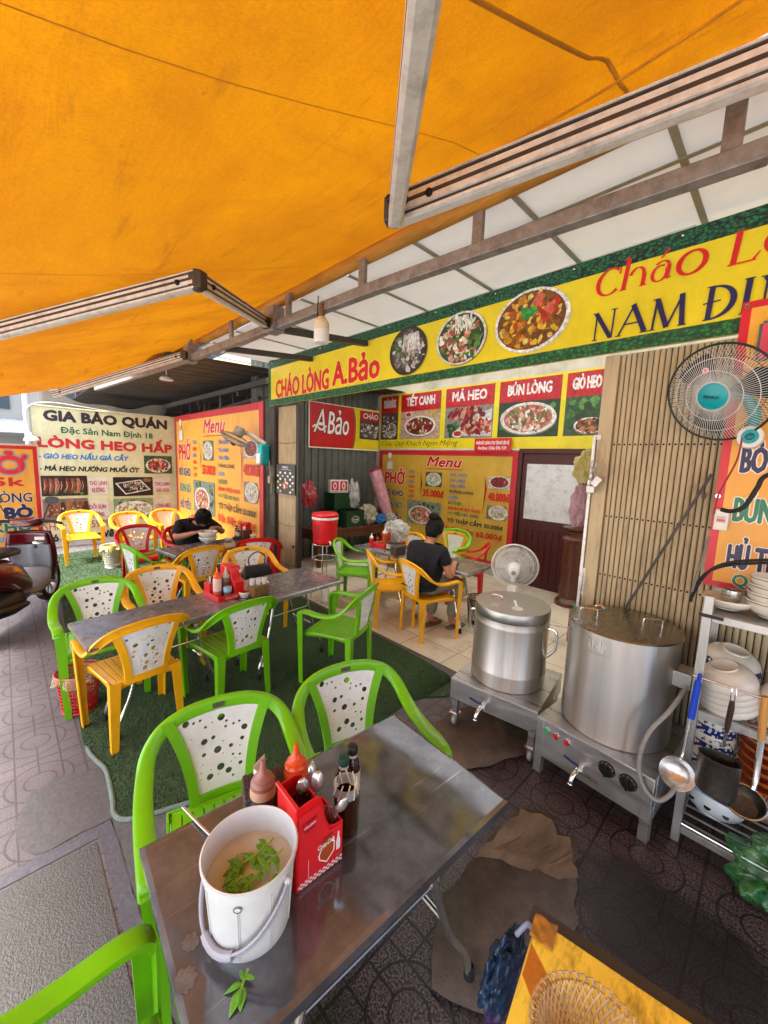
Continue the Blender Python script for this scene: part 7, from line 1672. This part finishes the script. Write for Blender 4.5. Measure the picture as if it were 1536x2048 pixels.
cc = MB().box(-.12, .12, -.1, .1, 0, .34).build('soda_carton', mat('carton_red_print', '#8a2018', .5, 0, .5, 9, '#c8b8a0', 8, .7), bevel=.004); cc.location = (-1.30, 4.2, .006); tag(cc, 'red printed carton on the floor beside the inner doorway', 'carton')
gc = MB().box(-.10, .10, -.08, .08, 0, .06).build('green_box', mat('small_green_box', '#1a6a34', .4, 0, .3, 14, '#c8c8b8', 9, .6), bevel=.004); gc.location = (-1.30, 4.2, .348); tag(gc, 'small green box lying on the red printed carton', 'box')
for nm, lb, loc, sc, c_, sd in (('hanging_bag', 'yellow tinted plastic bag hanging inside the gate edge', (-1.10, 3.2, 1.68), (.07, .07, .12), mat('yellow_film', '#c8bc6a', .3, 0, .3, 12, '#e0dcc4', 9, .7, alpha=.75), 71), ('hanging_bag', 'pink plastic bag hanging under the yellow one inside the gate edge', (-1.12, 3.22, 1.34), (.06, .06, .16), mat('rose_film', '#c89aa6', .3, 0, .3, 12, '#e0d0d4', 9, .7, alpha=.75), 81)):
    o = crumpled(nm, lb, 'bag', loc, sc, c_, sd, amp=.35); o['group'] = 'bags hanging inside the gate'
# ------------------------------------------------------------------ on the diner's table
for k, (x, y, r, h, lb) in enumerate(((-4.99, 1.80, .105, .075, 'lower white soup bowl in front of the eating diner'), )): bowl_thing('soup_bowl', lb, x, y, T0, r, h, M['porcelain'])
bowl_thing('soup_bowl', 'upper white soup bowl set in the lower one before the eating diner', -4.99, 1.80, T0 + .055, .112, .085, M['porcelain'])
bowl_thing('dip_bowl', 'small pale dish beside the soup bowls on the diner table', -4.95, 2.04, T0, .055, .03, M['porcelain'])
b = thing('condiment_tray', 'dark condiment tray with a red holder at the far end of the diner table', 'tray', (-4.93, 2.24, T0), 8)
MB().box(-.11, .11, -.10, .10, .001, .03).build('tray_base', M['dark_wood'], b, bevel=.004); MB().box(-.09, .03, .0, .09, .031, .22).build('spoon_bin', M['red_plastic'], b, bevel=.01); MB().box(.03, .10, -.07, .06, .031, .13).build('wooden_box', M['wood'], b, bevel=.004); MB().box(-.02, .04, -.004, -.001, .12, .17).build('sticker', M['white_plastic'], b)
bottle('sauce_bottle', 'dark sauce bottle in the tray on the diner table', -4.99, 2.17, M['black_plastic'], lab, T0 + .031, .15)
bottle('sauce_bottle', 'second sauce bottle with a red cap in the tray on the diner table', -4.93, 2.165, M['red_plastic'], lab, T0 + .031, .13)
t = thing('lidded_cup', 'cream cup with a pale lid on the diner table by the column', 'cup', (-4.70, 2.26, T0)); MB().lathe([(.0001, .001), (.03, .001), (.036, .08)], 24).build('cup', mat('peach_cup', '#c89a84', .4), t); MB().lathe([(.038, .08), (.04, .084), (.04, .095), (.0001, .10)], 24).build('lid', M['cream'], t)
sp_ = thing('sauce_caddy', 'red and clear caddy of bottles standing behind the eating diner', 'caddy', (-6.35, 2.05, 0)); MB().box(-.2, .2, -.2, .2, .60, .63).build('shelf', M['wood'], sp_)
for sx in (-.17, .17):
    for sy in (-.17, .17): MB().box(sx - .02, sx + .02, sy - .02, sy + .02, .012, .599).build('leg', M['wood'], sp_)
MB().box(-.1, .08, .02, .12, .631, .86).build('red_bin', M['red_plastic'], sp_, bevel=.01); MB().lathe([(.0001, .631), (.035, .631), (.035, .78), (.015, .81), (.008, .87), (.0001, .87)], 20, TR((.06, -.05, 0))).build('bottle', mat('peach_bottle', '#c8866a', .35), sp_); MB().lathe([(.0001, .631), (.05, .631), (.05, .75), (.0001, .75)], 20, TR((-.02, -.14, 0))).build('jar', M['clear'], sp_)

# ------------------------------------------------------------------ the two diners
def skin(name, joints, edges, mt, parent, root, sub=2):
    me = bpy.data.meshes.new(name); ks = list(joints); ix = {k: i for i, k in enumerate(ks)}
    me.from_pydata([joints[k][0] for k in ks], [(ix[a], ix[b]) for a, b in edges], []); o = bpy.data.objects.new(name, me); COL.objects.link(o); o.parent = parent
    sk = o.modifiers.new('skin', 'SKIN'); sk.use_smooth_shade = True
    for k in ks:
        d = me.skin_vertices[0].data[ix[k]]; r = joints[k][1]; d.radius = r if isinstance(r, tuple) else (r, r); d.use_root = (k == root)
    q = o.modifiers.new('sub', 'SUBSURF'); q.levels = q.render_levels = sub; me.materials.append(mt); return o
def chain(*k): return list(zip(k, k[1:]))
def head(parent, c, M_, hair_m, face=True):
    """head with brow, nose, mouth, ears; local +y is the face"""
    from mathutils import noise
    b = MB()
    def f(u, v):
        th = math.pi * v / 24; ph = 2 * math.pi * u / 32; x, y, z = math.sin(th) * math.cos(ph), math.sin(th) * math.sin(ph), -math.cos(th)
        w = .074 * (1 - .22 * max(0, -z)) ; l = .092 * (1 - .10 * max(0, -z)); h = .115
        X, Y, Z = x * w, y * l, z * h
        if y > .3 and z < .1: Y += .012 * max(0, -z) * y
        nose = math.exp(-((x / .14) ** 2 + ((z + .12) / .16) ** 2)) * (y > 0); Y += .020 * nose
        eye = sum(math.exp(-(((x - s * .40) / .16) ** 2 + ((z - .06) / .10) ** 2)) for s in (1, -1)) * (y > 0); Y -= .007 * eye
        lip = math.exp(-((x / .28) ** 2 + ((z + .46) / .06) ** 2)) * (y > 0); Y += .006 * lip
        return (X, Y, Z)
    b.grid(f, list(range(32)), list(range(25)), close_u=True)
    for s in (1, -1): b.sphere((s * .075, -.004, -.005), .026, 12, 8, (.35, .7, 1.15))
    T_ = TR(c) @ M_; b.v = [tuple(T_ @ Vector(v)) for v in b.v]; h = b.build('head', M['skin'], parent)
    e = MB()
    for s in (1, -1): e.sphere((s * .030, .083, .008), .011, 12, 8, (1, .5, .55)); e.tube([(s * .018, .090, .030), (s * .032, .092, .035), (s * .046, .084, .030)], .003, 6)
    e.v = [tuple(T_ @ Vector(v)) for v in e.v]; e.build('eye', M['hair'], h)
    m = MB().tube([(-.024, .088, -.053), (0, .096, -.054), (.024, .088, -.053)], .004, 6); m.v = [tuple(T_ @ Vector(v)) for v in m.v]; m.build('mouth', mat('lip', '#8a4a40', .5), h)
    return T_
def hand(joints, edges, side, wrist, d, up, s=1.):
    """adds a palm, four fingers and a thumb to a skin skeleton"""
    d = Vector(d).normalized(); up = Vector(up).normalized(); x = d.cross(up).normalized() * side; w = Vector(joints[wrist][0]); n = 'R' if side > 0 else 'L'
    pm = w + d * .05 * s; joints['palm' + n] = (pm, (.03 * s, .016 * s)); edges.append((wrist, 'palm' + n))
    for i, (o, l) in enumerate(((-.026, .062), (-.009, .072), (.009, .067), (.025, .052))):
        a = pm + d * .04 * s + x * o * s; c = a + d * l * .5 * s - up * .010 * s; e = c + d * l * .35 * s - up * .03 * s
        for t, p, r in (('a', a, .0095), ('b', c, .0085), ('c', e, .0075)): joints[f'f{i}{t}{n}'] = (p, r * s)
        edges.append(('palm' + n, f'f{i}a{n}')); edges += chain(f'f{i}a{n}', f'f{i}b{n}', f'f{i}c{n}')
    a = w + d * .03 * s - x * .03 * s; c = a + d * .035 * s - x * .02 * s - up * .012 * s; joints['t1' + n] = (a, .011 * s); joints['t2' + n] = (c, .009 * s); joints['t3' + n] = (c + d * .025 * s - up * .01 * s, .008 * s)
    edges.append((wrist, 't1' + n)); edges += chain('t1' + n, 't2' + n, 't3' + n)
def person(label, loc, rz, J, hd, hdM, trouser_m, bun, shoes=True):
    t = thing('person', label, 'person', loc, rz)
    sk_ = {k: J[k] for k in ('pelvis', 'belly', 'chest', 'neck', 'skull')}; ed = chain('pelvis', 'belly', 'chest', 'neck', 'skull')
    for n in 'RL':
        for k in ('sh', 'el', 'wr', 'hip', 'kn', 'an', 'toe'): sk_[k + n] = J[k + n]
        ed += [('chest', 'sh' + n), ('pelvis', 'hip' + n)] + chain('sh' + n, 'el' + n, 'wr' + n) + chain('hip' + n, 'kn' + n, 'an' + n, 'toe' + n)
        hand(sk_, ed, 1 if n == 'R' else -1, 'wr' + n, J['hand_d' + n], J['hand_u' + n])
    skin('body', sk_, ed, M['skin'], t, 'pelvis')
    sh = {'hem': (Vector(J['pelvis'][0]) + Vector((0, 0, .0)), (.18, .15)), 'belly': (J['belly'][0], (.185, .15)), 'chest': (J['chest'][0], (.195, .145)), 'collar': (Vector(J['chest'][0]).lerp(Vector(J['neck'][0]), .75), (.085, .07))}; e2 = chain('hem', 'belly', 'chest', 'collar')
    for n in 'RL':
        s_, e_ = Vector(J['sh' + n][0]), Vector(J['el' + n][0]); sh['sh' + n] = (s_, .078); sh['sl' + n] = (s_.lerp(e_, J['sleeve'] * .6), .070); sh['cuff' + n] = (s_.lerp(e_, J['sleeve']), .066); e2 += [('chest', 'sh' + n)] + chain('sh' + n, 'sl' + n, 'cuff' + n)
    skin('shirt', sh, e2, M['black_cloth'], t, 'belly')
    tr_ = {'waist': (Vector(J['pelvis'][0]) + Vector((0, 0, .05)), (.15, .115)), 'pelvis': (J['pelvis'][0], (.165, .125))}; e3 = [('waist', 'pelvis')]
    for n in 'RL':
        a, k, h = Vector(J['an' + n][0]), Vector(J['kn' + n][0]), Vector(J['hip' + n][0]); tr_['hip' + n] = (h, .098); tr_['th' + n] = (h.lerp(k, .5), .088); tr_['kn' + n] = (k, .074); tr_['sh' + n] = (k.lerp(a, .5), .066); tr_['an' + n] = (a.lerp(k, .08), .062); e3 += [('pelvis', 'hip' + n)] + chain('hip' + n, 'th' + n, 'kn' + n, 'sh' + n, 'an' + n)
    skin('trousers', tr_, e3, trouser_m, t, 'pelvis')
    T_ = head(t, hd, hdM, M['hair'])
    b = MB()
    def f(u, v):
        th = math.pi * v / 20; ph = 2 * math.pi * u / 36; x, y, z = math.sin(th) * math.cos(ph), math.sin(th) * math.sin(ph), math.cos(th)
        k = 1 + .02 * math.sin(9 * ph) + .015 * math.sin(17 * ph + 4 * th)
        return (x * .088 * k, y * .105 * k - .010, z * .128 * k + .004)
    vs = [f(u, v) for v in range(21) for u in range(36)]; fs = []
    for v in range(20):
        for u in range(36):
            q = (v * 36 + u, v * 36 + (u + 1) % 36, (v + 1) * 36 + (u + 1) % 36, (v + 1) * 36 + u); c = [sum(vs[i][j] for i in q) / 4 for j in range(3)]
            hairline = .045 if c[1] > .03 else (-.045 if c[1] > -.02 else -.085)
            if c[2] > hairline: fs.append(q)
    b.add(vs, fs)
    if bun: b.sphere((.0, -.055, .125), .055, 18, 12, (1, .9, .8)); b.sphere((.0, -.02, .115), .05, 14, 10, (1.2, 1, .5))
    else:
        hr = random.Random(4)
        for k in range(60):
            a = R(hr.uniform(-20, 200)); e = hr.uniform(-.02, .03) - .03 * (abs(math.cos(a)) > .7); b.tube([(.07 * math.cos(a), .08 * math.sin(a), .09), (.088 * math.cos(a), .100 * math.sin(a), .06), (.088 * math.cos(a + .1), .104 * math.sin(a + .1), e)], [.010, .010, .002], 5)
    b.v = [tuple(T_ @ Vector(v)) for v in b.v]; b.build('hair', M['hair'], t, angle=60, solid=.006)
    if shoes:
        for n in 'RL':
            a, q = Vector(J['an' + n][0]), Vector(J['toe' + n][0]); s = MB(); d = (q - a); d.z = 0; d.normalize(); x = d.cross(Vector((0, 0, 1)))
            c0 = a - d * .05; L_ = []
            for f_, w_ in ((0, .026), (.06, .036), (.14, .042), (.21, .040), (.25, .022)):
                c = c0 + d * f_; L_.append([(c.x - x.x * w_, c.y - x.y * w_, .008), (c.x + x.x * w_, c.y + x.y * w_, .008), (c.x + x.x * w_, c.y + x.y * w_, .028), (c.x - x.x * w_, c.y - x.y * w_, .028)])
            s.loft(L_); s.build('sandal', mat('tan_sandal', '#6a5a44', .6), t, bevel=.004)
    return t
V3 = Vector
plaid = mat('grey_patterned_cotton', '#8d8878', .85, 0, .35, 70, '#5a564a', 40, .6)
J = dict(pelvis=(V3((0, -.06, .545)), (.12, .09)), belly=(V3((0, -.075, .68)), (.09, .07)), chest=(V3((0, -.02, .85)), (.09, .07)), neck=(V3((0, .03, .985)), .05), skull=(V3((.01, .06, 1.06)), .055),
    shR=(V3((.195, -.01, .905)), .05), elR=(V3((.275, .03, .66)), .043), wrR=(V3((.16, .25, .745)), .03), shL=(V3((-.195, .0, .905)), .05), elL=(V3((-.25, .08, .67)), .043), wrL=(V3((-.12, .28, .76)), .03),
    hipR=(V3((.09, -.02, .525)), .08), knR=(V3((.15, .36, .53)), .055), anR=(V3((.13, .28, .085)), .035), toeR=(V3((.17, .43, .03)), .03), hipL=(V3((-.09, -.02, .525)), .08), knL=(V3((-.10, .34, .53)), .055), anL=(V3((-.07, .16, .085)), .035), toeL=(V3((-.06, .31, .03)), .03),
    hand_dR=V3((-.4, .8, .0)), hand_uR=V3((.2, 0, 1)), hand_dL=V3((.4, .8, .1)), hand_uL=V3((-.2, 0, 1)), sleeve=.55)
person('woman in black shirt and grey trousers, hair in a bun, seated on a yellow chair', (-2.52, 3.12, .006), 0, J, V3((.012, .085, 1.105)), RX(-14) @ RZ(-6), plaid, True)
J2 = dict(pelvis=(V3((0, -.06, .545)), (.14, .105)), belly=(V3((0, -.02, .67)), (.09, .07)), chest=(V3((0, .12, .83)), (.09, .07)), neck=(V3((0, .25, .92)), .05), skull=(V3((0, .33, .93)), .055),
    shR=(V3((.19, .12, .875)), .05), elR=(V3((.30, .27, .735)), .045), wrR=(V3((.16, .44, .80)), .032), shL=(V3((-.19, .12, .875)), .05), elL=(V3((-.31, .28, .745)), .045), wrL=(V3((-.17, .44, .84)), .032),
    hipR=(V3((.09, -.02, .525)), .08), knR=(V3((.14, .36, .53)), .055), anR=(V3((.12, .32, .085)), .035), toeR=(V3((.14, .46, .03)), .03), hipL=(V3((-.09, -.02, .525)), .08), knL=(V3((-.13, .36, .53)), .055), anL=(V3((-.11, .30, .085)), .035), toeL=(V3((-.12, .45, .03)), .03),
    hand_dR=V3((-.75, .5, .25)), hand_uR=V3((.3, .2, 1)), hand_dL=V3((.75, .5, .2)), hand_uL=V3((-.3, .2, 1)), sleeve=.9)
person('diner in a dark navy shirt bent low over white soup bowls, spoon in hand', (-5.58, 1.79, .014), -86, J2, V3((0, .375, .975)), RX(-40), mat('dark_trousers', '#15161a', .85, 0, .3, 20), False, False)
sn = MB().tube([(-5.15, 1.66, .84), (-5.06, 1.75, .82), (-5.0, 1.79, .79)], .004, 6).build('spoon', M['spoon']); tag(sn, 'steel spoon in the hand of the bent diner', 'spoon')
for k in range(2): o = MB().tube([(-5.14, 1.96 + .01 * k, .89), (-5.0, 1.83 + .008 * k, .80)], .003, 6).build('chopstick', M['black_plastic']); tag(o, ('upper', 'lower')[k] + ' chopstick of the pair in the hand of the bent diner', 'chopstick')

# ------------------------------------------------------------------ maroon scooter
sc = thing('scooter', 'maroon scooter with a grey leg shield parked at the pavement edge', 'scooter', (-5.50, .03, .004), 154)
maroon = mat('maroon_paint', '#5e0c17', .22, .1, .15, 5, None, coat=.6); greyp = mat('grey_fairing', '#74767a', .4, .1, .12, 5, '#3a3a3c', 6, .4)
tyre = mat('tyre_rubber', '#141414', .75, 0, .2, 30)
for x in (-.62, .63):
    w_ = thing('wheel', '', '') if False else None
    o = MB(); o.lathe([(.175, -.04), (.21, -.048), (.24, -.035), (.25, 0), (.24, .035), (.21, .048), (.175, .04)], 40, TR((x, 0, .25)) @ RX(90)); wl = o.build('wheel', tyre, sc)
    r = MB(); r.lathe([(.176, -.036), (.165, -.03), (.165, .03), (.176, .036)], 40, TR((x, 0, .25)) @ RX(90)); r.lathe([(.0001, -.045), (.045, -.045), (.045, .045), (.0001, .045)], 20, TR((x, 0, .25)) @ RX(90))
    for k in range(10): a = 2 * math.pi * k / 10; r.bar((x + .04 * math.cos(a), 0, .25 + .04 * math.sin(a)), (x + .168 * math.cos(a + .18), 0, .25 + .168 * math.sin(a + .18)), .016, .03)
    r.build('rim', mat('alloy_rim', '#9a9a9c', .3, .8, .2, 30), wl)
def oval(x, y0, z0, w, h, n=16, p=2.6): return [(x, y0 + w * math.copysign(abs(math.cos(t)) ** (2 / p), math.cos(t)), z0 + h * math.copysign(abs(math.sin(t)) ** (2 / p), math.sin(t))) for t in [2 * math.pi * i / n for i in range(n)]]
MB().loft([oval(-.88, 0, .76, .03, .03), oval(-.78, 0, .70, .11, .09), oval(-.55, 0, .62, .16, .15), oval(-.30, 0, .56, .165, .17), oval(-.12, 0, .48, .15, .17), oval(.02, 0, .38, .13, .10)]).build('rear_body', maroon, sc, angle=60)
MB().loft([oval(-.80, 0, .80, .06, .02), oval(-.62, 0, .80, .125, .035), oval(-.35, 0, .78, .14, .045), oval(-.12, 0, .76, .12, .045), oval(.0, 0, .74, .05, .03)]).build('seat', M['black_plastic'], sc, angle=60)
MB().loft([oval(-.10, 0, .30, .16, .05), oval(.12, 0, .28, .17, .05), oval(.28, 0, .33, .18, .07), oval(.34, 0, .42, .17, .06)]).build('floorboard', greyp, sc, angle=60)
def shield(y, z): return .40 - .30 * (z - .32) / .6 * .45 + .10 * (1 - (y / .22) ** 2)
def sw(z): return .10 + .125 * math.sin(min(1, max(0, (z - .28) / .62)) * 2.4) ** .8
b = MB(); b.grid(lambda u, v: (shield(u * sw(v), v) , u * sw(v), v), [-1 + i / 8 for i in range(17)], [.29 + .60 * j / 16 for j in range(17)]); b.build('front_shield', maroon, sc, solid=.03)
b = MB(); b.grid(lambda u, v: (shield(u * sw(v) * .86, v) - .045 - .05 * (1 - abs(u)) * (1 - ((v - .52) / .3) ** 2), u * sw(v) * .86, v), [-1 + i / 10 for i in range(21)], [.30 + .44 * j / 14 for j in range(15)]); b.build('leg_shield', greyp, sc, solid=.02)
b = MB(); b.grid(lambda u, v: (shield(u * sw(v) * .84, v) - .048, u * sw(v) * .84, v), [-1 + i / 8 for i in range(17)], [.745 + .13 * j / 6 for j in range(7)]); b.build('inner_cowl', maroon, sc, solid=.02)
MB().lathe([(.0001, .006), (.02, .005), (.022, 0)], 16, TR((.285, -.06, .72)) @ RY(-90)).build('key_switch', M['black_plastic'], sc)
MB().loft([oval(.262, -.10, .77, .055, .013), oval(.268, -.10, .77, .055, .013)]).build('chrome_badge', M['chrome'], sc); e = MB().box(.255, .262, -.16, -.07, .80, .835); e.build('sticker', M['white_plastic'], sc)
MB().loft([oval(.42, 0, .95, .05, .03), oval(.36, 0, .98, .14, .06), oval(.26, 0, 1.0, .15, .055), oval(.19, 0, 1.0, .10, .03)]).build('handlebar_cowl', maroon, sc, angle=60)
for s in (1, -1):
    hb_ = MB().tube(spline([(.28, s * .12, 1.0), (.26, s * .22, 1.01), (.22, s * .34, .99)], 5), .017, 10).build('grip', M['black_rubber'], sc)
    MB().tube(spline([(.30, s * .17, .985), (.31, s * .25, .99), (.27, s * .34, .985)], 4), .006, 6).build('brake_lever', M['chrome'], sc)
    MB().tube([(.28, s * .15, 1.02), (.27, s * .22, 1.2)], .006, 6).build('mirror_stem', M['black_plastic'], sc)
    MB().loft([oval(.262, s * .25, 1.24, .065, .042), oval(.285, s * .25, 1.24, .06, .038)]).build('mirror', M['black_plastic'], sc)
MB().loft([oval(.40, 0, .30, .045, .10), oval(.55, 0, .44, .06, .06), oval(.66, 0, .50, .062, .03), oval(.82, 0, .40, .05, .02)]).build('front_fender', maroon, sc, angle=60)
for s in (1, -1): MB().tube([(.44, s * .065, .60), (.63, s * .065, .25)], .02, 10).build('fork', M['dark_steel'], sc)
MB().loft([oval(-.02, 0, .28, .10, .10), oval(-.25, 0, .27, .12, .11), oval(-.5, .03, .26, .10, .08)]).build('engine', M['dark_steel'], sc, angle=50)
MB().tube([(-.15, -.14, .22), (-.45, -.16, .26), (-.85, -.17, .34)], [.03, .05, .055], 14).build('exhaust', M['black_iron'], sc)
MB().tube([(-.10, -.10, .30), (-.12, -.26, .30)], .012, 8).build('foot_peg', M['chrome'], sc)
MB().tube(spline([(-.85, .1, .78), (-.95, .0, .80), (-.85, -.1, .78)], 4), .012, 8).build('grab_rail', M['chrome'], sc)
